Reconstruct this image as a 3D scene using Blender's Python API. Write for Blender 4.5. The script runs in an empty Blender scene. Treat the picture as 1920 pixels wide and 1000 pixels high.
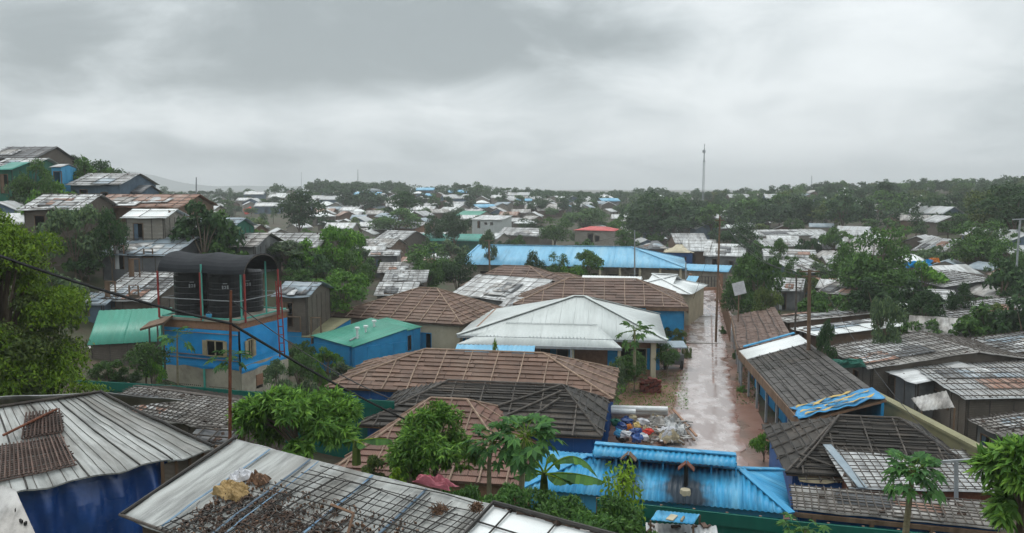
import bpy, math, random
import numpy as np
from mathutils import Vector, Matrix, noise

random.seed(11)
rng = np.random.default_rng(11)
sc = bpy.context.scene
COL = sc.collection

# ---------------------------------------------------------------- camera
F, HOR, EYE = 1500.0, 352.0, Vector((0, 0, 13.0))
PITCH = math.atan((500 - HOR) / F)
cd = bpy.data.cameras.new('camera'); cam = bpy.data.objects.new('camera', cd); COL.objects.link(cam)
cd.sensor_width = 36; cd.lens = 36 * F / 1920; cd.clip_start = .1; cd.clip_end = 9000
cam.location = EYE; cam.rotation_euler = (math.pi / 2 - PITCH, 0, 0)
sc.camera = cam

# ---------------------------------------------------------------- overcast sky
SUN_EL, SUN_AZ = math.radians(62), math.radians(-35)
w = bpy.data.worlds.new('World'); sc.world = w; w.use_nodes = True
nt = w.node_tree; nt.nodes.clear()
def N(t, **k):
    n = nt.nodes.new(t)
    for a, b in k.items(): setattr(n, a, b)
    return n
def mth(op, a, b=None, c=None, clamp=False):
    n = N('ShaderNodeMath', operation=op); n.use_clamp = clamp
    for i, v in enumerate((a, b, c)):
        if v is None: continue
        if hasattr(v, 'node'): nt.links.new(v, n.inputs[i])
        else: n.inputs[i].default_value = v
    return n.outputs[0]
out = N('ShaderNodeOutputWorld'); bg = N('ShaderNodeBackground'); bg.inputs[1].default_value = .1
nt.links.new(bg.outputs[0], out.inputs[0])
sky = N('ShaderNodeTexSky', sky_type='NISHITA'); sky.sun_disc = False
sky.sun_elevation = SUN_EL; sky.sun_rotation = SUN_AZ; sky.air_density = 1.5; sky.dust_density = 4
tc = N('ShaderNodeTexCoord'); sx = N('ShaderNodeSeparateXYZ'); nt.links.new(tc.outputs['Generated'], sx.inputs[0])
zz = mth('ADD', mth('MAXIMUM', sx.outputs[2], 0.0), .30)
cx = N('ShaderNodeCombineXYZ')
nt.links.new(mth('DIVIDE', sx.outputs[0], zz), cx.inputs[0]); nt.links.new(mth('DIVIDE', sx.outputs[1], zz), cx.inputs[1])
def nz(scale, detail, rough, off, dist=.3):
    m = N('ShaderNodeMapping'); m.inputs['Location'].default_value = off; nt.links.new(cx.outputs[0], m.inputs[0])
    n = N('ShaderNodeTexNoise'); n.inputs['Scale'].default_value = scale; n.inputs['Detail'].default_value = detail
    n.inputs['Roughness'].default_value = rough; n.inputs['Distortion'].default_value = dist
    nt.links.new(m.outputs[0], n.inputs['Vector']); return n.outputs['Fac']
big = nz(.9, 3, .5, (3.1, 1.7, 0)); fine = nz(2.6, 6, .55, (0.4, 5.2, 0), .35)
cl = mth('ADD', mth('MULTIPLY', mth('SUBTRACT', big, .5), 1.1), mth('MULTIPLY', mth('SUBTRACT', fine, .5), 1.7))
# cloud masses where the photograph has them: direction slope (x/y, z/y) of the middle, half-sizes, weight
yy = mth('MAXIMUM', sx.outputs[1], .02)
du = mth('DIVIDE', sx.outputs[0], yy); dv = mth('DIVIDE', sx.outputs[2], yy)
front = mth('MULTIPLY', sx.outputs[1], 3.0, clamp=True)
for px, py, hx, hy, wt in ((760, 60, 400, 100, -.75), (1090, 95, 210, 60, -.25), (150, 70, 330, 100, -.55), (60, 150, 220, 60, -.12),
                           (560, 190, 260, 50, .32), (1000, 235, 420, 75, .18), (420, 300, 480, 42, -.30),
                           (1450, 90, 480, 130, .24), (1650, 250, 480, 130, .22), (300, 235, 260, 35, .15)):
    ux, uz = (px - 960) / F, (HOR - py) / F
    a = mth('DIVIDE', mth('SUBTRACT', du, ux), hx / F); b = mth('DIVIDE', mth('SUBTRACT', dv, uz), hy / F)
    wob = mth('MULTIPLY', mth('SUBTRACT', fine, .5), 1.8)
    r2 = mth('ADD', mth('ADD', mth('MULTIPLY', a, a), mth('MULTIPLY', b, b)), wob)
    g = mth('MULTIPLY', mth('MULTIPLY', mth('POWER', 2.7183, mth('MULTIPLY', r2, -1.0)), wt), front)
    cl = mth('ADD', cl, g)
mr = N('ShaderNodeMapRange', interpolation_type='SMOOTHSTEP')
mr.inputs[1].default_value = -.75; mr.inputs[2].default_value = .62
nt.links.new(cl, mr.inputs[0])
cr = N('ShaderNodeValToRGB'); nt.links.new(mr.outputs[0], cr.inputs[0])
e = cr.color_ramp.elements
e[0].position = 0; e[0].color = (.355, .405, .425, 1); e[1].position = 1; e[1].color = (.94, .99, 1.01, 1)
m1 = e.new(.5); m1.color = (.64, .70, .725, 1)
sc10 = N('ShaderNodeVectorMath', operation='SCALE'); sc10.inputs['Scale'].default_value = 10.0; nt.links.new(cr.outputs[0], sc10.inputs[0])
mx = N('ShaderNodeMix', data_type='RGBA'); mx.inputs[0].default_value = .96
nt.links.new(sky.outputs[0], mx.inputs[6]); nt.links.new(sc10.outputs[0], mx.inputs[7])
# an overcast dome is brighter overhead than at the horizon
zf = mth('ADD', 1.0, mth('MULTIPLY', mth('POWER', mth('MAXIMUM', mth('SUBTRACT', sx.outputs[2], .30), 0.0), 1.0), 1.6))
zs_ = N('ShaderNodeVectorMath', operation='SCALE'); nt.links.new(mx.outputs[2], zs_.inputs[0]); nt.links.new(zf, zs_.inputs['Scale'])
nt.links.new(zs_.outputs[0], bg.inputs[0])

sd = bpy.data.lights.new('sun', 'SUN'); sd.energy = 1.2; sd.angle = math.radians(25); sd.color = (1, .97, .93)
sun = bpy.data.objects.new('sun', sd); COL.objects.link(sun)
sdir = Vector((math.cos(SUN_EL) * math.sin(SUN_AZ), math.cos(SUN_EL) * math.cos(SUN_AZ), math.sin(SUN_EL)))
sun.rotation_euler = sdir.to_track_quat('Z', 'Y').to_euler(); sun.location = (0, 0, 60)
sc.view_settings.view_transform = 'Standard'; sc.view_settings.look = 'None'
sc.view_settings.exposure = 0.1; sc.view_settings.gamma = 1; sc.view_settings.use_curve_mapping = False
sc.render.engine = 'CYCLES'
cy = sc.cycles
cy.use_denoising = True; cy.max_bounces = 5; cy.diffuse_bounces = 2; cy.glossy_bounces = 2; cy.transmission_bounces = 3
cy.transparent_max_bounces = 6; cy.volume_bounces = 0; cy.use_adaptive_sampling = True; cy.adaptive_threshold = .03
cy.caustics_reflective = False; cy.caustics_refractive = False

# ---------------------------------------------------------------- projection helpers
FW = Vector((0, math.cos(PITCH), -math.sin(PITCH))); UP = Vector((0, math.sin(PITCH), math.cos(PITCH)))
def ray(px, py): return Vector(((px - 960) / F, 0, 0)) + UP * ((500 - py) / F) + FW
def at(px, py, Y):
    d = ray(px, py); return EYE + d * (Y / d.y)
def atz(px, py, Z):
    d = ray(px, py); return EYE + d * ((Z - 13.0) / d.z)
def proj(p):
    q = p - EYE; z = q.dot(FW); return (960 + F * q.x / z, 500 - F * q.dot(UP) / z)

# ---------------------------------------------------------------- terrain
CP = [  # x, y, z
 (0,-12,13),(-20,-10,13.5),(20,-12,12),(0,0,11),(-9,0,11),(9,0,9.5),(20,4,6),(35,6,3),(-25,3,11),(-45,10,12),
 (-6,8,7.6),(-5,13,5.6),(-9,17,4.8),(-13,18,4.6),(-4,20,3.6),(0,10,7),(3,16,4.4),(5,20,2.2),(8,18,2.4),(14,16,1.8),(14,22,.4),(22,20,.2),(30,25,.2),(10,14,3.6),
 (-14,25,3.0),(-9,27,1.9),(-20,30,4.2),(-30,30,7),(-12,36,1.2),(-16,42,2.0),(-24,45,3.6),(-26,51,4.2),(-8,33,.5),(0,27,.1),
 (-8,45,.2),(-12,55,.5),(-10,65,.4),(-18,58,2.2),(-5,80,.3),(0,60,0),(0,40,0),(8,33,0),(10,45,0),(14,55,0),(18,75,0),(23,95,0),(26,110,0),(0,110,0),(-15,105,.8),
 (-31,65,5.6),(-36,80,9.2),(-48,75,12.6),(-42,66,9.2),(-60,85,15),(-75,90,17.5),(-52,100,11.5),(-33,98,5),(-22,88,2.4),(-25,120,2),(-50,130,6),(-80,120,12),(-100,80,16),(-70,60,15),(-50,45,11),(-80,30,15),
 (30,50,.4),(35,40,.4),(45,45,.8),(40,62,1.4),(55,65,2),(52,85,2.6),(70,85,4),(65,110,4.5),(90,115,7),(40,90,1.2),(35,120,.6),(110,90,9),(70,40,3),(110,40,7),
 (20,150,0),(0,150,.2),(-25,150,1),(20,180,.3),(60,160,2),(100,170,6.5),(-60,180,2.6),(-30,200,2),(0,230,2.2),(40,230,2.2),(80,230,4.5),(140,240,9.5),(-80,230,3.2),(-110,200,2.5),
 (0,300,5.2),(-40,300,5.6),(-75,330,10.5),(-95,350,11),(-130,320,4),(40,300,4.6),(80,300,7),(130,320,10.5),(200,330,13),(-170,300,2),(-220,420,2),
 (0,400,7.2),(-60,420,7.6),(-130,450,3),(80,400,6.5),(160,420,9.5),(250,420,10.5),(-250,600,3),(-100,600,4),(50,600,6),(250,600,8),(0,800,5),(-300,850,3),(300,850,6),(400,300,12),(-300,200,8),(-200,80,14),(250,120,12),(200,30,9)]
# ground under the huts of the left-hand slope, read off their eaves: px, py, depth, eave height
for (px, py, Y, off) in ((250, 390, 65, 1.6), (268, 410, 60, 1.6), (174, 348, 74, 1.7), (20, 298, 84, 1.7), (15, 312, 77, 1.6), (103, 314, 75, 1.7), (90, 395, 58, 1.6), (371, 431, 62, 1.6),
                         (250, 482, 57, 1.5), (225, 566, 52, 1.6), (446, 464, 62, 1.6), (538, 466, 70, 1.6), (632, 530, 72, 0.3), (250, 362, 76, 2.2), (368, 412, 78, 2.2), (750, 545, 80, 1.6)):
    p = at(px, py, Y); CP = [c for c in CP if math.hypot(c[0] - p.x, c[1] - Y) > 7]; CP.append((p.x, Y, p.z - off))
CPA = np.array(CP, float)
def _k(r2): return np.where(r2 > 0, .5 * r2 * np.log(r2 + 1e-12), 0)
def _tps():
    p = CPA[:, :2] / 100; n = len(p)
    K = _k(((p[:, None] - p[None]) ** 2).sum(-1)) + np.eye(n) * .0006
    Pm = np.hstack([np.ones((n, 1)), p])
    A = np.zeros((n + 3, n + 3)); A[:n, :n] = K; A[:n, n:] = Pm; A[n:, :n] = Pm.T
    return np.linalg.solve(A, np.concatenate([CPA[:, 2], np.zeros(3)]))
TW = _tps()
def terr(x, y):
    x = np.atleast_1d(np.asarray(x, float)); y = np.atleast_1d(np.asarray(y, float))
    xc = np.clip(x, -320, 420); yc = np.clip(y, -14, 850)
    q = np.stack([xc, yc], 1) / 100
    z = np.empty(len(q))
    for i in range(0, len(q), 8000):
        qq = q[i:i + 8000]
        r2 = ((qq[:, None] - CPA[None, :, :2] / 100) ** 2).sum(-1)
        z[i:i + 8000] = _k(r2) @ TW[:-3] + TW[-3] + qq @ TW[-2:]
    d = np.hypot(x, y - 200)
    t = np.clip((d - 450) / 400, 0, 1); t = t * t * (3 - 2 * t)
    return z * (1 - t) + 4 * t
_GX, _GY = np.arange(-330, 432, 2.0), np.arange(-16, 902, 2.0)
_GR = terr(*[q.ravel() for q in np.meshgrid(_GX, _GY)]).reshape(len(_GY), len(_GX))
def terr_fast(x, y):
    fx = np.clip((x + 330) / 2, 0, len(_GX) - 1.001); fy = np.clip((y + 16) / 2, 0, len(_GY) - 1.001)
    ix, iy = fx.astype(int), fy.astype(int); fx -= ix; fy -= iy
    return (_GR[iy, ix] * (1 - fx) + _GR[iy, ix + 1] * fx) * (1 - fy) + (_GR[iy + 1, ix] * (1 - fx) + _GR[iy + 1, ix + 1] * fx) * fy
def gz(x, y): return float(terr_fast(np.array([x], float), np.array([y], float))[0])
_YS = np.concatenate([np.arange(5, 60, .1), np.arange(60, 200, .4), np.arange(200, 900, 1.5)])
def hit(px, py, off=0.0):
    d = ray(px, py); ys = _YS if off < 1 else _YS[_YS > 30]; t = ys / d.y
    zs = 13 + d.z * t
    diff = zs - terr_fast(d.x * t, ys) - off
    i = int(np.argmax(diff < 0))
    if diff[i] >= 0: i = len(ys) - 1
    i = max(i, 1); a, b = diff[i - 1], diff[i]; f = min(1, max(0, a / (a - b))) if a != b else 0
    return EYE + d * (t[i - 1] + (t[i] - t[i - 1]) * f)

# ---------------------------------------------------------------- object helpers
def props(o, label=None, cat=None, group=None, kind=None):
    if label: o['label'] = label
    if cat: o['category'] = cat
    if group: o['group'] = group
    if kind: o['kind'] = kind
    return o
def thing(name, label, cat, loc, group=None):
    o = bpy.data.objects.new(name, None); COL.objects.link(o); o.empty_display_size = .3
    o.location = loc; return props(o, label, cat, group)
def link(name, me, parent=None, kind=None):
    o = bpy.data.objects.new(name, me); COL.objects.link(o)
    if parent is not None:
        o.parent = parent
        if parent.parent is None and parent.type == 'EMPTY': o.location = -parent.location
    if kind: o['kind'] = kind
    return o
def copy_tree(o, parent=None):
    c = o.copy(); COL.objects.link(c); c.parent = parent
    for ch in list(o.children): copy_tree(ch, c)
    return c

class MB:
    """collects faces of one mesh in world coordinates"""
    def __init__(s): s.v = []; s.f = []; s.uv = []; s.hasuv = False
    def face(s, pts, uvs=None):
        b = len(s.v); s.v += [tuple(p) for p in pts]; s.f.append(tuple(range(b, b + len(pts))))
        s.uv += uvs if uvs else [(p[0] + .37 * p[1], p[2] + .5 * p[1]) for p in pts]
    def box(s, c, ex, ey, ez, hx, hy, hz):
        """ex,ey,ez unit axes, h half sizes"""
        c = Vector(c); X, Y, Z = Vector(ex) * hx, Vector(ey) * hy, Vector(ez) * hz
        P = [c + X * a + Y * b + Z * d for d in (-1, 1) for b in (-1, 1) for a in (-1, 1)]
        for q in ((0, 2, 3, 1), (4, 5, 7, 6), (0, 1, 5, 4), (2, 6, 7, 3), (0, 4, 6, 2), (1, 3, 7, 5)): s.face([P[i] for i in q])
        return s
    def abox(s, x0, y0, z0, x1, y1, z1):
        return s.box(((x0 + x1) / 2, (y0 + y1) / 2, (z0 + z1) / 2), (1, 0, 0), (0, 1, 0), (0, 0, 1), abs(x1 - x0) / 2, abs(y1 - y0) / 2, abs(z1 - z0) / 2)
    def bar(s, a, b, wd, ht=None, up=(0, 0, 1)):
        a, b = Vector(a), Vector(b); d = (b - a); l = d.length
        if l < 1e-4: return s
        d /= l; u = Vector(up); x = d.cross(u)
        if x.length < 1e-3: x = d.cross(Vector((0, 1, 0)))
        x.normalize(); z = x.cross(d)
        return s.box((a + b) / 2, d, x, z, l / 2, wd / 2, (ht or wd) / 2)
    def tube(s, pts, rad, n=7, cap=True):
        pts = [Vector(p) for p in pts]
        if not hasattr(rad, '__len__'): rad = [rad] * len(pts)
        rings = []; x = None
        for i, p in enumerate(pts):
            d = (pts[min(i + 1, len(pts) - 1)] - pts[max(i - 1, 0)]).normalized()
            if x is None:
                x = d.cross(Vector((0, 0, 1)))
                if x.length < 1e-3: x = d.cross(Vector((1, 0, 0)))
            x = (x - d * x.dot(d)).normalized(); y = d.cross(x)
            rings.append([p + (x * math.cos(2 * math.pi * k / n) + y * math.sin(2 * math.pi * k / n)) * rad[i] for k in range(n)])
        for i in range(len(rings) - 1):
            for k in range(n):
                k2 = (k + 1) % n; s.face([rings[i][k], rings[i][k2], rings[i + 1][k2], rings[i + 1][k]])
        if cap: s.face(rings[-1]); s.face(rings[0][::-1])
        return s
    def mesh(s, mat, smooth=False):
        me = bpy.data.meshes.new('m'); me.from_pydata(s.v, [], s.f)
        uvl = me.uv_layers.new(name='UVMap'); uvl.data.foreach_set('uv', np.array(s.uv, 'f').ravel())
        me.materials.append(mat)
        if smooth: me.polygons.foreach_set('use_smooth', [True] * len(me.polygons))
        return me
    def build(s, name, mat, parent=None, kind=None, smooth=False):
        return link(name, s.mesh(mat, smooth), parent, kind)

# ---------------------------------------------------------------- materials
MATS = {}
def mat(name, c1, c2, scale=2.0, rough=.6, bump=.0, bscale=None, coord='Object', stretch=(1, 1, 1), rvar=.15, c3=None, dirt=0.0,
        wave=None, detail=5, lo=.35, hi=.65, orand=.0, spec=.22, island=0.0):
    m = bpy.data.materials.new(name); m.use_nodes = True; t = m.node_tree; n = t.nodes; L = t.links
    b = n['Principled BSDF']; co = n.new('ShaderNodeTexCoord'); mp = n.new('ShaderNodeMapping')
    L.new(co.outputs[coord], mp.inputs[0]); mp.inputs['Scale'].default_value = stretch
    def tex(sc_, d=detail, off=0.0):
        q = n.new('ShaderNodeTexNoise'); q.inputs['Scale'].default_value = sc_; q.inputs['Detail'].default_value = d; q.inputs['Roughness'].default_value = .6
        if off:
            m2 = n.new('ShaderNodeMapping'); m2.inputs['Location'].default_value = (off, off * .7, off * .3); L.new(mp.outputs[0], m2.inputs[0]); L.new(m2.outputs[0], q.inputs[0])
        else: L.new(mp.outputs[0], q.inputs[0])
        return q.outputs['Fac']
    def rmp(src, a, c):
        q = n.new('ShaderNodeMapRange'); q.inputs[1].default_value = a; q.inputs[2].default_value = c; L.new(src, q.inputs[0]); return q.outputs[0]
    def mix(f, a, c):
        q = n.new('ShaderNodeMix'); q.data_type = 'RGBA'
        for s_, v in ((0, f), (6, a), (7, c)):
            if hasattr(v, 'node'): L.new(v, q.inputs[s_])
            elif s_ == 0: q.inputs[0].default_value = v
            else: q.inputs[s_].default_value = (*v, 1)
        return q.outputs[2]
    f1 = tex(scale); col = mix(rmp(f1, lo, hi), c1, c2)
    if c3: col = mix(rmp(tex(scale * .45, 4, 7.3), .5, .68), col, c3)
    if wave:  # (period m, darkness, direction 'X'|'Y', distortion)
        wv = n.new('ShaderNodeTexWave'); wv.bands_direction = wave[2]; wv.inputs['Scale'].default_value = .314 / wave[0] ; wv.inputs['Distortion'].default_value = wave[3]
        wv.inputs['Detail'].default_value = 2; wv.inputs['Detail Scale'].default_value = 2
        cu = n.new('ShaderNodeTexCoord'); L.new(cu.outputs['UV'], wv.inputs[0])
        wfac = rmp(wv.outputs['Fac'], 0, 1); dk = tuple(x * wave[1] for x in c1); col = mix(wfac, dk, col)
    if dirt: col = mix(rmp(tex(scale * 1.9, 6, 3.1), .52, .52 + .2), col, tuple(x * (1 - dirt) for x in c1))
    rnd = None
    if orand:
        oi = n.new('ShaderNodeObjectInfo'); rnd = oi.outputs['Random']
    if island:
        g = n.new('ShaderNodeNewGeometry'); ri = g.outputs['Random Per Island']
        hv = n.new('ShaderNodeHueSaturation'); L.new(rmp(ri, 0, 1), hv.inputs['Value'])
        hv.inputs['Value'].default_value = 1
        q = n.new('ShaderNodeMapRange'); q.inputs[3].default_value = 1 - island; q.inputs[4].default_value = 1 + island; L.new(ri, q.inputs[0]); L.new(q.outputs[0], hv.inputs['Value'])
        L.new(col, hv.inputs['Color']); col = hv.outputs[0]
    if orand:
        hv = n.new('ShaderNodeHueSaturation'); q = n.new('ShaderNodeMapRange'); q.inputs[3].default_value = 1 - orand; q.inputs[4].default_value = 1 + orand
        L.new(rnd, q.inputs[0]); L.new(q.outputs[0], hv.inputs['Value']); L.new(col, hv.inputs['Color']); col = hv.outputs[0]
    L.new(col, b.inputs['Base Color'])
    q = n.new('ShaderNodeMapRange'); q.inputs[3].default_value = max(.03, rough - rvar); q.inputs[4].default_value = min(1, rough + rvar)
    L.new(tex(scale * 1.3, 3, 5.7), q.inputs[0]); L.new(q.outputs[0], b.inputs['Roughness'])
    b.inputs['Specular IOR Level'].default_value = spec
    if bump:
        bp = n.new('ShaderNodeBump'); bp.inputs['Strength'].default_value = bump; bp.inputs['Distance'].default_value = .05
        L.new(tex(bscale or scale * 3, 4, 1.9), bp.inputs['Height']); L.new(bp.outputs[0], b.inputs['Normal'])
    MATS[name] = m; return m
def leafmat(name, c, yellow=.0):
    m = bpy.data.materials.new(name); m.use_nodes = True; t = m.node_tree; n = t.nodes; L = t.links
    b = n['Principled BSDF']; o = n['Material Output']
    g = n.new('ShaderNodeNewGeometry'); oi = n.new('ShaderNodeObjectInfo')
    rp = n.new('ShaderNodeValToRGB'); el = rp.color_ramp.elements
    el[0].color = (c[0] * .55, c[1] * .6, c[2] * .7, 1); el[1].color = (c[0] * 1.55 + yellow, c[1] * 1.4 + yellow * .8, c[2] * 1.15, 1)
    q = el.new(.5); q.color = (*c, 1); L.new(g.outputs['Random Per Island'], rp.inputs[0])
    hv = n.new('ShaderNodeHueSaturation'); mr_ = n.new('ShaderNodeMapRange'); mr_.inputs[3].default_value = .8; mr_.inputs[4].default_value = 1.2
    L.new(oi.outputs['Random'], mr_.inputs[0]); L.new(mr_.outputs[0], hv.inputs['Value']); L.new(rp.outputs[0], hv.inputs['Color'])
    L.new(hv.outputs[0], b.inputs['Base Color']); b.inputs['Roughness'].default_value = .55; b.inputs['Specular IOR Level'].default_value = .14
    tr = n.new('ShaderNodeBsdfTranslucent'); L.new(hv.outputs[0], tr.inputs[0]); ms = n.new('ShaderNodeMixShader'); ms.inputs[0].default_value = .3
    L.new(b.outputs[0], ms.inputs[1]); L.new(tr.outputs[0], ms.inputs[2]); L.new(ms.outputs[0], o.inputs[0])
    MATS[name] = m; return m
M = MATS
mat('mud', (.16, .075, .052), (.25, .145, .11), .5, .3, .3, 5, c3=(.10, .065, .045), rvar=.22, spec=.45)
mat('ground', (.060, .044, .032), (.036, .052, .020), .45, .8, .6, 3, c3=(.085, .058, .042))
def road_mat():
    m = mat('road', (.46, .415, .405), (.36, .305, .29), 1.2, .3, .15, 3.0, spec=.6, lo=.42, hi=.58); t = m.node_tree; n = t.nodes; L = t.links; b = n['Principled BSDF']
    src = b.inputs['Base Color'].links[0].from_socket; rsrc = b.inputs['Roughness'].links[0].from_socket
    co = n.new('ShaderNodeTexCoord'); mp = n.new('ShaderNodeMapping'); mp.inputs['Scale'].default_value = (1, .4, 1); L.new(co.outputs['Object'], mp.inputs[0])
    z = n.new('ShaderNodeTexNoise'); z.inputs['Scale'].default_value = .75; z.inputs['Detail'].default_value = 6; z.inputs['Roughness'].default_value = .62; L.new(mp.outputs[0], z.inputs[0])
    pu = n.new('ShaderNodeMapRange'); pu.inputs[1].default_value = .49; pu.inputs[2].default_value = .55; L.new(z.outputs['Fac'], pu.inputs[0])
    def mixc(f, a, c):
        q = n.new('ShaderNodeMix'); q.data_type = 'RGBA'; L.new(f, q.inputs[0]); L.new(a, q.inputs[6]); q.inputs[7].default_value = (*c, 1); return q.outputs[2]
    col = mixc(pu.outputs[0], src, (.29, .235, .22))
    sep = n.new('ShaderNodeSeparateXYZ'); L.new(co.outputs['UV'], sep.inputs[0])
    def mm(op, a, c):
        q = n.new('ShaderNodeMath'); q.operation = op
        for k, v in enumerate((a, c)):
            if hasattr(v, 'node'): L.new(v, q.inputs[k])
            else: q.inputs[k].default_value = v
        return q.outputs[0]
    ed = mm('MULTIPLY', mm('ABSOLUTE', mm('SUBTRACT', sep.outputs[0], .5), 0), 2.0)
    z2 = n.new('ShaderNodeTexNoise'); z2.inputs['Scale'].default_value = 1.1; z2.inputs['Detail'].default_value = 6; L.new(co.outputs['Object'], z2.inputs[0])
    em = n.new('ShaderNodeMapRange'); em.inputs[1].default_value = 1.14; em.inputs[2].default_value = 1.34; L.new(mm('ADD', ed, mm('MULTIPLY', z2.outputs['Fac'], .8)), em.inputs[0])
    col = mixc(em.outputs[0], col, (.19, .092, .066)); L.new(col, b.inputs['Base Color'])
    q = n.new('ShaderNodeMix'); L.new(pu.outputs[0], q.inputs[0]); L.new(rsrc, q.inputs[2]); q.inputs[3].default_value = .04; L.new(q.outputs[0], b.inputs['Roughness'])
road_mat()
mat('concrete', (.34, .31, .28), (.22, .2, .18), 1.6, .5, .15, 9)
mat('grass', (.06, .12, .025), (.10, .17, .04), 3, .7, island=.4)
mat('brown_mat', (.195, .118, .085), (.12, .074, .055), .9, .62, .25, 30, wave=(.055, .62, 'X', 1.2), orand=.22, dirt=.45, c3=(.215, .155, .12))
mat('brown_mat2', (.175, .113, .088), (.113, .075, .060), .9, .62, .25, 30, wave=(.055, .62, 'X', 1.2), orand=.2, dirt=.45, c3=(.20, .15, .125))
mat('terracotta', (.20, .108, .08), (.125, .07, .054), 1.0, .6, .2, 20, wave=(.08, .65, 'X', 1.0), orand=.2, dirt=.4)
mat('dark_mat', (.062, .054, .046), (.034, .031, .028), 1.6, .55, .25, 30, wave=(.06, .5, 'X', 1.4), orand=.2, c3=(.10, .078, .06))
mat('grey_mat', (.11, .10, .092), (.065, .06, .057), 1.6, .55, .25, 30, wave=(.06, .6, 'X', 1.4), orand=.2)
mat('tan_pole', (.31, .22, .16), (.20, .135, .095), 3, .55, orand=.15)
mat('dark_pole', (.10, .084, .07), (.05, .043, .038), 3, .55, orand=.25)
mat('black_pole', (.05, .045, .04), (.028, .026, .024), 3, .5, orand=.2)
mat('wood', (.20, .13, .085), (.11, .07, .045), 2.5, .65, .2, 12, stretch=(1, 1, .2))
mat('rust', (.20, .07, .035), (.10, .035, .02), 6, .6, .2, 20)
mat('red_paint', (.33, .045, .04), (.22, .04, .035), 3, .45)
mat('tarp_white', (.64, .65, .645), (.42, .425, .42), 1.0, .4, .3, 6, coord='UV', stretch=(1.6, .5, 1), c3=(.22, .21, .195), dirt=.65, lo=.4, hi=.6, spec=.4)
mat('tarp_grey', (.48, .485, .48), (.25, .25, .245), 1.0, .4, .3, 6, coord='UV', stretch=(1.6, .5, 1), c3=(.10, .096, .09), dirt=.7, lo=.4, hi=.6, spec=.45)
mat('tarp_old', (.34, .32, .295), (.14, .13, .118), 1.1, .5, .35, 6, coord='UV', stretch=(1.4, .5, 1), c3=(.56, .555, .54), dirt=.7, lo=.42, hi=.58, spec=.35)
mat('tarp_weather', (.40, .41, .395), (.25, .255, .24), 1.4, .42, .3, 5, coord='UV', stretch=(1.8, .3, 1), c3=(.15, .145, .13), dirt=.65, lo=.4, hi=.62)
mat('tarp_dark', (.13, .135, .14), (.08, .082, .085), .8, .45, .3, 6, c3=(.22, .22, .215))
mat('tarp_bluegrey', (.30, .36, .40), (.20, .25, .29), .8, .4, .3, 6, coord='UV', c3=(.42, .44, .45), dirt=.4)
mat('tarp_blue', (.024, .085, .29), (.013, .045, .16), .9, .26, .35, 3, rvar=.1, spec=.5)
mat('tarp_bright', (.025, .345, .74), (.018, .25, .58), .7, .36, .3, 4, rvar=.1)
mat('tarp_stripe_yellow', (.55, .40, .14), (.42, .30, .10), 2, .5)
mat('metal_blue', (.045, .30, .53), (.033, .225, .42), 1.3, .36, coord='UV', stretch=(2.4, .3, 1), c3=(.13, .38, .56), dirt=.4)
mat('metal_skyblue', (.19, .44, .62), (.14, .36, .53), .5, .4, coord='UV', stretch=(2, .3, 1), dirt=.25, c3=(.26, .47, .60))
mat('metal_mint', (.06, .275, .20), (.05, .22, .155), .7, .38, coord='UV', stretch=(2, .3, 1), dirt=.15)
mat('metal_teal', (.055, .27, .215), (.045, .21, .17), .7, .45, dirt=.2)
mat('metal_white', (.53, .56, .545), (.46, .49, .475), .5, .42, coord='UV', stretch=(2.2, .25, 1), c3=(.40, .42, .405), dirt=.2)
mat('metal_bright', (.74, .76, .75), (.62, .64, .63), .6, .4, coord='UV', stretch=(2, .3, 1))
mat('metal_zinc', (.46, .475, .475), (.34, .35, .35), .9, .35, coord='UV', stretch=(2, .3, 1), c3=(.28, .25, .22), dirt=.35, spec=.45)
mat('metal_rusty', (.30, .17, .12), (.20, .10, .07), 1.0, .55, coord='UV', stretch=(2, .4, 1), c3=(.40, .34, .30), dirt=.3)
mat('metal_red', (.55, .10, .09), (.42, .07, .07), .9, .45)
mat('green_sheet', (.012, .135, .10), (.009, .10, .078), .6, .42, coord='UV', stretch=(2, .3, 1), dirt=.2)
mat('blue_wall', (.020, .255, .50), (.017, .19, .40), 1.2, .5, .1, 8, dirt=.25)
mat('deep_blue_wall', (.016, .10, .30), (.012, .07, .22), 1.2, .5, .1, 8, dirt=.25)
mat('light_blue_wall', (.08, .36, .60), (.06, .30, .52), 1.2, .5, dirt=.2)
mat('cream_wall', (.48, .43, .31), (.40, .35, .25), 1.0, .7, .15, 10, dirt=.3)
mat('olive_wall', (.25, .235, .135), (.19, .18, .105), .8, .65, .1, 10, c3=(.19, .18, .11), dirt=.3)
mat('mud_wall', (.17, .115, .08), (.12, .08, .056), 1.0, .8, .3, 8, dirt=.3)
mat('brick_wall', (.30, .17, .105), (.23, .125, .08), 2.5, .75, .3, 12, dirt=.35)
mat('tower_concrete', (.47, .43, .34), (.36, .325, .255), .9, .7, .2, 8, c3=(.22, .195, .155), dirt=.45)
mat('old_concrete', (.36, .32, .26), (.26, .23, .185), .9, .7, .2, 8, c3=(.16, .14, .115), dirt=.45)
mat('bamboo_wall', (.16, .135, .11), (.09, .075, .06), 1.8, .7, .3, 14, wave=(.12, .7, 'Y', .6), dirt=.4)
mat('plank_wall', (.34, .31, .265), (.23, .205, .17), 1.5, .65, .2, 10, wave=(.3, .75, 'Y', .3), dirt=.35)
mat('green_wall', (.03, .15, .10), (.02, .10, .07), 1.2, .6, .2, dirt=.3)
mat('bluegrey_wall', (.11, .16, .21), (.07, .105, .145), 1.2, .6, .2, dirt=.3)
mat('red_brick', (.17, .045, .032), (.11, .03, .022), 4, .7, .3, 14)
mat('stripe_blue', (.09, .18, .29), (.17, .25, .32), 3, .45, dirt=.3)
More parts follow.
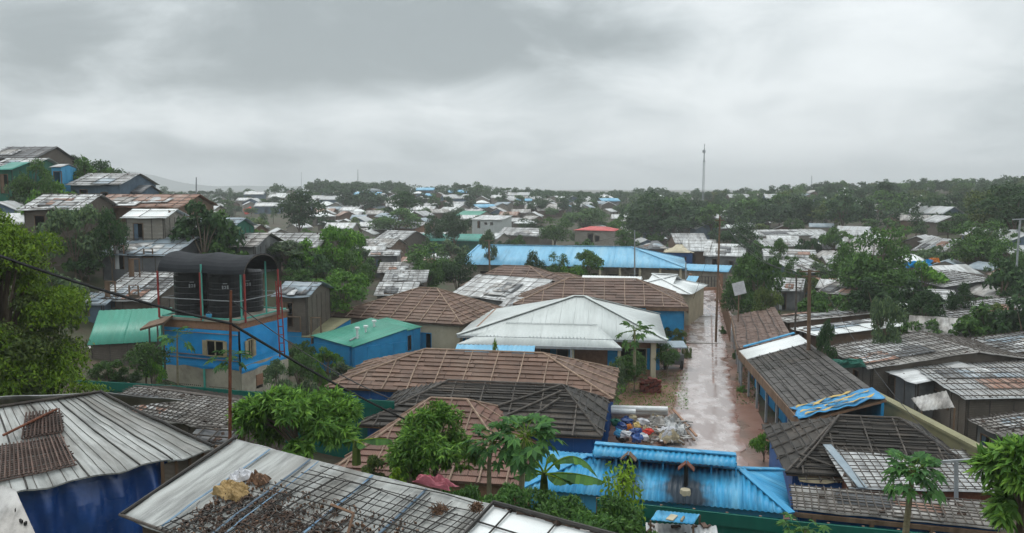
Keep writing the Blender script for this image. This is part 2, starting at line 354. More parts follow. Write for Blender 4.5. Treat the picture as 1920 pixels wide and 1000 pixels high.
mat('lattice_dark', (.085, .052, .042), (.045, .03, .025), 4, .7, orand=.3)
mat('lattice_brown', (.135, .088, .072), (.075, .05, .042), 4, .7, orand=.3)
mat('tarp_strip', (.05, .28, .52), (.035, .19, .40), 1.2, .4, .3, 5, dirt=.35)
mat('dark', (.018, .017, .016), (.01, .01, .01), 2, .7)
mat('cable', (.02, .02, .022), (.03, .03, .03), 5, .5)
mat('tank_black', (.011, .012, .014), (.016, .017, .019), 2, .38, spec=.3)
mat('shade_cloth', (.020, .022, .026), (.030, .033, .037), 1.2, .7, .2, 5, spec=.08)
mat('white_plastic', (.72, .73, .72), (.60, .61, .60), 3, .4)
mat('mint_pipe', (.10, .42, .34), (.08, .34, .28), 3, .45)
mat('galv', (.34, .36, .37), (.25, .265, .275), 4, .4)
mat('cloth_gold', (.36, .25, .115), (.22, .145, .06), 3, .75, .4, 10)
mat('cloth_white', (.60, .60, .62), (.45, .45, .47), 3, .7, .4, 8)
mat('cloth_pink', (.42, .13, .16), (.30, .09, .11), 3, .75, .4, 8)
mat('cloth_orange', (.62, .20, .03), (.48, .14, .03), 3, .7, .3, 8)
mat('cloth_red', (.60, .05, .03), (.48, .04, .03), 3, .7, .3, 8)
mat('twig', (.19, .11, .07), (.11, .065, .04), 6, .8, island=.5)
mat('debris', (.10, .065, .05), (.055, .038, .03), 4, .8, island=.5)
mat('straw', (.34, .29, .19), (.24, .20, .13), 3, .75, island=.3)
mat('bark', (.16, .125, .09), (.09, .07, .05), 5, .85, .4, 14, stretch=(1, 1, .3))
mat('papaya_bark', (.28, .25, .16), (.19, .165, .10), 5, .8, .3, 14, stretch=(1, 1, 2))
mat('net', (.03, .14, .10), (.02, .09, .07), 3, .7)
mat('hill_far', (.05, .075, .06), (.06, .085, .065), .01, .9)
leafmat('leaf_dark', (.036, .078, .028)); leafmat('leaf_mid', (.062, .132, .032)); leafmat('leaf_bright', (.088, .205, .030), .012)
leafmat('leaf_olive', (.100, .145, .040)); leafmat('leaf_pale', (.095, .150, .072)); leafmat('leaf_lime', (.14, .245, .024), .02)
leafmat('leaf_mango', (.10, .215, .038), .02); leafmat('leaf_papaya', (.08, .19, .058)); leafmat('leaf_banana', (.075, .18, .045))
leafmat('leaf_forest', (.044, .092, .036)); leafmat('leaf_ground', (.072, .158, .04)); leafmat('leaf_red', (.30, .06, .03))
# ---------------------------------------------------------------- roof planes
def clip_half(poly, a, b, c):
    """keep a*u+b*v<=c"""
    o = []
    for i in range(len(poly)):
        p, q = poly[i], poly[(i + 1) % len(poly)]
        dp, dq = a * p[0] + b * p[1] - c, a * q[0] + b * q[1] - c
        if dp <= 0: o.append(p)
        if (dp < 0 < dq) or (dq < 0 < dp):
            t = dp / (dp - dq); o.append((p[0] + (q[0] - p[0]) * t, p[1] + (q[1] - p[1]) * t))
    return o
def area2(p): return abs(sum(p[i][0] * p[(i + 1) % len(p)][1] - p[(i + 1) % len(p)][0] * p[i][1] for i in range(len(p)))) / 2
class Plane:
    """convex roof plane; pts[0]->pts[1] is the eave, the rest goes round"""
    def __init__(s, pts):
        s.pts = [Vector(p) for p in pts]; s.O = s.pts[0]; s.U = (s.pts[1] - s.O).normalized()
        n = s.U.cross(s.pts[-1] - s.O); s.N = n.normalized()
        if s.N.z < 0: s.N = -s.N
        s.V = s.N.cross(s.U)
        if s.V.dot(s.pts[-1] - s.O) < 0: s.V = -s.V
        s.poly = [((p - s.O).dot(s.U), (p - s.O).dot(s.V)) for p in s.pts]
        us = [p[0] for p in s.poly]; vs = [p[1] for p in s.poly]
        s.u0, s.u1, s.v0, s.v1 = min(us), max(us), min(vs), max(vs)
    def P(s, u, v, n=0.0): return s.O + s.U * u + s.V * v + s.N * n
    def cut(s, k, val):
        r = []
        for i in range(len(s.poly)):
            p, q = s.poly[i], s.poly[(i + 1) % len(s.poly)]
            if (p[k] - val) * (q[k] - val) <= 0 and p[k] != q[k]:
                t = (val - p[k]) / (q[k] - p[k]); r.append(p[1 - k] + (q[1 - k] - p[1 - k]) * t)
        return (min(r), max(r)) if len(r) > 1 else None
    def vr(s, u): return s.cut(0, u)
    def ur(s, v): return s.cut(1, v)

def slab(pl, mat_, parent, name='roof', n0=-.06, n1=0.0, kind=None):
    mb = MB(); top = [p + pl.N * n1 for p in pl.pts]; bot = [p + pl.N * n0 for p in pl.pts]
    uv = [(a, b) for a, b in pl.poly]
    mb.face(top, uv); mb.face(bot[::-1], uv[::-1])
    for i in range(len(top)):
        j = (i + 1) % len(top); mb.face([bot[i], bot[j], top[j], top[i]])
    return mb.build(name, mat_, parent, kind)
def panels(pl, parent, mat_, du, dv, name='roof_mat', tilt=.055, th=.03, jit=.3, joined=False, gap=.012, n0=.01):
    """overlapping courses of mats or tiles, each an object of its own"""
    rows = max(1, round((pl.v1 - pl.v0) / dv)); dv = (pl.v1 - pl.v0) / rows
    mbj = MB() if joined else None
    for r in range(rows):
        va, vb = pl.v0 + r * dv, pl.v0 + (r + 1) * dv
        u = pl.u0 - random.random() * du * jit * 2
        while u < pl.u1:
            d = du * (1 + random.uniform(-jit, jit) * .3); ua, ub = u, u + d; u = ub
            q = pl.poly
            for a, b, c in ((-1, 0, -ua - gap), (1, 0, ub - gap), (0, -1, -va + (.03 if r else 0)), (0, 1, vb)):
                q = clip_half(q, a, b, c)
                if len(q) < 3: break
            if len(q) < 3 or area2(q) < .02: continue
            t2 = tilt * random.uniform(.6, 1.4); j0 = random.uniform(0, .012); sk = random.uniform(-.012, .012)
            f = lambda p: n0 + j0 + t2 * (1 - (p[1] - va) / dv) + sk * (p[0] - ua) / d
            mb = mbj or MB(); top = [pl.P(p[0], p[1], f(p) + th) for p in q]; bot = [pl.P(p[0], p[1], f(p) * .2 - .01) for p in q]
            off = random.random() * 3
            mb.face(top, [(p[0] + off, p[1] + off) for p in q])
            for i in range(len(q)):
                k = (i + 1) % len(q); mb.face([bot[i], bot[k], top[k], top[i]])
            if not joined: mb.build(name, mat_, parent)
    if joined: mbj.build(name, mat_, parent, 'stuff')
def ribs(pl, parent, mat_, du, r=.035, n=.11, name='batten', start=None, joined=False, wob=.05):
    mbj = MB() if joined else None
    u = pl.u0 + (start if start is not None else du * .5)
    while u < pl.u1 - .05:
        c = pl.vr(u)
        if c and c[1] - c[0] > .3:
            mb = mbj or MB(); w1 = random.uniform(-wob, wob)
            mb.tube([pl.P(u + w1, c[0] - .06, n + .03), pl.P(u - w1 * .4, (c[0] + c[1]) / 2, n * .95), pl.P(u, c[1], n * .8)], [r * 1.1, r, r * .9], 5)
            if not joined: mb.build(name, mat_, parent, smooth=True)
        u += du * random.uniform(.9, 1.1)
    if joined: mbj.build(name, mat_, parent, 'stuff')
def courses(pl, parent, mat_, dv, r=.03, n=.07, name='purlin', joined=True, wob=.04, v0=.05):
    mbj = MB() if joined else None
    v = pl.v0 + v0
    while v < pl.v1 - .03:
        c = pl.ur(v)
        if c and c[1] - c[0] > .3:
            mb = mbj or MB(); k = max(2, int((c[1] - c[0]) / 2.5))
            mb.tube([pl.P(c[0] - .08 + (c[1] - c[0] + .16) * i / k, v + random.uniform(-wob, wob), n + random.uniform(-.01, .02)) for i in range(k + 1)], r, 5)
            if not joined: mb.build(name, mat_, parent, smooth=True)
        v += dv * random.uniform(.85, 1.15)
    if joined: mbj.build(name, mat_, parent, 'stuff')
def skin(pl, mat_, parent, name='roof_sheet', step=.35, lump=.03, corr=None, n0=.012, th=.02, seed=0, sag=.0, fray=.0, freq=.9):
    """draped or corrugated sheet covering a roof plane, as a real surface with thickness"""
    W_ = pl.u1 - pl.u0
    nu = max(2, int(W_ / (corr[0] / 4 if corr else step))); H_ = pl.v1 - pl.v0; nv = 2 if corr else max(2, int(H_ / step))
    grid = []
    for i in range(nu + 1):
        u = pl.u0 + 1e-4 + (W_ - 2e-4) * i / nu; c = pl.vr(u) or (0, 0); col = []
        lo = c[0] - (fray * noise.noise((u * 1.3 + seed, 3.7, 0)) if fray and c[0] < .01 else 0)
        for j in range(nv + 1):
            v = lo + (c[1] - lo) * j / nv; h = n0
            if corr: h += corr[1] * (1 + math.sin(2 * math.pi * u / corr[0]))
            if lump: h += lump * (noise.noise((u * freq + seed, v * freq * .9, seed * 1.7)) + .5 * noise.noise((u * 3.1 + seed, v * 2.7, 5.0)) + .7)
            if sag: h += lump * .8 * abs(math.sin(u * math.pi / sag))
            col.append((pl.P(u, v, h), (u + seed, v)))
        grid.append(col)
    mb = MB()
    me_v = [p for col in grid for p, _ in col]; k = nv + 1
    dn = pl.N * th
    nV = len(me_v); V2 = me_v + [p - dn for p in me_v]; uv = [q for col in grid for _, q in col] * 2
    fs = []
    for i in range(nu):
        for j in range(nv):
            a, b, c, d = i * k + j, (i + 1) * k + j, (i + 1) * k + j + 1, i * k + j + 1
            fs.append((a, b, c, d)); fs.append((a + nV, d + nV, c + nV, b + nV))
    def edge(a, b): fs.append((a, a + nV, b + nV, b))
    for i in range(nu): edge(i * k, (i + 1) * k); edge((i + 1) * k + nv, i * k + nv)
    for j in range(nv): edge(j + 1, j); edge(nu * k + j, nu * k + j + 1)
    me = bpy.data.meshes.new('m'); me.from_pydata([tuple(p) for p in V2], [], fs)
    ul = me.uv_layers.new(name='UVMap'); li = np.empty(len(me.loops), 'i'); me.loops.foreach_get('vertex_index', li)
    ul.data.foreach_set('uv', np.array(uv, 'f')[li].ravel()); me.materials.append(mat_)
    me.polygons.foreach_set('use_smooth', [True] * len(me.polygons))
    return link(name, me, parent)
def scatter(pl, parent, mat_, n, name='debris', size=(.05, .2), ur=None, vr=None, flat=.4, kind='stuff'):
    """loose scraps lying on a roof plane"""
    mb = MB()
    for _ in range(n):
        u = random.uniform(*(ur or (pl.u0, pl.u1))); c = pl.vr(u)
        if not c: continue
        v = random.uniform(*c) if not vr else random.uniform(*vr)
        if not (c[0] < v < c[1]): continue
        a = random.random() * 3.14; l = random.uniform(*size); X = pl.U * math.cos(a) + pl.V * math.sin(a)
        X = (X + pl.N * random.uniform(-.15, .15)).normalized(); Y = pl.N.cross(X).normalized()
        mb.box(pl.P(u, v, .06), X, Y, X.cross(Y), l, l * random.uniform(.15, .6), .02 + l * flat * .2)
    if mb.f: mb.build(name, mat_, parent, kind)

def wall(parent, a, b, z0, z1, mat_, th=.1, openings=(), name='wall', panes=None, gable=None, battens=None):
    """wall from a to b (xy) with real openings (u0,u1,h0,h1)"""
    a, b = Vector((a[0], a[1], 0)), Vector((b[0], b[1], 0)); d = b - a; L = d.length; d = d / L; nrm = Vector((d.y, -d.x, 0))
    mb = MB()
    def pc(u0, u1, h0, h1):
        if u1 - u0 > .01 and h1 - h0 > .01:
            mb.box(a + d * (u0 + u1) / 2 + Vector((0, 0, (h0 + h1) / 2)), d, nrm, (0, 0, 1), (u1 - u0) / 2, th / 2, (h1 - h0) / 2)
    ops = sorted(openings); u = 0
    for o in ops:
        u0, u1 = max(0, o[0]), min(L, o[1])
        pc(u, u0, z0, z1); pc(u0, u1, z0, z0 + o[2]); pc(u0, u1, z0 + o[3], z1); u = u1
    pc(u, L, z0, z1)
    if gable:  # apex height above z1 at position t along
        t, h = gable; q = [a + Vector((0, 0, z1)), b + Vector((0, 0, z1)), a + d * L * t + Vector((0, 0, z1 + h))]
        for s_ in (-1, 1): mb.face([p + nrm * th / 2 * s_ for p in (q if s_ > 0 else q[::-1])])
    o_ = mb.build(name, mat_, parent)
    if battens and L > 1.5:
        n_ = max(2, round(L / battens[0]))
        for i in range(n_ + 1):
            u = min(L - .03, max(.03, L * i / n_ + random.uniform(-.05, .05)))
            if any(x[0] - .05 < u < x[1] + .05 for x in ops): continue
            MB().box(a + d * u + nrm * (th / 2 + .012) + Vector((0, 0, (z0 + z1) / 2)), d, nrm, (0, 0, 1), battens[1], .014, (z1 - z0) / 2 - .01).build('wall_batten', battens[2], o_)
    return o_, a, d, nrm
def opening_parts(parent, wl, z0, o, kind, frame_m, leaf_m=None, ajar=0.0):
    """frame and, for windows, shutters or panes set into an opening"""
    _, a, d, nrm = wl; u0, u1, h0, h1 = o[:4]
    mb = MB(); t = .05
    P0 = lambda u, h: a + d * u + Vector((0, 0, z0 + h)) + nrm * .03
    for (ua, ub, ha, hb) in ((u0, u0 + t, h0, h1), (u1 - t, u1, h0, h1), (u0, u1, h1 - t, h1)) + (((u0, u1, h0, h0 + t),) if kind == 'window' else ()):
        mb.box((P0(ua, ha) + P0(ub, hb)) / 2, d, nrm, (0, 0, 1), (ub - ua) / 2, .06, (hb - ha) / 2)
    fr = mb.build(kind, frame_m, parent)
    if leaf_m:
        m2 = MB()
        if kind == 'window':
            half = (u1 - u0) / 2
            for (uh, sgn) in ((u0, -1), (u1, 1)):
                c = P0(uh + sgn * half * .5, (h0 + h1) / 2) + nrm * .06
                MB().box(c, d, nrm, (0, 0, 1), half * .48, .02, (h1 - h0) / 2).build('shutter', leaf_m, fr)
        else:
            w_ = (u1 - u0); k = 1 - ajar
            m2.box(P0(u0 + w_ * k / 2, (h0 + h1) / 2), d, nrm, (0, 0, 1), w_ * k / 2 - .03, .02, (h1 - h0) / 2 - .03).build('door_leaf', leaf_m, fr)
    return fr

def frame(l, r, off=2.0, ze=None, Y=None):
    """front eave from two photo points: level eave line at roughly `off` above the ground"""
    if Y is not None:
        A, B = at(*l, Y), at(*r, Y - (r[1] - l[1]) * .06); ze = (A.z + B.z) / 2; A.z = B.z = ze
    else:
        if ze is None: ze = hit((l[0] + r[0]) / 2, (l[1] + r[1]) / 2, off).z
        A, B = atz(*l, ze), atz(*r, ze)
    e1 = B - A; L = e1.length; e1 = e1 / L; e2 = Vector((-e1.y, e1.x, 0))
    return A, e1, e2, L, ze
def fit_w(A, e1, e2, L, ridge_py, slope):
    mid = A + e1 * L / 2; lo, hi = .3, 14
    for _ in range(40):
        w_ = (lo + hi) / 2
        if proj(mid + e2 * w_ + Vector((0, 0, slope * w_)))[1] > ridge_py: lo = w_
        else: hi = w_
    return lo
def roof_planes(A, e1, e2, L, w_, rise, form, h1=None, h2=None, W=None):
    z = Vector((0, 0, rise)); W = W or 2 * w_
    B = A + e1 * L; C, D = B + e2 * W, A + e2 * W
    if form == 'gable':
        R0, R1 = A + e2 * w_ + z, B + e2 * w_ + z; return [Plane([A, B, R1, R0]), Plane([C, D, R0, R1])]
    if form == 'shed':
        return [Plane([A, B, C + z, D + z])]
    if form == 'rshed':   # high edge towards the viewer
        return [Plane([D, C, B + z, A + z][::-1][2:] + [D, C, B + z, A + z][::-1][:2])]
    if form == 'hip':
        h1 = h1 if h1 is not None else w_; h2 = h2 if h2 is not None else w_
        R0, R1 = A + e1 * h1 + e2 * w_ + z, A + e1 * (L - h2) + e2 * w_ + z
        return [Plane([A, B, R1, R0]), Plane([B, C, R1]), Plane([C, D, R0, R1]), Plane([D, A, R0])]
    if form == 'front':   # gable end towards the viewer, ridge running away, W = depth
        R0, R1 = A + e1 * L / 2 + z, A + e1 * L / 2 + e2 * W + z
        return [Plane([D, A, R0, R1]), Plane([B, C, R1, R0])]

def house(name, label, cat, l, r, ridge_py=None, slope=.4, form='gable', off=2.0, ze=None, wall_m='bamboo_wall', W=None, W_max=16,
          finish=None, openings=(), side_openings=(), over=.35, h1=None, h2=None, rise=None, group=None, base=None, frame_m='wood', leaf_m=None, wall_ms=None, Y=None):
    A, e1, e2, L, ze = frame(l, r, off, ze, Y)
    if form == 'front':
        w_ = L / 2; rise = rise if rise is not None else slope * w_; W = W or 5
    elif form in ('shed', 'rshed'):
        W = W or (fit_w(A, e1, e2, L, ridge_py, slope)); w_ = W; rise = rise if rise is not None else slope * W
    else:
        w_ = min(fit_w(A, e1, e2, L, ridge_py, slope), W_max / 2) if ridge_py else W / 2
        rise = rise if rise is not None else slope * w_; W = 2 * w_
    c = A + e1 * L / 2 + e2 * W / 2; g = gz(c.x, c.y)
    t = thing(name, label, cat, Vector((c.x, c.y, g)), group)
    pls = roof_planes(A, e1, e2, L, w_, rise, form, h1, h2, W)
    o = min(over, L * .15, W * .15)
    q = [A + e1 * o + e2 * o, A + e1 * (L - o) + e2 * o, A + e1 * (L - o) + e2 * (W - o), A + e1 * o + e2 * (W - o)]
    zb = min(gz(p.x, p.y) for p in q) - .25 if base is None else base
    ztop = ze + rise * o / max(w_, .1) - .07
    wm = [M[x] for x in (wall_ms or [wall_m] * 4)]
    gb = (.5, rise * (1 - o / w_)) if form in ('gable',) else None
    gf = (.5, rise * (1 - 2 * o / L)) if form == 'front' else None
    zt_back = ztop
    if form == 'shed': ztop = ze + rise * o / W - .07; zt_back = ze + rise * (1 - o / W) - .07
    if form == 'rshed': ztop = ze + rise * (1 - o / W) - .07; zt_back = ze + rise * o / W - .07
    if openings == 'auto':
        Lw = (q[1] - q[0]).length; zo = max(0, ze - 2.1 - g); openings = [(Lw * .18, Lw * .18 + .75, zo + .0, zo + 1.75, 'door', random.choice(['wood', None, 'bluegrey_wall', 'metal_zinc']))]
        if Lw > 3.4: openings.append((Lw * .62, Lw * .62 + .7, zo + .85, zo + 1.5, 'window', None))
        if Lw > 7: openings.append((Lw * .42, Lw * .42 + .7, zo + .85, zo + 1.5, 'window', None))
    ops = [(a_, b_, h0 + (g - zb), h1_ + (g - zb)) + tuple(x) for (a_, b_, h0, h1_, *x) in openings]
    sops = [(a_, b_, h0 + (g - zb), h1_ + (g - zb)) + tuple(x) for (a_, b_, h0, h1_, *x) in side_openings]
    bt = lambda m_: (.95, .025, m_) if m_.name in ('blue_wall', 'light_blue_wall', 'deep_blue_wall') else (1.0, .03, M['dark_pole']) if m_.name in ('bamboo_wall', 'tarp_dark', 'bluegrey_wall', 'green_wall', 'plank_wall') and c.y < 75 else None
    wf = wall(t, q[0], q[1], zb, ztop, wm[0], openings=[x[:4] for x in ops], gable=gf, battens=bt(wm[0]))
    ws = wall(t, q[1], q[2], zb, min(ztop, zt_back), wm[1], openings=[x[:4] for x in sops], gable=gb, battens=bt(wm[1]))
    wall(t, q[2], q[3], zb, zt_back, wm[2], gable=gf)
    wall(t, q[3], q[0], zb, min(ztop, zt_back), wm[3], gable=gb)
    if form in ('shed', 'rshed'):
        for (pa, pb) in ((q[1], q[2]), (q[3], q[0])):
            za, zb_ = (ztop, zt_back) if pa in (q[1],) else (zt_back, ztop)
            mb = MB(); lo_ = min(ztop, zt_back); P_ = [Vector((pa.x, pa.y, lo_)), Vector((pb.x, pb.y, lo_)), Vector((pb.x, pb.y, zb_)), Vector((pa.x, pa.y, za))]
            mb.face(P_); mb.face([p + (Vector((c.x, c.y, p.z)) - p).normalized() * .06 for p in P_][::-1]); mb.build('wall', wm[1], t)
    for x in ops: opening_parts(t, wf, zb, x, x[4] if len(x) > 4 else 'window', M[frame_m], M[x[5]] if len(x) > 5 and x[5] else None, .5)
    for x in sops: opening_parts(t, ws, zb, x, x[4] if len(x) > 4 else 'window', M[frame_m], M[x[5]] if len(x) > 5 and x[5] else None, .5)
    if finish: finish(t, pls, ze)
    return t, pls, (A, e1, e2, L, W, w_, rise, ze, g)

# ---- finishes: each takes (thing, planes, eave height)
def fin_mats(m='brown_mat', pole='tan_pole', du=1.45, dv=.42, rib=1.45, detail=2, ridge=True, far=False, rows=None):
    def f(t, pls, ze):
        rf = MB()
        for i, pl in enumerate(pls):
            r = slab(pl, M['wood'], t, 'roof_plane')
            seen = (EYE - pl.O).dot(pl.N) > 0
            if not seen: continue
            panels(pl, r, M[m], du, dv, joined=far)
            ribs(pl, r, M[pole], rib, r=.04)
            if rows: courses(pl, r, M['black_pole'], rows, r=.03, n=.105, joined=False, name='course_pole', wob=.03)
        if len(pls) == 4 and ridge:
            R1, R0 = pls[0].pts[2], pls[0].pts[3]; up = Vector((0, 0, .1))
            for a, b in ((R0, R1), (pls[0].pts[0], R0), (pls[0].pts[1], R1), (pls[1].pts[1], R1)):
                if (b - a).length > .2: MB().tube([a + up, (a + b) / 2 + up, b + up], .055, 6).build('ridge_pole', M[pole], t, smooth=True)
    return f
def stepfor(pl): return max(.28, (pl.O - EYE).length / 140)
PATCHM = ['tarp_dark', 'tarp_white', 'tarp_old', 'tarp_grey', 'metal_zinc', 'metal_rusty', 'tarp_bluegrey', 'tarp_dark']
def fin_tarp(m='tarp_grey', lat=(.5, .9), pole='dark_pole', lump=.04, deb=10, patch=None, joined=True, sag=0, fray=.22, pr=.022, auto=True):
    def f(t, pls, ze):
        for i, pl in enumerate(pls):
            sd_ = random.random() * 50
            r = skin(pl, M[m], t, 'roof_tarp', lump=lump, seed=sd_, sag=sag, fray=fray, step=stepfor(pl))
            if (EYE - pl.O).dot(pl.N) < 0: continue
            if lat:
                courses(pl, r, M[pole], lat[0], r=pr, n=.075 + lump, joined=joined, name='lattice_pole' if not joined else 'lattice_rows', wob=.07)
                ribs(pl, r, M[pole], lat[1], r=pr * 1.15, n=.10 + lump, joined=joined, name='lattice_batten' if not joined else 'lattice_columns')
            if deb: scatter(pl, r, M['debris'], deb, size=(.04, .16))
            for pm in (list(patch or []) + (random.sample(PATCHM, 3) if deb > 3 and joined and auto else [])):
                if True:
                    W_, H_ = pl.u1 - pl.u0, pl.v1 - pl.v0
                    a0 = random.uniform(.05, .6); a1 = a0 + random.uniform(.2, .35); b0 = random.uniform(0, .4); b1 = b0 + random.uniform(.3, .5)
                    q = pl.poly
                    for a, b, c in ((-1, 0, -(pl.u0 + a0 * W_)), (1, 0, pl.u0 + a1 * W_), (0, -1, -b0 * H_), (0, 1, b1 * H_)): q = clip_half(q, a, b, c) if len(q) > 2 else q
                    if len(q) > 2 and area2(q) > .2:
                        skin(Plane([pl.P(*p) for p in q]) if abs(q[0][1] - q[1][1]) < 1e-6 else Plane([pl.P(*p) for p in q]), M[pm], r, 'patch', lump=lump, seed=sd_, n0=.05 + lump * .5)
    return f
def fin_corr(m='metal_zinc', pitch=.2, amp=.022, sheet=None, deb=0, ridge_m=None, gut=None):
    def f(t, pls, ze):
        for i, pl in enumerate(pls):
            if sheet and (EYE - pl.O).dot(pl.N) > 0:
                u = pl.u0
                while u < pl.u1 - .05:
                    q = clip_half(clip_half(pl.poly, 1, 0, min(u + sheet, pl.u1)), -1, 0, -u); k = random.uniform(0, .008)
                    if len(q) > 2 and area2(q) > .01:
                        sub = Plane(pl.pts); sub.poly = q; sub.u0 = min(p[0] for p in q); sub.u1 = max(p[0] for p in q); sub.v0 = min(p[1] for p in q); sub.v1 = max(p[1] for p in q)
                        skin(sub, M[m], t, 'roof_sheet', corr=(pitch, amp), lump=0, n0=k, seed=0)
                    u += sheet
            else: skin(pl, M[m], t, 'roof_sheet', corr=(pitch, amp), lump=0)
            if deb: scatter(pl, t, M['debris'], deb, size=(.04, .15))
        if ridge_m:
            up = Vector((0, 0, .07))
            R = [(pls[0].pts[3], pls[0].pts[2])] if len(pls[0].pts) == 4 else []
            if len(pls) == 4: R += [(pls[0].pts[0], pls[0].pts[3]), (pls[0].pts[1], pls[0].pts[2]), (pls[1].pts[1], pls[0].pts[2])]
            for a, b in R:
                if (a - b).length > .2: MB().bar(a + up, b + up, .28, .05).build('ridge_cap', M[ridge_m], t)
        if gut:
            pl = pls[0]; a, b = pl.pts[0], pl.pts[1]
            MB().bar(a + Vector((0, 0, -.06)) - pl.V * .05, b + Vector((0, 0, -.06)) - pl.V * .05, .12, .16).build('gutter', M[gut], t)
    return f

# ---------------------------------------------------------------- plants
def leaf_mesh(C, A, Nn, ln, wd, mat_, fold=.0):
    """diamond leaves: centres C, axis A, normals Nn (n,3), lengths and widths (n)"""
    n = len(C); S = np.cross(A, Nn); S /= np.linalg.norm(S, axis=1, keepdims=True) + 1e-9
    Nn = np.cross(S, A)
    ln = np.broadcast_to(ln, n)[:, None]; wd = np.broadcast_to(wd, n)[:, None]
    V = np.empty((n, 4, 3)); V[:, 0] = C - A * ln * .5; V[:, 2] = C + A * ln * .5 - np.array([0, 0, 1]) * ln * .12
    V[:, 1] = C + S * wd * .5 + Nn * wd * fold; V[:, 3] = C - S * wd * .5 + Nn * wd * fold
    me = bpy.data.meshes.new('leaves'); me.vertices.add(n * 4); me.vertices.foreach_set('co', V.ravel().astype('f'))
    me.loops.add(n * 4); me.loops.foreach_set('vertex_index', np.arange(n * 4, dtype='i'))
    me.polygons.add(n); me.polygons.foreach_set('loop_start', np.arange(0, n * 4, 4, dtype='i')); me.polygons.foreach_set('loop_total', np.full(n, 4, 'i'))
    me.update(); me.validate(); me.materials.append(mat_); return me
def unit(a): return a / (np.linalg.norm(a, axis=-1, keepdims=True) + 1e-9)
def rdir(n): return unit(rng.normal(size=(n, 3)))
def lobes(n, R, c, lob=(.3, .48), flat=.0):
    """centres and radii of crown clumps inside an ellipsoid R round c"""
    zz_ = rng.uniform(-.8, 1, n) if not flat else rng.uniform(-.2, .6, n); ph = rng.random(n) * 6.283; hr = np.sqrt(1 - zz_ ** 2)
    d = np.stack([hr * np.cos(ph), hr * np.sin(ph), zz_], 1); rr = (rng.random(n) ** .4 * .55 + .36)[:, None]
    return np.array(c) + d * rr * np.array(R), rng.uniform(*lob, n) * min(R)
def crown_leaves(LC, LR, n, up=.5, squash=.8):
    k = rng.choice(len(LC), n, p=LR ** 2 / (LR ** 2).sum()); d = rdir(n)
    low = d[:, 2] < -.35; d[low, 2] *= -1
    r = LR[k] * np.clip(rng.normal(.93, .17, n), .25, 1.25); C = LC[k] + d * r[:, None] * np.array([1, 1, squash])
    Nn = unit(d * .8 + np.array([0, 0, up]) + rng.normal(size=(n, 3)) * .45)
    A = unit(np.cross(Nn, rdir(n)) + np.array([0, 0, -.25])); return C, A, Nn
def limbs(mb, base, top_z, LC, r0, lean=(0, 0), n=6, seed=None, maxb=7):
    b = Vector(base); fork = b + Vector((lean[0], lean[1], (top_z - b.z)))
    mid = (b + fork) / 2 + Vector((random.uniform(-.1, .1), random.uniform(-.1, .1), 0)) * r0 * 4
    mb.tube([b - Vector((0, 0, .3)), b + Vector((0, 0, .15)), mid, fork], [r0 * 1.35, r0 * 1.05, r0 * .9, r0 * .75], n)
    for c in sorted(LC, key=lambda q: -q[2])[:maxb]:
        c = Vector(c); s_ = mid.lerp(fork, random.uniform(.3, 1))
        m_ = s_.lerp(c, .5) + Vector((0, 0, .12 * (c - s_).length)); mb.tube([s_, m_, c], [r0 * .5, r0 * .33, r0 * .12], 5, False)
def make_tree(H, R, trunk, nlobe, nleaf, size, leaf_m, name='tree', flat=False, lob=(.3, .48), squash=.85, up=.5, aspect=.5):
    """a tree at the origin: Empty > trunk, crown"""
    t = thing(name, None, None, (0, 0, 0)); cz = trunk + (H - trunk) * .5; Rz = (H - trunk) * .5
    LC, LR = lobes(nlobe, (R * .82, R * .82, Rz * .82), (0, 0, cz), lob, flat)
    C, A, Nn = crown_leaves(LC, LR, nleaf, up, squash)
    me = leaf_mesh(C, A, Nn, rng.uniform(.7, 1.35, nleaf) * size, rng.uniform(.7, 1.3, nleaf) * size * aspect, leaf_m); link('crown', me, t)
    mb = MB(); limbs(mb, (0, 0, 0), trunk + Rz * .35, LC, max(.05, H * .022)); mb.build('trunk', M['bark'], t, smooth=True)
    return t
def make_slim(H, R, nleaf, size, leaf_m, name='tree'):
    """slim wispy tree (casuarina, young acacia)"""
    t = thing(name, None, None, (0, 0, 0)); k = 9
    zs = np.linspace(.35, .95, k) * H; rr = R * np.sin(np.linspace(.5, 2.75, k)) * rng.uniform(.7, 1.2, k)
    LC = np.stack([rng.normal(0, R * .3, k), rng.normal(0, R * .3, k), zs], 1); LR = np.maximum(rr * .8, R * .25)
    C, A, Nn = crown_leaves(LC, LR, nleaf, .3, 1.1)
    link('crown', leaf_mesh(C, A, Nn, rng.uniform(.7, 1.4, nleaf) * size, rng.uniform(.6, 1.2, nleaf) * size * .45, leaf_m), t)
    mb = MB(); mb.tube([(0, 0, -.3), (.05 * R, 0, H * .5), (0, .05 * R, H * .93)], [H * .018, H * .012, H * .004], 5); mb.build('trunk', M['bark'], t)
    return t
def put(proto, p, s=1.0, sz=None, rot=None, label=None, cat='tree', group=None, leaf=None, name=None):
    o = copy_tree(proto); o.location = p; o.scale = (s, s, sz or s); o.rotation_euler = (0, 0, rot if rot is not None else random.random() * 6.28)
    if name: o.name = name
    props(o, label, cat, group)
    if leaf:
        for ch in o.children:
            if ch.name.startswith('crown') or ch.name.startswith('leaves'):
                ch.material_slots[0].link = 'OBJECT'; ch.material_slots[0].material = M[leaf]
    return o
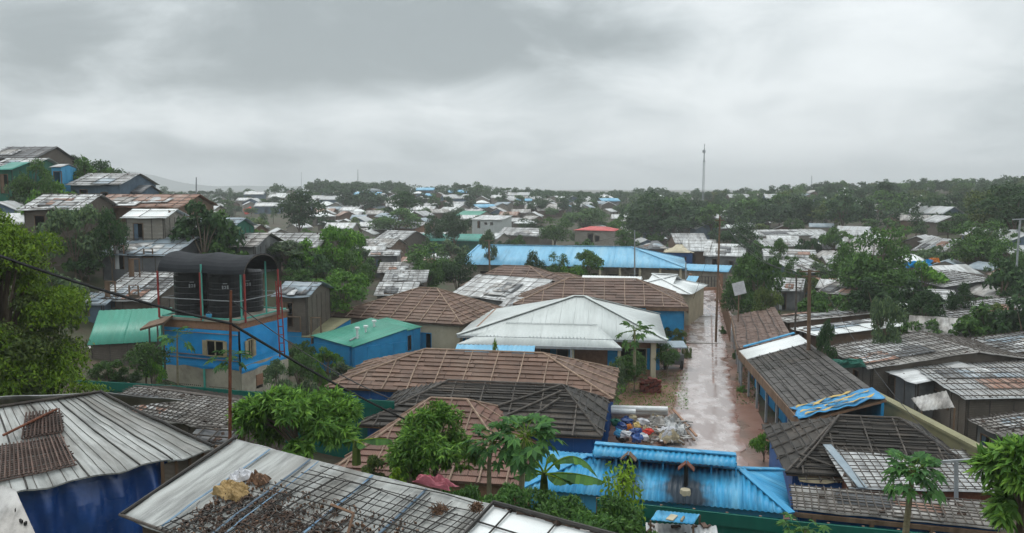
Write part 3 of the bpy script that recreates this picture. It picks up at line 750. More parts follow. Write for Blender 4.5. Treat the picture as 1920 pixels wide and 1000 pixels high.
# ================================================================ SETTING
def grid_mesh(xs, ys, zf, mat_, name):
    X, Y = np.meshgrid(xs, ys); Z = zf(X.ravel(), Y.ravel())
    V = np.stack([X.ravel(), Y.ravel(), Z], 1); nx, ny = len(xs), len(ys)
    i = np.arange((ny - 1) * (nx - 1)); r, c = i // (nx - 1), i % (nx - 1); a = r * nx + c
    Fc = np.stack([a, a + 1, a + nx + 1, a + nx], 1)
    me = bpy.data.meshes.new(name); me.from_pydata(V.tolist(), [], Fc.tolist()); me.materials.append(mat_)
    me.polygons.foreach_set('use_smooth', [True] * len(me.polygons)); return link(name, me)
ROADX = lambda y: .3 + .243 * y
def ground_z(x, y):
    z = terr(x, y)
    bumps = np.sin(x * 1.3 + np.sin(y * .9)) * np.sin(y * 1.1 + 1.7) * .05
    near = np.clip((np.hypot(x - (.3 + .243 * y), 0) - 2.4) / 1.5, 0, 1)
    return z + bumps * near
xs = np.concatenate([np.linspace(-3200, -330, 10), np.arange(-320, -60, 8), np.arange(-60, 60, 1.2), np.arange(60, 420, 8), np.linspace(430, 3200, 10)])
ys = np.concatenate([np.linspace(-300, -20, 6), np.arange(-14, 130, 1.2), np.arange(130, 860, 8), np.linspace(900, 3300, 14)])
g_o = grid_mesh(xs, ys, lambda x, y: ground_z(x, y), M['ground'], 'ground'); props(g_o, kind='structure')
# red mud apron along the road, the wet concrete road, its drain and cross beams
def strip(name, y0, y1, wl, wr, dz, mat_, n=60, edge=.0):
    mb = MB(); rows = []
    for i in range(n + 1):
        y = y0 + (y1 - y0) * i / n; t = i / n; c = ROADX(y)
        a = c - (wl[0] + (wl[1] - wl[0]) * t) + edge * (noise.noise((y * .7, 1, 0)) + .5 * noise.noise((y * 2.1, 4, 0))); b = c + (wr[0] + (wr[1] - wr[0]) * t) + edge * (noise.noise((y * .7, 9, 0)) + .5 * noise.noise((y * 2.1, 12, 0)))
        row = []
        for k in range(7):
            x = a + (b - a) * k / 6; row.append(Vector((x, y, max(gz(x, y), -.05) + dz)))
        rows.append(row)
    for i in range(n):
        for k in range(6): mb.face([rows[i][k], rows[i][k + 1], rows[i + 1][k + 1], rows[i + 1][k]], [(k / 6, i / 6), ((k + 1) / 6, i / 6), ((k + 1) / 6, (i + 1) / 6), (k / 6, (i + 1) / 6)])
    o = mb.build(name, mat_, None, 'structure', smooth=True); return o
strip('mud_verge', 30, 101, (6.5, 2.6), (3.4, 2.0), .05, M['mud'], edge=.9)
strip('road', 29, 101, (2.25, 1.5), (1.9, 1.1), .075, M['road'], n=140, edge=.45)
mb = MB()
for y in np.arange(52, 80, .9):
    x = ROADX(y) + .42; z = max(gz(x, y), -.05) + .079; mb.face([(x - .07, y, z), (x + .07, y, z), (x + .07 + .243 * .86, y + .86, z), (x - .07 + .243 * .86, y + .86, z)])
mb.build('road_drain', M['mud'], None, 'structure')
for y in (65.5, 79.5):
    c = ROADX(y); z = gz(c, y) + .09
    MB().bar((c - 2.0, y + .48, z), (c + 2.6, y - .63, z), .28, .06).build('road_beam', M['concrete'], None, 'structure')
# far ridge on the horizon
mb = MB(); n = 60
for i in range(n):
    def rp(k):
        px = -250 + 900 * k / n; h = 22 * math.exp(-((px - 215) / 75) ** 2) + 12 * math.exp(-((px - 290) / 60) ** 2) + 26 * math.exp(-((px + 60) / 160) ** 2) + 2.2 * noise.noise((k * .35, 0, 0)) + 3
        return (px - 960) / F * 2700, max(h, 1) * 2700 / F + 13
    (x0, z0), (x1, z1) = rp(i), rp(i + 1)
    mb.face([(x0, 2700, z0), (x1, 2700, z1), (x1, 2500, 0), (x0, 2500, 0)]); mb.face([(x0, 2700, z0), (x0, 3000, 0), (x1, 3000, 0), (x1, 2700, z1)])
mb.build('far_hills', M['hill_far'], None, 'structure', smooth=True)
# humid air
hz = bpy.data.materials.new('haze'); hz.use_nodes = True; hn = hz.node_tree; hn.nodes.remove(hn.nodes['Principled BSDF'])
pv = hn.nodes.new('ShaderNodeVolumePrincipled'); pv.inputs['Density'].default_value = HAZE = .00055; pv.inputs['Color'].default_value = (.93, .96, .97, 1); pv.inputs['Anisotropy'].default_value = .2
hn.links.new(pv.outputs[0], hn.nodes['Material Output'].inputs['Volume'])
MB().abox(-3400, -400, -12, 3400, 3500, 90).build('haze', hz, None, 'stuff')

# ================================================================ CENTRAL COMPOUND
SM = (-13.5)   # the compound is square to the road
# --- long brown mat roof
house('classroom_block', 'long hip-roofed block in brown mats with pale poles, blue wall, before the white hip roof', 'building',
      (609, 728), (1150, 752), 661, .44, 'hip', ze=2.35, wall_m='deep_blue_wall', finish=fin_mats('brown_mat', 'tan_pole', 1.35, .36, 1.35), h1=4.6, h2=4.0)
# --- dark mat roof in front of it
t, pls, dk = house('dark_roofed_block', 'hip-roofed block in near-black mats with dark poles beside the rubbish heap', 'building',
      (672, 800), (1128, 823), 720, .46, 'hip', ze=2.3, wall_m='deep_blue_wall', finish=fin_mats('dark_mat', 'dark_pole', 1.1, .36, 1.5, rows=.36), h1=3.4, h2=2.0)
p0 = pls[0]
for (u0, v0, u1, v1) in ((dk[3] - 2.05, p0.v1 - .05, dk[3] - 6.6, .55), (dk[3] - 2.0, p0.v1 - .5, dk[3] - 5.2, .3), (dk[3] - 2.0, p0.v1 - 1.0, dk[3] - 3.9, .2)):
    MB().tube([p0.P(u0, v0, .16), p0.P((u0 + u1) / 2, (v0 + v1) / 2, .15), p0.P(u1, v1, .15)], .05, 6).build('loose_pole', M['dark_pole'], t, smooth=True)
# --- lower brown roof, partly hidden by the mango trees
house('low_brown_block', 'low hip-roofed block in reddish brown mats half hidden behind the mango trees', 'building',
      (618, 890), (985, 914), 752, .44, 'hip', ze=1.7, wall_m='brick_wall', finish=fin_mats('terracotta', 'tan_pole', 1.2, .38, 1.1), h1=2.9, h2=3.3)
# --- white metal hip roof
t, pls, wh = house('white_roofed_hall', 'hall under a big white sheet-metal hip roof with brick walls and a porch', 'building',
      (857, 629), (1251, 639), 556, .37, 'hip', ze=2.75, wall_m='brick_wall', W_max=13.2, over=1.1, frame_m='cream_wall',
      openings=[(4.6, 5.6, .9, 2.0, 'window', None), (5.75, 6.6, .9, 2.0, 'window', 'blue_wall'), (10.2, 12.0, .5, 2.0, 'window', 'blue_wall')],
      finish=fin_corr('metal_white', .25, .007, sheet=1.0, ridge_m='metal_white', gut='galv'), h1=7.8, h2=5.8)
A, e1, e2, L, W, w_, rise, ze, g = wh
pf = pls[0]
pp = Plane([A + e1 * .2 - e2 * 1.0 + Vector((0, 0, -.42)), A + e1 * (L - 3.0) - e2 * 1.0 + Vector((0, 0, -.42)), pf.P(L - 4.7, 1.7, .06), pf.P(3.2, 1.7, .06)])
skin(pp, M['metal_white'], t, 'porch_roof', corr=(.25, .007), lump=0)
MB().bar(pp.pts[3] + Vector((0, 0, .07)), pp.pts[2] + Vector((0, 0, .07)), .07, .03).build('flashing', M['metal_white'], t)
MB().bar(pp.pts[0] + Vector((0, 0, -.05)), pp.pts[1] + Vector((0, 0, -.05)), .13, .17).build('gutter', M['galv'], t)
for u in (.4, 5.2, L - 6.3, L - 3.2):
    q = A + e1 * u - e2 * .8; MB().bar((q.x, q.y, -.1), (q.x, q.y, ze - .45), .18).build('porch_post', M['cream_wall'], t)
q = A + e1 * (L - .9) + e2 * .5; MB().bar((q.x, q.y, -.1), (q.x, q.y, ze - .1), .34).build('corner_pillar', M['cream_wall'], t)
q = A + e1 * 8.0 - e2 * .98; MB().tube([(q.x, q.y, .3), (q.x, q.y, ze - .5)], .08, 8).build('rain_pipe', M['galv'], t, smooth=True)
# blue solar-like tin lean-to left of its front
house('blue_tin_lean_to', 'low blue tin lean-to roof beneath the left eave of the white hip roof', 'shed', (848, 673), (1000, 676), 648, .28, 'shed', ze=1.95,
      wall_m='brick_wall', finish=fin_corr('metal_skyblue', .3, .02, ridge_m=None), over=.1)
tp = thing('vent_pipe', 'white T-topped vent pipe standing before the white-roofed hall', 'pipe', atz(1111, 690, 0.2))
c = at(1110, 652, atz(1111, 690, .2).y); MB().tube([(c.x, c.y, 0), c], .09, 8).build('pipe', M['white_plastic'], tp); MB().tube([c + Vector((-.28, 0, 0)), c + Vector((.28, 0, 0))], .09, 8).build('tee', M['white_plastic'], tp)
# --- brown hip roof behind it (blue end wall by the road)
t, pls, b5 = house('blue_walled_block', 'hip-roofed block in greyish brown mats with a bright blue wall by the road', 'building',
      (962, 572), (1290, 578), 524, .40, 'hip', ze=2.9, wall_m='blue_wall', finish=fin_mats('brown_mat2', 'tan_pole', 1.8, .5, 1.7), h1=4.6, h2=4.2)
A, e1, e2, L, W, w_, rise, ze, g = b5
MB().bar(A + e1 * (L - 3.5) + Vector((0, 0, -.14)), A + e1 * (L + .02) + Vector((0, 0, -.14)), .1, .26).build('fascia', M['wood'], t)
MB().bar(A + e1 * L + Vector((0, 0, -.2)), A + e1 * L + e2 * W + Vector((0, 0, -.2)), .12, .5).build('fascia', M['wood'], t)
# --- brown hip roof left, cream walls and blue windows
ops = [(.7 + i * 1.5, 1.5 + i * 1.5, .9, 2.0, 'window', None) for i in range(3)] + [(8.0, 8.9, .1, 2.0, 'door', 'blue_wall'), (6.0, 7.2, 1.0, 2.0, 'window', 'blue_wall')]
house('cream_walled_block', 'hip-roofed block in brown mats with cream walls and blue windows behind the mint roof', 'building',
      (610, 594), (866, 611), 541, .46, 'hip', ze=2.75, wall_m='cream_wall', W_max=9.6, openings=ops, frame_m='blue_wall',
      side_openings=[(.8 + i * 1.3, 1.5 + i * 1.3, .9, 1.9, 'window', 'blue_wall') for i in range(5)], finish=fin_mats('brown_mat', 'tan_pole', 1.5, .45, 1.3), h1=6.2, h2=4.2)
# --- small brown hip roof further back
house('back_brown_block', 'brown mat hip roof between the blue long roof and the tattered white tarps', 'building',
      (862, 538), (1045, 545), 500, .42, 'hip', ze=2.6, wall_m='mud_wall', finish=fin_mats('brown_mat2', 'tan_pole', 2.0, .55, 1.9), h1=3.4, h2=4.2)
house('plain_brown_shed', 'low brown mat roof just left of the far white roof', 'shed', (990, 535), (1105, 537), 514, .33, 'hip', ze=2.4, wall_m='mud_wall', finish=fin_mats('brown_mat2', 'tan_pole', 2.4, .6, 5), h1=1.5, h2=2.5)
# --- bright white roof beyond the brown one
house('bright_white_block', 'bright white hip roof beside the road, this side of the blue long roof', 'building', (1150, 545), (1297, 553), 515, .34, 'hip', ze=3.0,
      wall_m='cream_wall', finish=fin_corr('metal_bright', .3, .012, ridge_m='metal_bright'), h1=5.4, h2=4.8)
house('bright_white_annex', 'low white roof adjoining the bright white hip roof', 'building', (1085, 537), (1200, 540), 518, .25, 'gable', ze=3.1, wall_m='cream_wall', finish=fin_corr('metal_bright', .3, .012))
# --- tattered white tarp roofs between
for lab, l, r, rp_, mm in (('tattered white tarp roof left of the greyish brown hip roof', (842, 556), (985, 570), 521, 'tarp_white'),
                       ('ragged grey tarp roof tucked against the white-roofed hall', (925, 585), (985, 590), 560, 'tarp_grey')):
    house('tarp_shelter', lab, 'shelter', l, r, rp_, .34, 'gable', ze=2.3, wall_m='tarp_dark', finish=fin_tarp(mm, (1.0, 1.6), lump=.13, deb=14, pole='dark_pole'))
# --- blue long roof
t, pls, bl = house('blue_long_hall', 'very long low hall under a pale blue metal roof at the end of the road', 'building', (858, 496), (1288, 504), 462, .27, 'hip', ze=2.6, wall_m='old_concrete', over=1.3,
      finish=fin_corr('metal_skyblue', .5, .015, sheet=3.0, ridge_m='metal_skyblue'), h1=1.2, h2=7.5, frame_m='cream_wall',
      openings=[(1.5 + i * 2.9, 3.2 + i * 2.9, .8, 1.9, 'window', None) for i in range(9)])
A, e1, e2, L, W, w_, rise, ze, g = bl
for i in range(9):
    q = A + e1 * (L - .8 - 2.6 * i) + e2 * .35; MB().bar((q.x, q.y, -.2), (q.x, q.y, ze), .28).build('veranda_post', M['cream_wall'], t)
house('blue_hall_wing', 'lower pale blue wing running on behind the utility pole', 'building', (1245, 506), (1366, 511), 496, .2, 'shed', ze=2.3, wall_m='old_concrete', finish=fin_corr('metal_skyblue', .5, .015), over=.8)
house('blue_tin_kiosk', 'tiny blue-roofed kiosk beside the bright white hip roof', 'kiosk', (1284, 530), (1304, 531), 518, .3, 'shed', ze=2.3, wall_m='old_concrete', finish=fin_corr('metal_skyblue', .3, .015), over=.1)
# --- mint roof block
t, pls, mi = house('mint_roofed_washroom', 'washroom block with mint green sheet roof, white pipes and bright blue walls', 'building', (655, 650), (792, 613), None, .2, 'shed', ze=2.55, W=3.3, rise=.45,
      wall_m='blue_wall', finish=fin_corr('metal_mint', .3, .012, sheet=1.6), over=.15, openings=[(.3, 1.5, .1, 2.1, 'door', None), (4.4, 4.9, .8, 1.9, 'window', None), (5.5, 5.9, .8, 1.9, 'window', None), (6.6, 7.0, .8, 1.9, 'window', None)], frame_m='dark_pole')
pm = pls[0]
for (u, v, h) in ((1.7, .7, .75), (3.0, 1.0, .6), (4.2, 1.2, .75)):
    b = pm.P(u, v); k = MB(); k.tube([b, b + Vector((0, 0, h))], .075, 8).build('vent_pipe', M['white_plastic'], t)
    MB().tube([b + Vector((0, 0, h)), b + Vector((0, 0, h + .13))], .17, 9).build('vent_cap', M['white_plastic'], t)
MB().tube([pm.P(.9, .7, .1), pm.P(6.2, 2.2, .1)], .05, 6).build('roof_pipe', M['galv'], t)
house('small_mint_roof', 'small mint green gable roof just left of the washroom block', 'building', (598, 628), (662, 652), 606, .2, 'shed', ze=2.5, wall_m='blue_wall', finish=fin_corr('metal_mint', .3, .012), over=.1,
      openings=[(.8, 1.8, .1, 2.0, 'door', None)])
house('olive_walled_shed', 'blue shed with flat olive roof between tank house and mint roof', 'shed', (525, 630), (600, 634), 596, .12, 'shed', ze=2.5, wall_ms=['blue_wall', 'blue_wall', 'olive_wall', 'blue_wall'], over=.05,
      finish=fin_corr('olive_wall', 3, .002), openings=[(.5, 1.6, .9, 2.0, 'window', None), (2.4, 3.2, .1, 2.0, 'door', None)])

# ================================================================ BLUE CORRUGATED KITCHEN
t, pls, kb = house('blue_corrugated_kitchen', 'kitchen block under a bright blue corrugated roof with a raised ridge vent', 'building', (978, 917), (1484, 966), 868, .30, 'hip', ze=2.3,
      wall_m='light_blue_wall', finish=fin_corr('metal_blue', .19, .03, sheet=.95, ridge_m='metal_blue'), over=.3, h1=2.0, h2=1.6)
A, e1, e2, L, W, w_, rise, ze, g = kb
zc = ze + rise
a = A + e1 * 2.3 + e2 * w_; b = A + e1 * (L - 1.75) + e2 * w_
for s_ in (-1, 1):
    pl = Plane([a + e2 * s_ * .62 + Vector((0, 0, zc - a.z + .28)), b + e2 * s_ * .62 + Vector((0, 0, zc - b.z + .28)), b + Vector((0, 0, zc - b.z + .52)), a + Vector((0, 0, zc - a.z + .52))])
    skin(pl, M['metal_blue'], t, 'vent_roof', corr=(.19, .022), lump=0)
for k in range(7):
    q = a.lerp(b, k / 6)
    for s_ in (-1, 1): MB().bar(Vector((q.x, q.y, zc - .25)) + e2 * s_ * .4, Vector((q.x, q.y, zc + .4)) + e2 * s_ * .4, .06).build('vent_post', M['metal_blue'], t)
MB().bar(Vector((a.x, a.y, zc + .56)), Vector((b.x, b.y, zc + .56)), .3, .05).build('vent_ridge', M['metal_blue'], t)
# soot round the two flues is a stain on the sheets with its own shape
m = M['metal_blue'].copy(); m.name = 'metal_blue_sooty'; M['metal_blue_sooty'] = m
ntm = m.node_tree; b_ = ntm.nodes['Principled BSDF']; src = b_.inputs['Base Color'].links[0].from_socket
geo = ntm.nodes.new('ShaderNodeNewGeometry'); fac = None; nzn = ntm.nodes.new('ShaderNodeTexNoise'); nzn.inputs['Scale'].default_value = 2.2; ntm.links.new(geo.outputs['Position'], nzn.inputs['Vector'])
pf = pls[0]
flues = []
for (px, py) in ((1178, 893), (1286, 912)):
    d = ray(px, py); tt = (pf.O - EYE).dot(pf.N) / d.dot(pf.N); flues.append(EYE + d * tt)
def mk(op, x, y):
    q = ntm.nodes.new('ShaderNodeMath'); q.operation = op
    for i, v in enumerate((x, y)):
        if hasattr(v, 'node'): ntm.links.new(v, q.inputs[i])
        else: q.inputs[i].default_value = v
    return q.outputs[0]
for i, c in enumerate(flues):
    s_ = ntm.nodes.new('ShaderNodeVectorMath'); s_.operation = 'SUBTRACT'; ntm.links.new(geo.outputs['Position'], s_.inputs[0]); s_.inputs[1].default_value = c - pf.V * .35
    m_ = ntm.nodes.new('ShaderNodeVectorMath'); m_.operation = 'MULTIPLY'; ntm.links.new(s_.outputs[0], m_.inputs[0]); m_.inputs[1].default_value = (1.15, .8, .8)
    l_ = ntm.nodes.new('ShaderNodeVectorMath'); l_.operation = 'LENGTH'; ntm.links.new(m_.outputs[0], l_.inputs[0])
    f_ = mk('MULTIPLY', mk('MAXIMUM', mk('SUBTRACT', mk('ADD', (.4, .75)[i], mk('MULTIPLY', nzn.outputs['Fac'], .9)), l_.outputs['Value']), 0), 1.7)
    fac = f_ if fac is None else mk('ADD', fac, f_)
fac = mk('MINIMUM', fac, .93)
mxn = ntm.nodes.new('ShaderNodeMix'); mxn.data_type = 'RGBA'; ntm.links.new(fac, mxn.inputs[0]); ntm.links.new(src, mxn.inputs[6]); mxn.inputs[7].default_value = (.025, .025, .028, 1); ntm.links.new(mxn.outputs[2], b_.inputs['Base Color'])
for o in t.children:
    if o.name.startswith('roof_sheet'): o.data.materials[0] = m
for i, c in enumerate(flues):
    fl = thing('roof_flue', ('sooty roof flue with peaked grey cowl, nearer the papaya trees', 'sooty roof flue with reddish peaked cowl, nearer the road')[i], 'chimney', c)
    MB().tube([c - Vector((0, 0, .1)), c + Vector((0, 0, .75))], .075, 8).build('pipe', M['dark'], fl); top = c + Vector((0, 0, .72))
    k = MB()
    for s_ in (-1, 1): k.bar(top + e1 * .02 * s_ + Vector((0, 0, .14)), top + e1 * .27 * s_ + Vector((0, 0, -.10)), .38, .03)
    k.build('cowl', M['rust'] if i else M['wood'], fl)
    MB().tube([c - pf.V * .42 + Vector((0, 0, -.02)), c - pf.V * .42 + Vector((0, 0, .16))], [.2, .17], 10).build('flue_stub', M['cream_wall'] if i else M['dark'], fl)
# ================================================================ WATER TOWER
TY = 43.0
t0 = at(311, 735, TY); t1 = at(452, 742, TY - 1.6)
ex = Vector((t1.x - t0.x, t1.y - t0.y, 0)); TL = ex.length; ex.normalize(); ey = Vector((-ex.y, ex.x, 0)); TD = 4.2
zg = 1.7; z_tar = at(380, 684, TY).z; z_slab = at(380, 612, TY).z; z_deck = at(380, 597, TY).z
tw = thing('water_tower_house', 'two-storey tank house wrapped in bright blue tarpaulin beneath black water tanks', 'tower', Vector((t0.x, t0.y, zg)))
q = [Vector((t0.x, t0.y, 0)), Vector((t0.x, t0.y, 0)) + ex * TL]; q += [q[1] + ey * TD, q[0] + ey * TD]
for i in range(4): wall(tw, q[i], q[(i + 1) % 4], zg - .5, z_tar + .25, M['tower_concrete'], .14, [(1.2, 1.8, .9, 1.5)] if i == 1 else ())
# brick vent holes low on the front wall
k = MB()
for r in range(3):
    for c in range(34):
        u = .35 + c * (TL - .6) / 34
        if abs(u - TL * .55) < .2: continue
        p = q[0] + ex * (u + (r % 2) * .05) - ey * .072 + Vector((0, 0, zg + .45 + r * .13)); k.box(p, ex, ey, (0, 0, 1), .03, .006, .025)
k.build('vent_holes', M['dark'], tw, 'stuff')
for u in (0.02, TL * .55): MB().bar(q[0] + ex * u - ey * .1 + Vector((0, 0, zg - .3)), q[0] + ex * u - ey * .1 + Vector((0, 0, z_deck if u < .1 else z_tar)), .1).build('corner_pipe', M['mint_pipe'], tw)
MB().box(q[1] + ey * 1.5 + Vector((0, 0, zg + .9)) + ex * .09, ey, ex, (0, 0, 1), .3, .02, .3).build('hatch', M['brick_wall'], tw)
# tarpaulin storey: real sheets a little puffed, with windows cut in
def tarp_wall(a, d, n_, L, z0, z1, opening=None, seed=0, hem=.12):
    mb = MB(); nu, nv = int(L / .14), int((z1 - z0) / .14)
    def Pn(i, j):
        u, h = L * i / nu, z0 + (z1 - z0) * j / nv
        b = .07 + .05 * noise.noise((u * 1.1 + seed, h * 1.4, 0)) + .035 * math.sin((h - z0) * 9 + 1.5 * noise.noise((u * .8, seed, 2))) * max(0, 1 - (h - z0) / 1.1)
        hh = h + (hem * noise.noise((u * .7 + seed, 0, 0)) if j == 0 else 0)
        return a + d * u + n_ * b + Vector((0, 0, hh))
    for i in range(nu):
        for j in range(nv):
            u, h = L * (i + .5) / nu, z0 + (z1 - z0) * (j + .5) / nv
            if opening and opening[0] < u < opening[1] and opening[2] < h < opening[3]: continue
            mb.face([Pn(i, j), Pn(i + 1, j), Pn(i + 1, j + 1), Pn(i, j + 1)])
    return mb.build('tarp_sheet', M['tarp_bright'], tw, smooth=True)
zw0, zw1 = at(410, 659, TY).z, at(410, 631, TY).z
win = (TL * .60, TL * .82)
tarp_wall(q[0], ex, -ey, TL, z_tar, z_slab, (win[0], win[1], zw0, zw1), 1)
tarp_wall(q[1], ey, ex, TD, z_tar - .15, z_slab + .1, (.55, .95, zw0 - .1, zw1), 5)
tarp_wall(q[2], -ex, ey, TL, z_tar, z_slab, None, 8); tarp_wall(q[3], -ey, -ex, TD, z_tar, z_slab, None, 9)
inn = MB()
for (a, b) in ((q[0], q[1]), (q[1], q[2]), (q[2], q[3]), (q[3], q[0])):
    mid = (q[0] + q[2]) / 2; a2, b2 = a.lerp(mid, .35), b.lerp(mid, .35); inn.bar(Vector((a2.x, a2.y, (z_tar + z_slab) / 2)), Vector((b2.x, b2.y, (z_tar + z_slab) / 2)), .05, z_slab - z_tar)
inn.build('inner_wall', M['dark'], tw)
for (a, d, nn, u0, u1, z0, z1) in ((q[0], ex, -ey, win[0], win[1], zw0, zw1), (q[1], ey, ex, .55, .95, zw0 - .1, zw1)):
    wn = MB()
    for u in (u0, (u0 + u1) / 2, u1): wn.bar(a + d * u + nn * .13 + Vector((0, 0, z0)), a + d * u + nn * .13 + Vector((0, 0, z1)), .06)
    for z in (z0, z1): wn.bar(a + d * (u0 - .03) + nn * .13 + Vector((0, 0, z)), a + d * (u1 + .03) + nn * .13 + Vector((0, 0, z)), .06)
    wo = wn.build('window', M['straw'], tw)
    for (ua, ub) in ((u0 - .27, u0 - .03), (u1 + .03, u1 + .22)): MB().box(a + d * (ua + ub) / 2 + nn * .15 + Vector((0, 0, (z0 + z1) / 2)), d, nn, (0, 0, 1), (ub - ua) / 2, .015, (z1 - z0) / 2).build('shutter', M['straw'], wo)
for zc_ in (z_tar + .55, z_slab - .18, z_tar + .75):
    MB().bar(q[0] - ey * .13 + Vector((0, 0, zc_)), q[1] - ey * .13 + Vector((0, 0, zc_)), .045, .03).build('tarp_batten', M['tan_pole'], tw)
# masonry ring beam, deck and rim
mid = (q[0] + q[1] + q[2] + q[3]) / 4
MB().box(Vector((mid.x, mid.y, (z_slab + z_deck) / 2)), ex, ey, (0, 0, 1), TL / 2 + .02, TD / 2 + .02, (z_deck - z_slab) / 2).build('ring_beam', M['brick_wall'], tw)
MB().box(Vector((mid.x, mid.y, z_deck + .06)), ex, ey, (0, 0, 1), TL / 2 + .12, TD / 2 + .12, .06).build('deck', M['old_concrete'], tw)
for i in range(4):
    a, b = q[i], q[(i + 1) % 4]; up = Vector((0, 0, z_deck + .17)); MB().bar(a + up, b + up, .07).build('deck_rail', M['mint_pipe'], tw)
    z_h = at(350, 558, TY).z
    MB().bar(Vector((a.x, a.y, z_h)), Vector((b.x, b.y, z_h)), .04).build('handrail', M['galv'], tw)
# tanks
def tank(c, r, h, lab):
    tk = thing('water_tank', lab, 'tank', c, 'black tanks on the tank house'); ring = []
    prof = [(0, r * .97), (.04, r), (.06, r), (h * .78, r)]
    prof = []
    nb = 7
    for i in range(nb):
        z0 = h * .8 * i / nb; z1 = h * .8 * (i + 1) / nb; prof += [(z0, r * .975), (z0 + .05, r), (z1 - .05, r), (z1, r * .975)]
    prof += [(h * .84, r * .97), (h * .92, r * .72), (h * .95, r * .36), (h * .955, r * .30)]
    mb = MB(); mb.tube([c + Vector((0, 0, z + .001 * i)) for i, (z, _) in enumerate(prof)], [x for _, x in prof], 28); mb.build('body', M['tank_black'], tk, smooth=True)
    MB().tube([c + Vector((0, 0, h * .95)), c + Vector((0, 0, h * 1.0)), c + Vector((0, 0, h * 1.01))], [r * .3, r * .3, r * .2], 16).build('lid', M['tank_black'], tk, smooth=True)
    # moulded white emblem facing the viewer
    d = (EYE - c); d.z = 0; d.normalize(); s_ = Vector((-d.y, d.x, 0)); k = MB(); b = c + d * (r + .012) + Vector((0, 0, h * .60))
    for (u, v, wu, hv) in ((-.12, 0, .05, .16), (.0, .06, .06, .04), (.0, -.06, .06, .04), (.13, 0, .05, .16), (.02, .0, .04, .04), (.0, .2, .14, .035)): k.box(b + s_ * u + Vector((0, 0, v)) - d * (u * u * .6), s_, d, (0, 0, 1), wu * .8, .006, hv * .6)
    k.build('emblem', M['galv'], tk, 'stuff'); return tk
zt = z_deck + .12; r_ = .93; h_ = at(360, 508, TY).z - zt + .3
tank(q[0] + ex * 1.0 + ey * 1.2 + Vector((0, 0, zt)), r_, h_, 'black water tank at the left front of the tank house deck')
tank(q[0] + ex * 3.2 + ey * 1.2 + Vector((0, 0, zt)), r_, h_, 'black water tank at the right front corner of the tank house deck')
tank(q[0] + ex * 3.1 + ey * 3.25 + Vector((0, 0, zt)), r_ * .9, h_ * .95, 'black water tank at the back of the tank house deck')
# barrel canopy of shade cloth on red posts
cn = thing('barrel_canopy', 'arched black shade-cloth canopy on red posts over the water tanks', 'canopy', Vector((mid.x, mid.y, zt)))
z_e = at(400, 508, TY).z; zr = at(400, 474, TY).z - z_e
mb = MB(); n1, n2 = 16, 14; a0 = q[0] - ex * .08; Lc = TL * 1.13; Wc = 2.9
def cp(i, j):
    u = Lc * i / n1; th = math.pi * j / n2; sag_ = .10 * abs(math.sin(2 * math.pi * i / n1)) ** 1.0
    return a0 + ex * u + ey * (Wc * .5 * (1 - math.cos(th)) - .15) + Vector((0, 0, z_e + zr * math.sin(th) - sag_ * (.3 + math.sin(th))))
for i in range(n1):
    for j in range(n2): mb.face([cp(i, j), cp(i + 1, j), cp(i + 1, j + 1), cp(i, j + 1)])
mb.build('cloth', M['shade_cloth'], cn, smooth=True)
for i in (0, n1 // 2, n1):
    MB().tube([cp(i, j) - Vector((0, 0, .05)) for j in range(n2 + 1)], .03, 5).build('hoop', M['dark_pole'], cn)
    for j in (0, n2):
        p = cp(i, j); MB().bar((p.x, p.y, zt - .05), (p.x, p.y, p.z + (.02 if j == 0 else .02)), .085).build('post', M['red_paint'], cn)
for (u, v) in ((TL * .56, -.12), (TL * .98, .4), (TL * 1.0, 2.4)):
    p = q[0] + ex * u + ey * v; MB().tube([(p.x, p.y, zt - .1), (p.x, p.y, z_e + .45)], .05, 7).build('water_pipe', M['mint_pipe'], tw, smooth=True)
bk = thing('blue_bucket', 'small light blue bucket on the tank house deck', 'bucket', q[0] + ex * TL * .62 - ey * .0 + Vector((0, 0, zt)))
p = bk.location; MB().tube([p, p + Vector((0, 0, .26))], [.12, .16], 12).build('body', M['light_blue_wall'], bk); MB().tube([p + Vector((-.16, 0, .26)), p + Vector((0, 0, .4)), p + Vector((.16, 0, .26))], .01, 4).build('handle', M['galv'], bk)
# red ladder at its right side
ld = thing('red_ladder', 'red steel ladder standing at the right side of the tank house', 'ladder', at(524, 665, TY + .8))
for px in (517, 526):
    a = at(px, 527, TY + .8); b = at(px + 8, 670, TY + .8); MB().bar(a, b, .06).build('rail', M['red_paint'], ld)
for k in range(9):
    a = at(517 + k * .9, 535 + k * 15.5, TY + .8); b = at(526 + k * .9, 535 + k * 15.5, TY + .8); MB().bar(a, b, .045).build('rung', M['red_paint'], ld)
# mint roofs left of the tower
house('mint_roofed_store', 'store under a large mint green sheet roof left of the tank house', 'building', (163, 648), (312, 640), 580, .34, 'shed', ze=4.3, wall_m='bamboo_wall', finish=fin_corr('metal_mint', .3, .012, sheet=1.8), over=.2)
house('low_lattice_hut', 'low hut with pale lattice roof and brown wall by the feathery tree', 'hut', (150, 678), (262, 668), 648, .3, 'gable', ze=3.2, wall_m='mud_wall', finish=fin_tarp('tarp_white', (.4, .6), deb=10))
bc = thing('bamboo_canopy', 'small brown plank awning on posts against the tank house', 'awning', at(275, 660, 42))
a, b = at(262, 618, 41.5), at(306, 606, 41.5); pl = Plane([a, b, b + Vector((0, 1.2, .2)), a + Vector((0, 1.2, .2))]); slab(pl, M['wood'], bc, 'awning_board', -.08, .03)
for p in (a.lerp(b, .4), a.lerp(b, .75), b): MB().bar((p.x, p.y, p.z), (p.x, p.y, 1.8), .07).build('post', M['dark_pole'], bc)
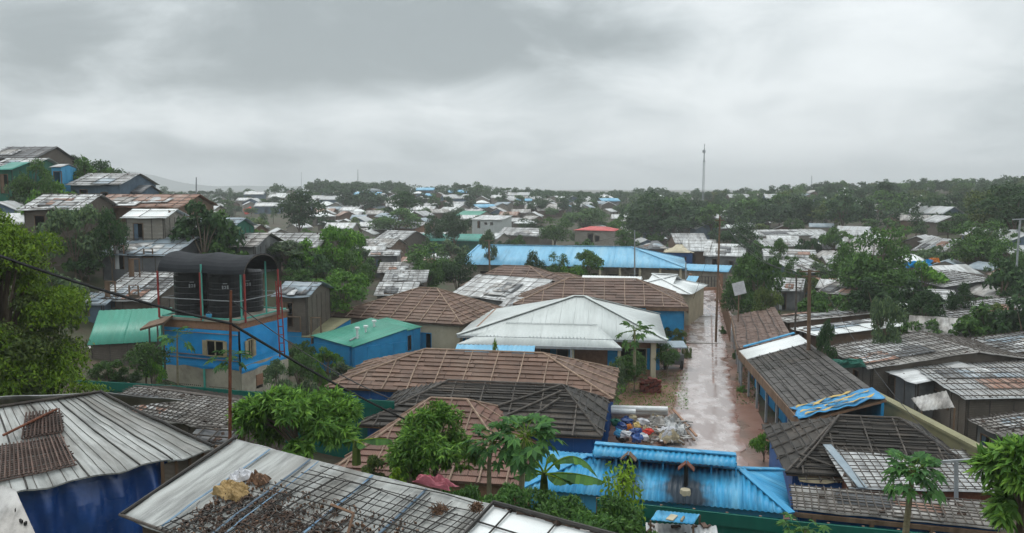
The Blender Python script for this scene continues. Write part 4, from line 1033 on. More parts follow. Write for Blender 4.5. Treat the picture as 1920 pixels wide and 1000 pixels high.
# steel pole and cables
rp = thing('rusty_pole', 'thin rusty steel pole rising behind the debris-covered roof', 'pole', at(428, 828, 19)); a = at(428, 838, 19); b = at(433, 545, 19)
MB().tube([a - Vector((0, 0, 1.2)), a.lerp(b, .5) + Vector((.01, 0, 0)), b], [.045, .04, .03], 8).build('shaft', M['rust'], rp, smooth=True)
def cable(lab, pts, r, sag=.15, name='cable'):
    P_ = []; 
    for i in range(len(pts) - 1):
        a, b = Vector(pts[i]), Vector(pts[i + 1]); n = 14
        for k in range(n + (i == len(pts) - 2)):
            s_ = k / n; P_.append(a.lerp(b, s_) - Vector((0, 0, sag * 4 * s_ * (1 - s_))))
    o = MB().tube(P_, r, 6).build(name, M['cable'], None, smooth=True); props(o, lab, 'cable'); return o
cable('thick black cable slung from the feathery tree past the rusty pole to the dark roof', [at(-60, 458, 15.5), at(433, 607, 19), at(800, 805, 26)], .035, .12)
cable('thin grey cable running from the tank house down over the brown roofs', [at(430, 560, 41), at(600, 680, 38), at(742, 752, 34)], .025, .1)

# ================================================================ GREEN FENCES
def fence(lab, pts, ztop, zb, cap='green_sheet', width=1.1, lean=0):
    """sheet fence: each sheet a part; top rail boards and posts"""
    f = thing('green_sheet_fence', lab, 'fence', Vector((pts[0][0], pts[0][1], zb(0))))
    for i in range(len(pts) - 1):
        a, b = Vector(pts[i]), Vector(pts[i + 1]); L = (b - a).length; n = max(1, round(L / width)); d = (b - a) / L; nn = Vector((d.y, -d.x, 0)).normalized()
        for k in range(n):
            p, r = a + d * L * k / n, a + d * L * (k + 1) / n; j = random.uniform(-.015, .015)
            pl = Plane([Vector((p.x, p.y, gz(p.x, p.y) - .2)), Vector((r.x, r.y, gz(r.x, r.y) - .2)), Vector((r.x, r.y, r.z + j)), Vector((p.x, p.y, p.z + j))])
            mb = MB(); m_ = 8
            for w_ in range(m_):
                s0, s1 = w_ / m_, (w_ + 1) / m_; h = .02 if w_ % 2 else 0
                A_ = [pl.pts[0].lerp(pl.pts[1], s0), pl.pts[0].lerp(pl.pts[1], s1), pl.pts[3].lerp(pl.pts[2], s1), pl.pts[3].lerp(pl.pts[2], s0)]
                mb.face([x + nn * h for x in A_], [(L * k / n + s0, 0), (L * k / n + s1, 0), (L * k / n + s1, 2), (L * k / n + s0, 2)]); mb.face([x + nn * (h - .01) for x in A_[::-1]])
            mb.build('sheet', M['green_sheet'], f)
            MB().bar(p - nn * .06 + Vector((0, 0, .0 - (p.z - gz(p.x, p.y)))), p - nn * .06, .08).build('post', M['wood'], f)
        MB().bar(a + nn * .05 + Vector((0, 0, -.22)), b + nn * .05 + Vector((0, 0, -.22)), .05, .42).build('top_band', M['green_sheet'], f)
    return f
fence('dark green sheet fence passing before the tank house', [at(118, 711, 38), at(320, 722, 38), at(560, 740, 37), at(740, 752, 36)], 0, lambda s: 1.0)
fence('dark green sheet fence running below the blue corrugated kitchen', [at(1120, 935, 25.6), at(1490, 976, 24.6), at(1960, 1020, 23.4)], 0, lambda s: .3)

# ================================================================ FOREGROUND SHACKS
# A: big tarp roof at the left with blue tarpaulin wall
def near_roof(pl, r, m, lat_u, lat_v, pole, seed=3, lump=.025, pr=.016):
    skin(pl, M[m], r, 'roof_tarp', lump=lump, seed=seed, step=.16, fray=.08)
zA = 6.55
A0, A1 = atz(-60, 940, zA), atz(402, 842, zA); 
e1 = (A1 - A0); LA = e1.length; e1.normalize(); e2 = Vector((-e1.y, e1.x, 0))
R0 = at(-60, 790, A0.y + 3.6); 
shA = thing('tarp_roofed_shack', 'shack with a pale strapped tarp roof and a dark blue tarpaulin wall', 'shack', Vector((A0.x + 2, A0.y + 1.5, gz(A0.x + 2, A0.y + 1.5))))
B1 = atz(370, 838, zA + .1)
ridge0, ridge1 = atz(-60, 775, 7.75), atz(188, 738, 7.75)
plA = Plane([A0, A1, ridge1, ridge0])
mb = MB(); nu, nv = 60, 22
def PA(i, j, dz=0):
    s_, v = i / nu, j / nv
    lo = A0.lerp(A1, s_); hi = ridge0.lerp(ridge1, s_); p = lo.lerp(hi, v)
    scal = .10 * abs(math.sin(s_ * 3.5 * math.pi)) * (1 - v) ** 3
    h = .03 * noise.noise((p.x * 1.3, p.y * 1.3, 1)) + .02 * noise.noise((p.x * 4, p.y * 4, 3)) - .10 * math.sin(math.pi * v) * .5
    return p + Vector((0, 0, h + scal - .10 * (1 - v) ** 6 + dz))
for i in range(nu):
    for j in range(nv):
        s_ = [(x / nu * LA, y / nv * 3.8) for x, y in ((i, j), (i + 1, j), (i + 1, j + 1), (i, j + 1))]
        mb.face([PA(i, j), PA(i + 1, j), PA(i + 1, j + 1), PA(i, j + 1)], s_); mb.face([PA(i, j + 1, -.03), PA(i + 1, j + 1, -.03), PA(i + 1, j, -.03), PA(i, j, -.03)], s_)
roofA = mb.build('roof_tarp', M['tarp_weather'], shA, smooth=True)
for i in range(3, 60, 3):   # straps and bamboo under-battens telegraphing through
    thick = i in (12, 27, 39, 48)
    o_ = random.uniform(-.6, .6); MB().tube([PA(i + o_ + .12 * random.uniform(-1, 1), j, .015) for j in range(0, nv + 1, 2)], .020 if thick else .007, 5).build('strap', M['black_pole'] if thick else M['dark_pole'], roofA, smooth=True)
MB().tube([PA(nu, j, .06) for j in range(0, nv + 1, 2)], .035, 6).build('edge_pole', M['black_pole'], shA, smooth=True)
MB().tube([ridge0 + Vector((0, 0, .05)), ridge1 + Vector((0, 0, .05))], .035, 6).build('ridge_pole', M['dark_pole'], shA, smooth=True)
# back slope of A
bkA = Plane([ridge1 + Vector((1.2, 2.2, -.8)), ridge0 + Vector((0, 2.4, -.8)), ridge0, ridge1]); skin(bkA, M['tarp_grey'], shA, 'roof_tarp', lump=.04, seed=4)
# blue wall
mb = MB(); nu2, nv2 = 130, 24
a_, b_ = A0 + e2 * .35, A0.lerp(A1, .80) + e2 * .35
for i in range(nu2):
    def PW(i, j):
        s_ = i / nu2; p = a_.lerp(b_, s_); h = j / nv2; fold = .14 * math.sin(s_ * 34 + 3 * h + 2 * noise.noise((s_ * 5, h, 0))) * (.3 + .7 * h) + .16 * noise.noise((s_ * 9, h * 2.2, 4)) + .05 * noise.noise((s_ * 30, h * 5, 8))
        return p + (-e2) * (fold * min(1, (1 - h) * 4) + .18 * math.sin(h * 3.1)) + Vector((0, 0, -.06 - 2.5 * (1 - h)))
    for j in range(nv2): mb.face([PW(i, j), PW(i + 1, j), PW(i + 1, j + 1), PW(i, j + 1)])
mb.build('tarp_wall', M['tarp_blue'], shA, smooth=True)
a2 = atz(296, 884, zA - .2); b2 = atz(398, 852, zA - .2)
MB().bar((a2.x, a2.y + .3, 5.2), (b2.x, b2.y + .6, 5.2), .08, 2.4).build('wall', M['bamboo_wall'], shA)
for k in range(5):
    p = a2.lerp(b2, k / 4) + Vector((0, .25, 0)); MB().bar((p.x, p.y, 4.0), (p.x, p.y, 6.5), .06).build('wall_post', M['wood'], shA)
# two lattice mats lying on roof A
def lattice_mat(lab, u0, u1, v0, v1, du, m, name='bamboo_lattice', skew=0, r=.02, dens=1):
    o = thing(name, lab, 'lattice', PA(int(u0 * nu), int(v0 * nv)))
    def Q(s_, v, h): return PA(s_ * nu, v * nv, h)
    for k in range(int((v1 - v0) * 3.9 / du) + 1):
        v = v0 + k * du / 3.9; MB().tube([Q(u0 + skew * (v - v0) + random.uniform(-.012, .012), v, .07), Q((u0 + u1) / 2 + skew * (v - v0), v + random.uniform(-.006, .006), .075), Q(u1 + skew * (v - v0) + random.uniform(-.015, .015), v, .07)], r, 5).build('slat', M[m], o, smooth=True)
    for k in range(int((u1 - u0) * LA / (du * dens)) + 1):
        u = u0 + k * du * dens / LA; MB().tube([Q(u, v0 - .005, .10), Q(u + skew * (v1 - v0), v1 + .005, .10)], r, 5).build('slat', M[m], o, smooth=True)
    return o
lattice_mat('rust-brown bamboo lattice lying high on the strapped tarp roof', .27, .50, .56, .84, .11, 'lattice_dark', skew=.35, r=.022)
lattice_mat('larger brown bamboo lattice lying low on the strapped tarp roof', .10, .42, .12, .52, .095, 'lattice_brown', skew=.12, r=.019)
for k, (u0, v0, u1, v1) in enumerate(((.18, .60, .56, .82), )):
    o = MB().tube([PA(u0 * nu, v0 * nv, .14), PA((u0 + u1) / 2 * nu, (v0 + v1) / 2 * nv, .15), PA(u1 * nu, v1 * nv, .14)], .03, 6).build('bamboo_pole', M['rust'], None, smooth=True); props(o, 'single rusty pole across the upper lattice on the strapped tarp roof', 'pole')

# B: debris-covered roof, bottom centre
zB = 8.55
rB0 = atz(441, 828, zB); rB1 = atz(905, 946, zB); e1 = (rB1 - rB0); LB = e1.length; e1.normalize(); e2 = Vector((e1.y, -e1.x, 0)); e2 = -e2 if e2.y > 0 else e2
eB0 = rB0 + e2 * 2.15 + Vector((0, 0, -.62)); rB2 = rB0 + e1 * (LB + .4); eB1 = eB0 + e1 * (LB + 1.2)
shB = thing('debris_roofed_shack', 'shack roofed in old pale tarp under a tangle of bamboo lattice and dead twigs', 'shack', Vector((rB0.x + 2, rB0.y - 1, gz(rB0.x + 2, rB0.y - 1))))
plB = Plane([eB0, eB1, rB2, rB0])
rfB = skin(plB, M['tarp_weather'], shB, 'roof_tarp', lump=.03, seed=6, step=.13, fray=.08)
bkB = Plane([rB2 - e2 * .55 + Vector((0, 0, -.42)), rB0 - e2 * .55 + Vector((0, 0, -.42)), rB0, rB2]); skin(bkB, M['tarp_grey'], shB, 'roof_tarp', lump=.03, seed=16, step=.2)
# printed blue stripes of the relief tarp
for u in (.95, 1.9, 2.1, 3.25, 4.3):
    w1 = .045 if u != 2.1 else .025; p2 = Plane([plB.P(u, .05, .045), plB.P(u + w1, .05, .045), plB.P(u + w1, plB.v1 - .05, .045), plB.P(u, plB.v1 - .05, .045)]); skin(p2, M['bluegrey_wall'] if u in (1.9, 4.3) else M['stripe_blue'], rfB, 'tarp_stripe', lump=.03, seed=6, step=.12, n0=.012, th=.006)
def clipv(u, a, b):
    c = plB.vr(u); return (max(c[0], a), min(c[1], b)) if c else None
for k in range(46):    # lattice over the right two thirds
    u = 1.15 + k * .115 + random.uniform(-.02, .02); c = plB.vr(min(u, plB.u1 - .01))
    if not c or random.random() < .1: continue
    top = c[1] - .05 if u > 2.4 else max(.25, c[1] * (.25 + .6 * (u - 1.15) / 1.25)); top = min(top, c[1])
    MB().tube([plB.P(u - .25, c[0] - .02, .07), plB.P(u - .1 + random.uniform(-.09, .09), top * random.uniform(.4, .6), .085), plB.P(u + .05 + random.uniform(-.05, .05), top * random.uniform(.85, 1), .07)], random.uniform(.006, .011), 5).build('lattice_batten', M['black_pole'], rfB, smooth=True)
for k in range(17):
    v = .06 + k * .128 + random.uniform(-.02, .02); c = plB.ur(min(v, plB.v1 - .01))
    if not c: continue
    st = 1.0 + 1.3 * max(0, (v - .3)) / 1.9
    MB().tube([plB.P(st, v - .02, .075), plB.P(st + (c[1] - st) * .35, v + random.uniform(-.06, .06), .095), plB.P(st + (c[1] - st) * .7, v + random.uniform(-.06, .06), .085), plB.P(c[1] - random.random() * .5, v + random.uniform(-.03, .03), .075)], random.uniform(.006, .011), 5).build('lattice_pole', M['black_pole'], rfB, smooth=True)
MB().tube([rB0 + Vector((0, 0, .08)), (rB0 + eB0) / 2 + Vector((0, 0, .07)), eB0 + Vector((0, 0, .06))], .03, 6).build('edge_pole', M['black_pole'], shB, smooth=True)
MB().tube([eB0 + Vector((0, 0, .04)) - e1 * .05, eB1 + Vector((0, 0, .04))], .025, 6).build('eave_pole', M['dark_pole'], shB, smooth=True)
scatter(plB, rfB, M['debris'], 520, 'dead_twigs', (.01, .04), ur=(1.2, 4.6), vr=(.05, 1.15), flat=.3)
scatter(plB, rfB, M['twig'], 700, 'dead_leaves', (.006, .022), ur=(1.1, 4.8), vr=(.05, 1.5), flat=.3)
tw_ = MB()
for _ in range(420):
    u, v = random.gauss(2.9, .85), abs(random.gauss(.5, .42)); c_ = plB.vr(u) if 1.1 < u < 4.9 else None
    if not c_ or v > c_[1] - .1: continue
    a = random.random() * 3.14; l_ = random.uniform(.06, .22); tw_.tube([plB.P(u, v, random.uniform(.06, .11)), plB.P(u + math.cos(a) * l_ * .5, v + math.sin(a) * l_ * .5 + random.uniform(-.02, .02), random.uniform(.08, .14)), plB.P(u + math.cos(a) * l_, v + math.sin(a) * l_, random.uniform(.06, .1))], random.uniform(.003, .008), 3, False)
tw_.build('twig_litter', M['debris'], rfB, 'stuff')
MB().tube([plB.P(3.2, 1.35, .1), plB.P(3.75, 1.25, .16), plB.P(4.0, .8, .1)], .022, 5).build('bent_stick', M['twig'], rfB)
wb0, wb1 = eB0 - e2 * .25 + e1 * .2, eB1 - e2 * .25
MB().bar((wb0.x, wb0.y, 6.7), (wb1.x, wb1.y, 6.7), .08, 2.3).build('wall', M['bamboo_wall'], shB)
wb2 = rB0 - e2 * .4 + e1 * .2; MB().bar((wb0.x, wb0.y, 6.6), (wb2.x, wb2.y, 6.6), .08, 2.4).build('wall', M['tarp_dark'], shB)
def rag(name, lab, cat, c, U, V, su, sv, m, h=.1, n=12, seed=0, parent=None):
    """crumpled cloth lying on a roof"""
    Nn = U.cross(V).normalized(); Nn = -Nn if Nn.z < 0 else Nn; mb = MB()
    def Pr(i, j):
        a, b = i / n * 2 - 1, j / n * 2 - 1; rr = 1 + .35 * noise.noise((a * 1.5 + seed, b * 1.5, seed)) + .12 * noise.noise((a * 5 + seed, b * 5, 1))
        return c + U * a * su * rr + V * b * sv * rr + Nn * (h * (.25 + max(0, noise.noise((a * 2.2 + seed, b * 2.2, 3)) + .45 + .45 * noise.noise((a * 6 + seed, b * 6, 7)))) * (1 - max(abs(a), abs(b)) ** 4) + .02)
    for i in range(n):
        for j in range(n): mb.face([Pr(i, j), Pr(i + 1, j), Pr(i + 1, j + 1), Pr(i, j + 1)])
    o = mb.build(name, M[m], parent, smooth=True)
    if parent is None: props(o, lab, cat)
    return o
def onB(px, py, h=.06):
    d = ray(px, py); tt = (plB.O + plB.N * h - EYE).dot(plB.N) / d.dot(plB.N); return EYE + d * tt
rag('tan_sack', 'crumpled golden tan sack lying on the debris-covered roof', 'sack', onB(436, 922), plB.U, plB.V, .31, .19, 'cloth_gold', .11, 26, 2)
rag('white_cloth', 'small crumpled white cloth above the tan sack on the debris-covered roof', 'cloth', onB(452, 897), plB.U, plB.V, .16, .16, 'cloth_white', .12, 10, 5)
rag('dry_leaf_heap', 'brown heap of dry leaves beside the tan sack', 'leaves', onB(487, 903), plB.U, plB.V, .17, .1, 'twig', .14, 10, 8)
# C: white gable in front of it, at the bottom edge
zC = 8.75
rC0 = atz(925, 953, zC); e1c = Vector((.83, -.56, 0)).normalized(); e2c = Vector((-.56, -.83, 0)).normalized()
shC = thing('white_sheet_roof', 'bright white sheet roof corner at the bottom edge beside the debris-covered roof', 'roof', Vector((rC0.x, rC0.y - .5, gz(rC0.x, rC0.y - .5))))
rC1 = rC0 + e1c * 2.6
pC = Plane([rC0 + e2c * 2.6 + Vector((0, 0, -.8)), rC1 + e2c * 2.6 + Vector((0, 0, -.8)), rC1, rC0]); r = skin(pC, M['metal_bright'], shC, 'roof_sheet', lump=.02, seed=2, step=.15)
for u in (.25, .95, 1.7): MB().tube([pC.P(u, .1, .06), pC.P(u + .05, pC.v1, .06)], .012, 5).build('strap', M['black_pole'], r)
courses(pC, r, M['black_pole'], .55, r=.012, n=.06, joined=False, name='strap')
pC2 = Plane([rC1 - e2c * .75 + Vector((0, 0, -.42)), rC0 - e2c * .6 + Vector((0, 0, -.38)), rC0, rC1]); r2 = skin(pC2, M['tarp_old'], shC, 'roof_tarp', lump=.06, seed=12, step=.12, fray=.2)
courses(pC2, r2, M['dark_pole'], .22, r=.012, n=.09, joined=False, name='lattice_pole'); scatter(pC2, r2, M['debris'], 60, size=(.03, .1))
MB().tube([rC0 + Vector((0, 0, .08)), rC1 + Vector((0, 0, .08))], .03, 6).build('ridge_pole', M['black_pole'], shC)
MB().tube([rC0 + e2c * 2.6 + Vector((0, 0, -.72)), rC0 + Vector((0, 0, .08))], .025, 6).build('edge_pole', M['black_pole'], shC)
q0, q1 = pC.pts[0], pC.pts[1]; MB().bar(q0 + Vector((.3, .3, -1.2)), q1 + Vector((.3, .3, -1.2)), .08, 2.2).build('wall', M['tarp_dark'], shC)
# dry bush on it
def twig_ball(lab, c, r, n):
    t_ = thing('dry_brush_heap', lab, 'brush', c); mb = MB()
    for _ in range(n):
        d = Vector(rdir(1)[0]); d.z = abs(d.z) * .8; a = c + d * r * random.uniform(.1, .6); b = a + Vector(rdir(1)[0]) * r * random.uniform(.3, .6); mb.tube([a, (a + b) / 2 + Vector(rdir(1)[0]) * .03, b], .006, 3, False)
    mb.build('twigs', M['twig'], t_, 'stuff')
twig_ball('round heap of dry brown brush beside the white sheet roof corner', onB(826, 965, .0), .2, 420)
twig_ball('smaller dry brush heap by the white roof ridge', atz(893, 953, 8.65), .13, 200)
rag('pink_cloth', 'crumpled pink cloth behind the ridge of the debris-covered roof', 'cloth', atz(815, 910, 8.15), Vector((.85, -.5, 0)), Vector((.3, .5, .1)), .38, .14, 'cloth_pink', .16, 12, 4)
# D: low lattice roof behind A
house('mended_lattice_shack', 'low shack with mended grey lattice roof just before the green fence', 'shack', (175, 770), (425, 812), 745, .26, 'gable', ze=3.4, wall_m='bamboo_wall', finish=fin_tarp('tarp_old', (.16, .30), joined=True, deb=25, patch=['tarp_dark'], pole='dark_pole', pr=.02))
house('ragged_tarp_annex', 'ragged grey tarp annex between the strapped roof and the rusty pole', 'shack', (345, 838), (432, 842), 812, .3, 'gable', ze=6.0, wall_m='wood', finish=fin_tarp('tarp_dark', (.3, .5), lump=.08, deb=10))
# E: pale corner at the very left
cE = thing('pale_tin_roof_corner', 'pale spotted tin roof corner at the lower left picture edge', 'roof', Vector((-7.0, 9.5, gz(-7, 9.5))))
pE = Plane([atz(-40, 1050, 8.4), atz(78, 1030, 8.4), atz(28, 915, 8.75), atz(-60, 905, 8.8)]); skin(pE, M['tarp_old'], cE, 'roof_sheet', lump=.03, seed=8, step=.1)
MB().bar(pE.pts[0] + Vector((.1, .2, -1.2)), pE.pts[1] + Vector((-.1, .2, -1.2)), .08, 2.2).build('wall', M['mud_wall'], cE)
scatter(pE, cE, M['dark'], 8, 'roof_nails', (.02, .035))
# ================================================================ ROW ALONG THE ROAD, RIGHT SIDE
zR = 2.3
F0, F1 = atz(1500, 792, zR), atz(1386, 661, zR)
r1 = (F1 - F0); LR_ = r1.length; r1.normalize(); r2 = Vector((r1.y, -r1.x, 0))
def row_unit(name, lab, u0, u1, w_, rise, secs, posts=True, wall_m='blue_wall', fasc=True, front=None, ax=None):
    F0_, r1, r2 = ax or (F0, globals()['r1'], globals()['r2'])
    a, b = F0_ + r1 * u0, F0_ + r1 * u1; t = thing(name, lab, 'building', Vector(((a.x + b.x) / 2 + 1.5, (a.y + b.y) / 2, 0)))
    z = Vector((0, 0, rise)); full = Plane([a, b, b + r2 * w_ + z, a + r2 * w_ + z]); rp_ = slab(full, M['wood'], t, 'roof_plane', -.1, 0)
    for (s0, s1, kind, m) in secs:
        pl = Plane([a + r1 * s0, a + r1 * s1, a + r1 * s1 + r2 * w_ + z, a + r1 * s0 + r2 * w_ + z])
        if kind == 'mat': panels(pl, rp_, M[m], .62, .34, 'roof_mat')
        elif kind == 'tarp':
            k = skin(pl, M[m], rp_, 'roof_tarp', lump=.13, seed=u0 + s0, n0=.08, step=.11, fray=.45, freq=1.9)
            if m == 'tarp_strip':
                for ua, ub, v0, v1 in ((.10, .24, .3, 3.5), (.55, .70, .2, 2.4), (.98, 1.06, .9, 3.5), (1.35, 1.52, .2, 2.8)):
                    p2 = Plane([pl.P(ua, v0, 0), pl.P(ub, v0 + .1, 0), pl.P(ub + .12, v1 + .1, 0), pl.P(ua + .1, v1, 0)])
                    skin(p2, M['tarp_stripe_yellow'], k, 'tarp_stripe', lump=.13, seed=u0 + s0, n0=.16, step=.11, freq=1.9, th=.012)
        elif kind == 'sheet': skin(pl, M[m], rp_, 'roof_sheet', corr=(.25, .02), lump=0, n0=.08)
        if kind == 'mat': courses(pl, rp_, M['black_pole'], .68, r=.025, n=.13, joined=True, name='purlin_rows', wob=.1)
    if fasc: MB().bar(a - r2 * .05 + Vector((0, 0, -.12)), b - r2 * .05 + Vector((0, 0, -.12)), .06, .5).build('fascia', M['wood'], t)
    MB().bar(a + r2 * 1.1 + Vector((0, 0, -1.15)), b + r2 * 1.1 + Vector((0, 0, -1.15)), .12, 2.5).build('wall', M[wall_m], t)
    MB().bar(a + r2 * (w_ - .15) + Vector((0, 0, rise - .12 - 1.7)), b + r2 * (w_ - .15) + Vector((0, 0, rise - .12 - 1.7)), .12, 3.4).build('wall', M[wall_m], t)
    for e_ in (a + r1 * .1, b - r1 * .1): MB().bar(e_ + r2 * 1.1 + Vector((0, 0, -1.1)), e_ + r2 * (w_ - .15) + Vector((0, 0, -1.1)), .12, 2.5).build('wall', M[wall_m], t)
    n = max(2, int((u1 - u0) / 2.6))
    if posts:
        for k in range(n + 1):
            p = a.lerp(b, (k + .05) / (n + .1)) + r2 * .15; MB().bar((p.x, p.y, -.1), (p.x, p.y, zR - .05), .11).build('porch_post', M['galv'], t)
    for k in range(n):   # doors in the porch wall
        p = a.lerp(b, (k + .5) / n) + r2 * 1.03; MB().box(Vector((p.x, p.y, 1.0)), r1, r2, (0, 0, 1), .42, .03, .95).build('door', M['dark'] if k % 2 else M['deep_blue_wall'], t)
    return t
row_unit('roadside_shop_row', 'roadside row with long dark mat roof patched in white sheet and blue-yellow tarp', 0, LR_, 3.75, 1.15,
         [(0, 1.8, 'tarp', 'tarp_strip'), (1.8, 9.4, 'mat', 'grey_mat'), (9.4, LR_ - 2.6, 'mat', 'dark_mat'), (LR_ - 2.6, LR_, 'sheet', 'metal_bright')])
rdir_ = Vector((.243, 1, 0)).normalized(); AX2 = (Vector((ROADX(52.2) + 2.0, 52.2, zR)), rdir_, Vector((rdir_.y, -rdir_.x, 0)))
row_unit('brown_shop_row', 'narrower brown mat-roofed row continuing beyond the white-patched roadside roof', 0, 14, 3.4, .9, [(0, 14, 'mat', 'brown_mat2')], wall_m='mud_wall', ax=AX2)
fl = F0 + r1 * LR_; 
fs = thing('blue_roof_strip', 'thin bright blue board edging the white sheet patch of the roadside roof', 'board', F0 + r1 * (LR_ + .2))
MB().bar(F0 + r1 * (LR_ + .22) + r2 * .3 + Vector((0, 0, .35)), F0 + r1 * (LR_ + .22) + r2 * 3.5 + Vector((0, 0, 1.32)), .3, .06).build('board', M['metal_blue'], fs)
# plank fence further up the road
pf_ = thing('plank_fence', 'brown plank fence along the road beyond the brown shop row', 'fence', Vector((F1.x + 3.6, 69, 0)))
a = AX2[0] + rdir_ * 14.4; n = 46
for k in range(n):
    p = a + rdir_ * (.6 * k) + AX2[2] * (-.1 - .012 * k); h = 2.3 + random.uniform(-.12, .12)
    MB().box(Vector((p.x, p.y, h / 2 - .1)), rdir_, AX2[2], (0, 0, 1), .28, .03, h / 2).build('plank', M['wood'] if k % 3 else M['brick_wall'], pf_)
# olive wall behind the row
ow = thing('olive_boundary_wall', 'long olive plastered wall between the roadside row and the grey shacks', 'wall', Vector((17, 40, 0)))
o0, o1 = atz(1852, 848, 3.05), atz(1530, 680, 3.05)
MB().bar((o0.x, o0.y, 1.1), (o1.x, o1.y, 1.1), .3, 3.8).build('wall', M['olive_wall'], ow); MB().bar((o0.x, o0.y, 3.05), (o1.x, o1.y, 3.05), .42, .12).build('coping', M['olive_wall'], ow)
# dark hip roof nearest the road end
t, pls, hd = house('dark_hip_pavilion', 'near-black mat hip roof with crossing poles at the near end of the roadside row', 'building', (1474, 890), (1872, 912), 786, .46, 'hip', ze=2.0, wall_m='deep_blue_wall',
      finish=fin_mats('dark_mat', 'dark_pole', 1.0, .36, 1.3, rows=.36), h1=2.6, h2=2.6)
p0 = pls[0]
MB().tube([p0.P(.4, .2, .17), p0.P(1.4, 1.6, .17), p0.P(2.6, p0.v1, .17)], .05, 6).build('loose_pole', M['dark_pole'], t); MB().tube([p0.P(.6, 1.0, .17), p0.P(2.2, .2, .17)], .045, 6).build('loose_pole', M['dark_pole'], t)
# straw eave, white lattice roof, lower awning
house('straw_eaved_lean_to', 'pale straw lean-to roof below the near-black hip roof', 'shed', (1500, 905), (1598, 908), 874, .25, 'shed', ze=1.8, wall_m='deep_blue_wall', finish=fin_tarp('straw', (.18, .5), deb=20, pole='dark_pole'), over=.2)
t, pls, wl_ = house('white_lattice_hut', 'hut with white tarp roof in a fine dark lattice and rust-brown wall', 'hut', (1592, 918), (1880, 925), 842, .2, 'shed', ze=2.1, wall_m='rust',
      finish=fin_tarp('tarp_white', (.24, .30), lump=.025, deb=6, pole='dark_pole', joined=False, pr=.02, fray=.05), over=.3)
pl = pls[0]; p2 = Plane([pl.P(.02, -.08, 0), pl.P(.62, -.08, 0), pl.P(.50, pl.v1, 0), pl.P(-.05, pl.v1, 0)]); skin(p2, M['tarp_bluegrey'], t, 'blue_grey_sheet', n0=.13, lump=.015)
t, pls, _ = house('lattice_awning', 'long narrow lattice awning on brown beams just above the green sheet fence', 'awning', (1488, 957), (1890, 996), 928, .22, 'shed', ze=2.35, wall_m='deep_blue_wall', finish=fin_tarp('tarp_old', (.2, .25), lump=.03, deb=20, pole='dark_pole', fray=.05), over=.7)
pl = pls[0]; MB().bar(pl.pts[0] + Vector((0, 0, -.14)), pl.pts[1] + Vector((0, 0, -.14)), .1, .14).build('beam', M['wood'], t)
for k in range(4): p = pl.pts[0].lerp(pl.pts[1], .1 + k * .28); MB().bar((p.x, p.y, 0), (p.x, p.y, p.z - .1), .12).build('post', M['wood'], t)
pp_ = thing('steel_post', 'grey steel post carrying a cable in front of the white lattice hut', 'post', at(1793, 960, 26)); a = at(1793, 968, 26); b = at(1793, 866, 26)
MB().tube([(a.x, a.y, 0.2), a, b], .07, 8).build('shaft', M['galv'], pp_, smooth=True); MB().bar(b + Vector((-.5, 0, 0)), b + Vector((1.4, 0, .12)), .08).build('arm', M['galv'], pp_)

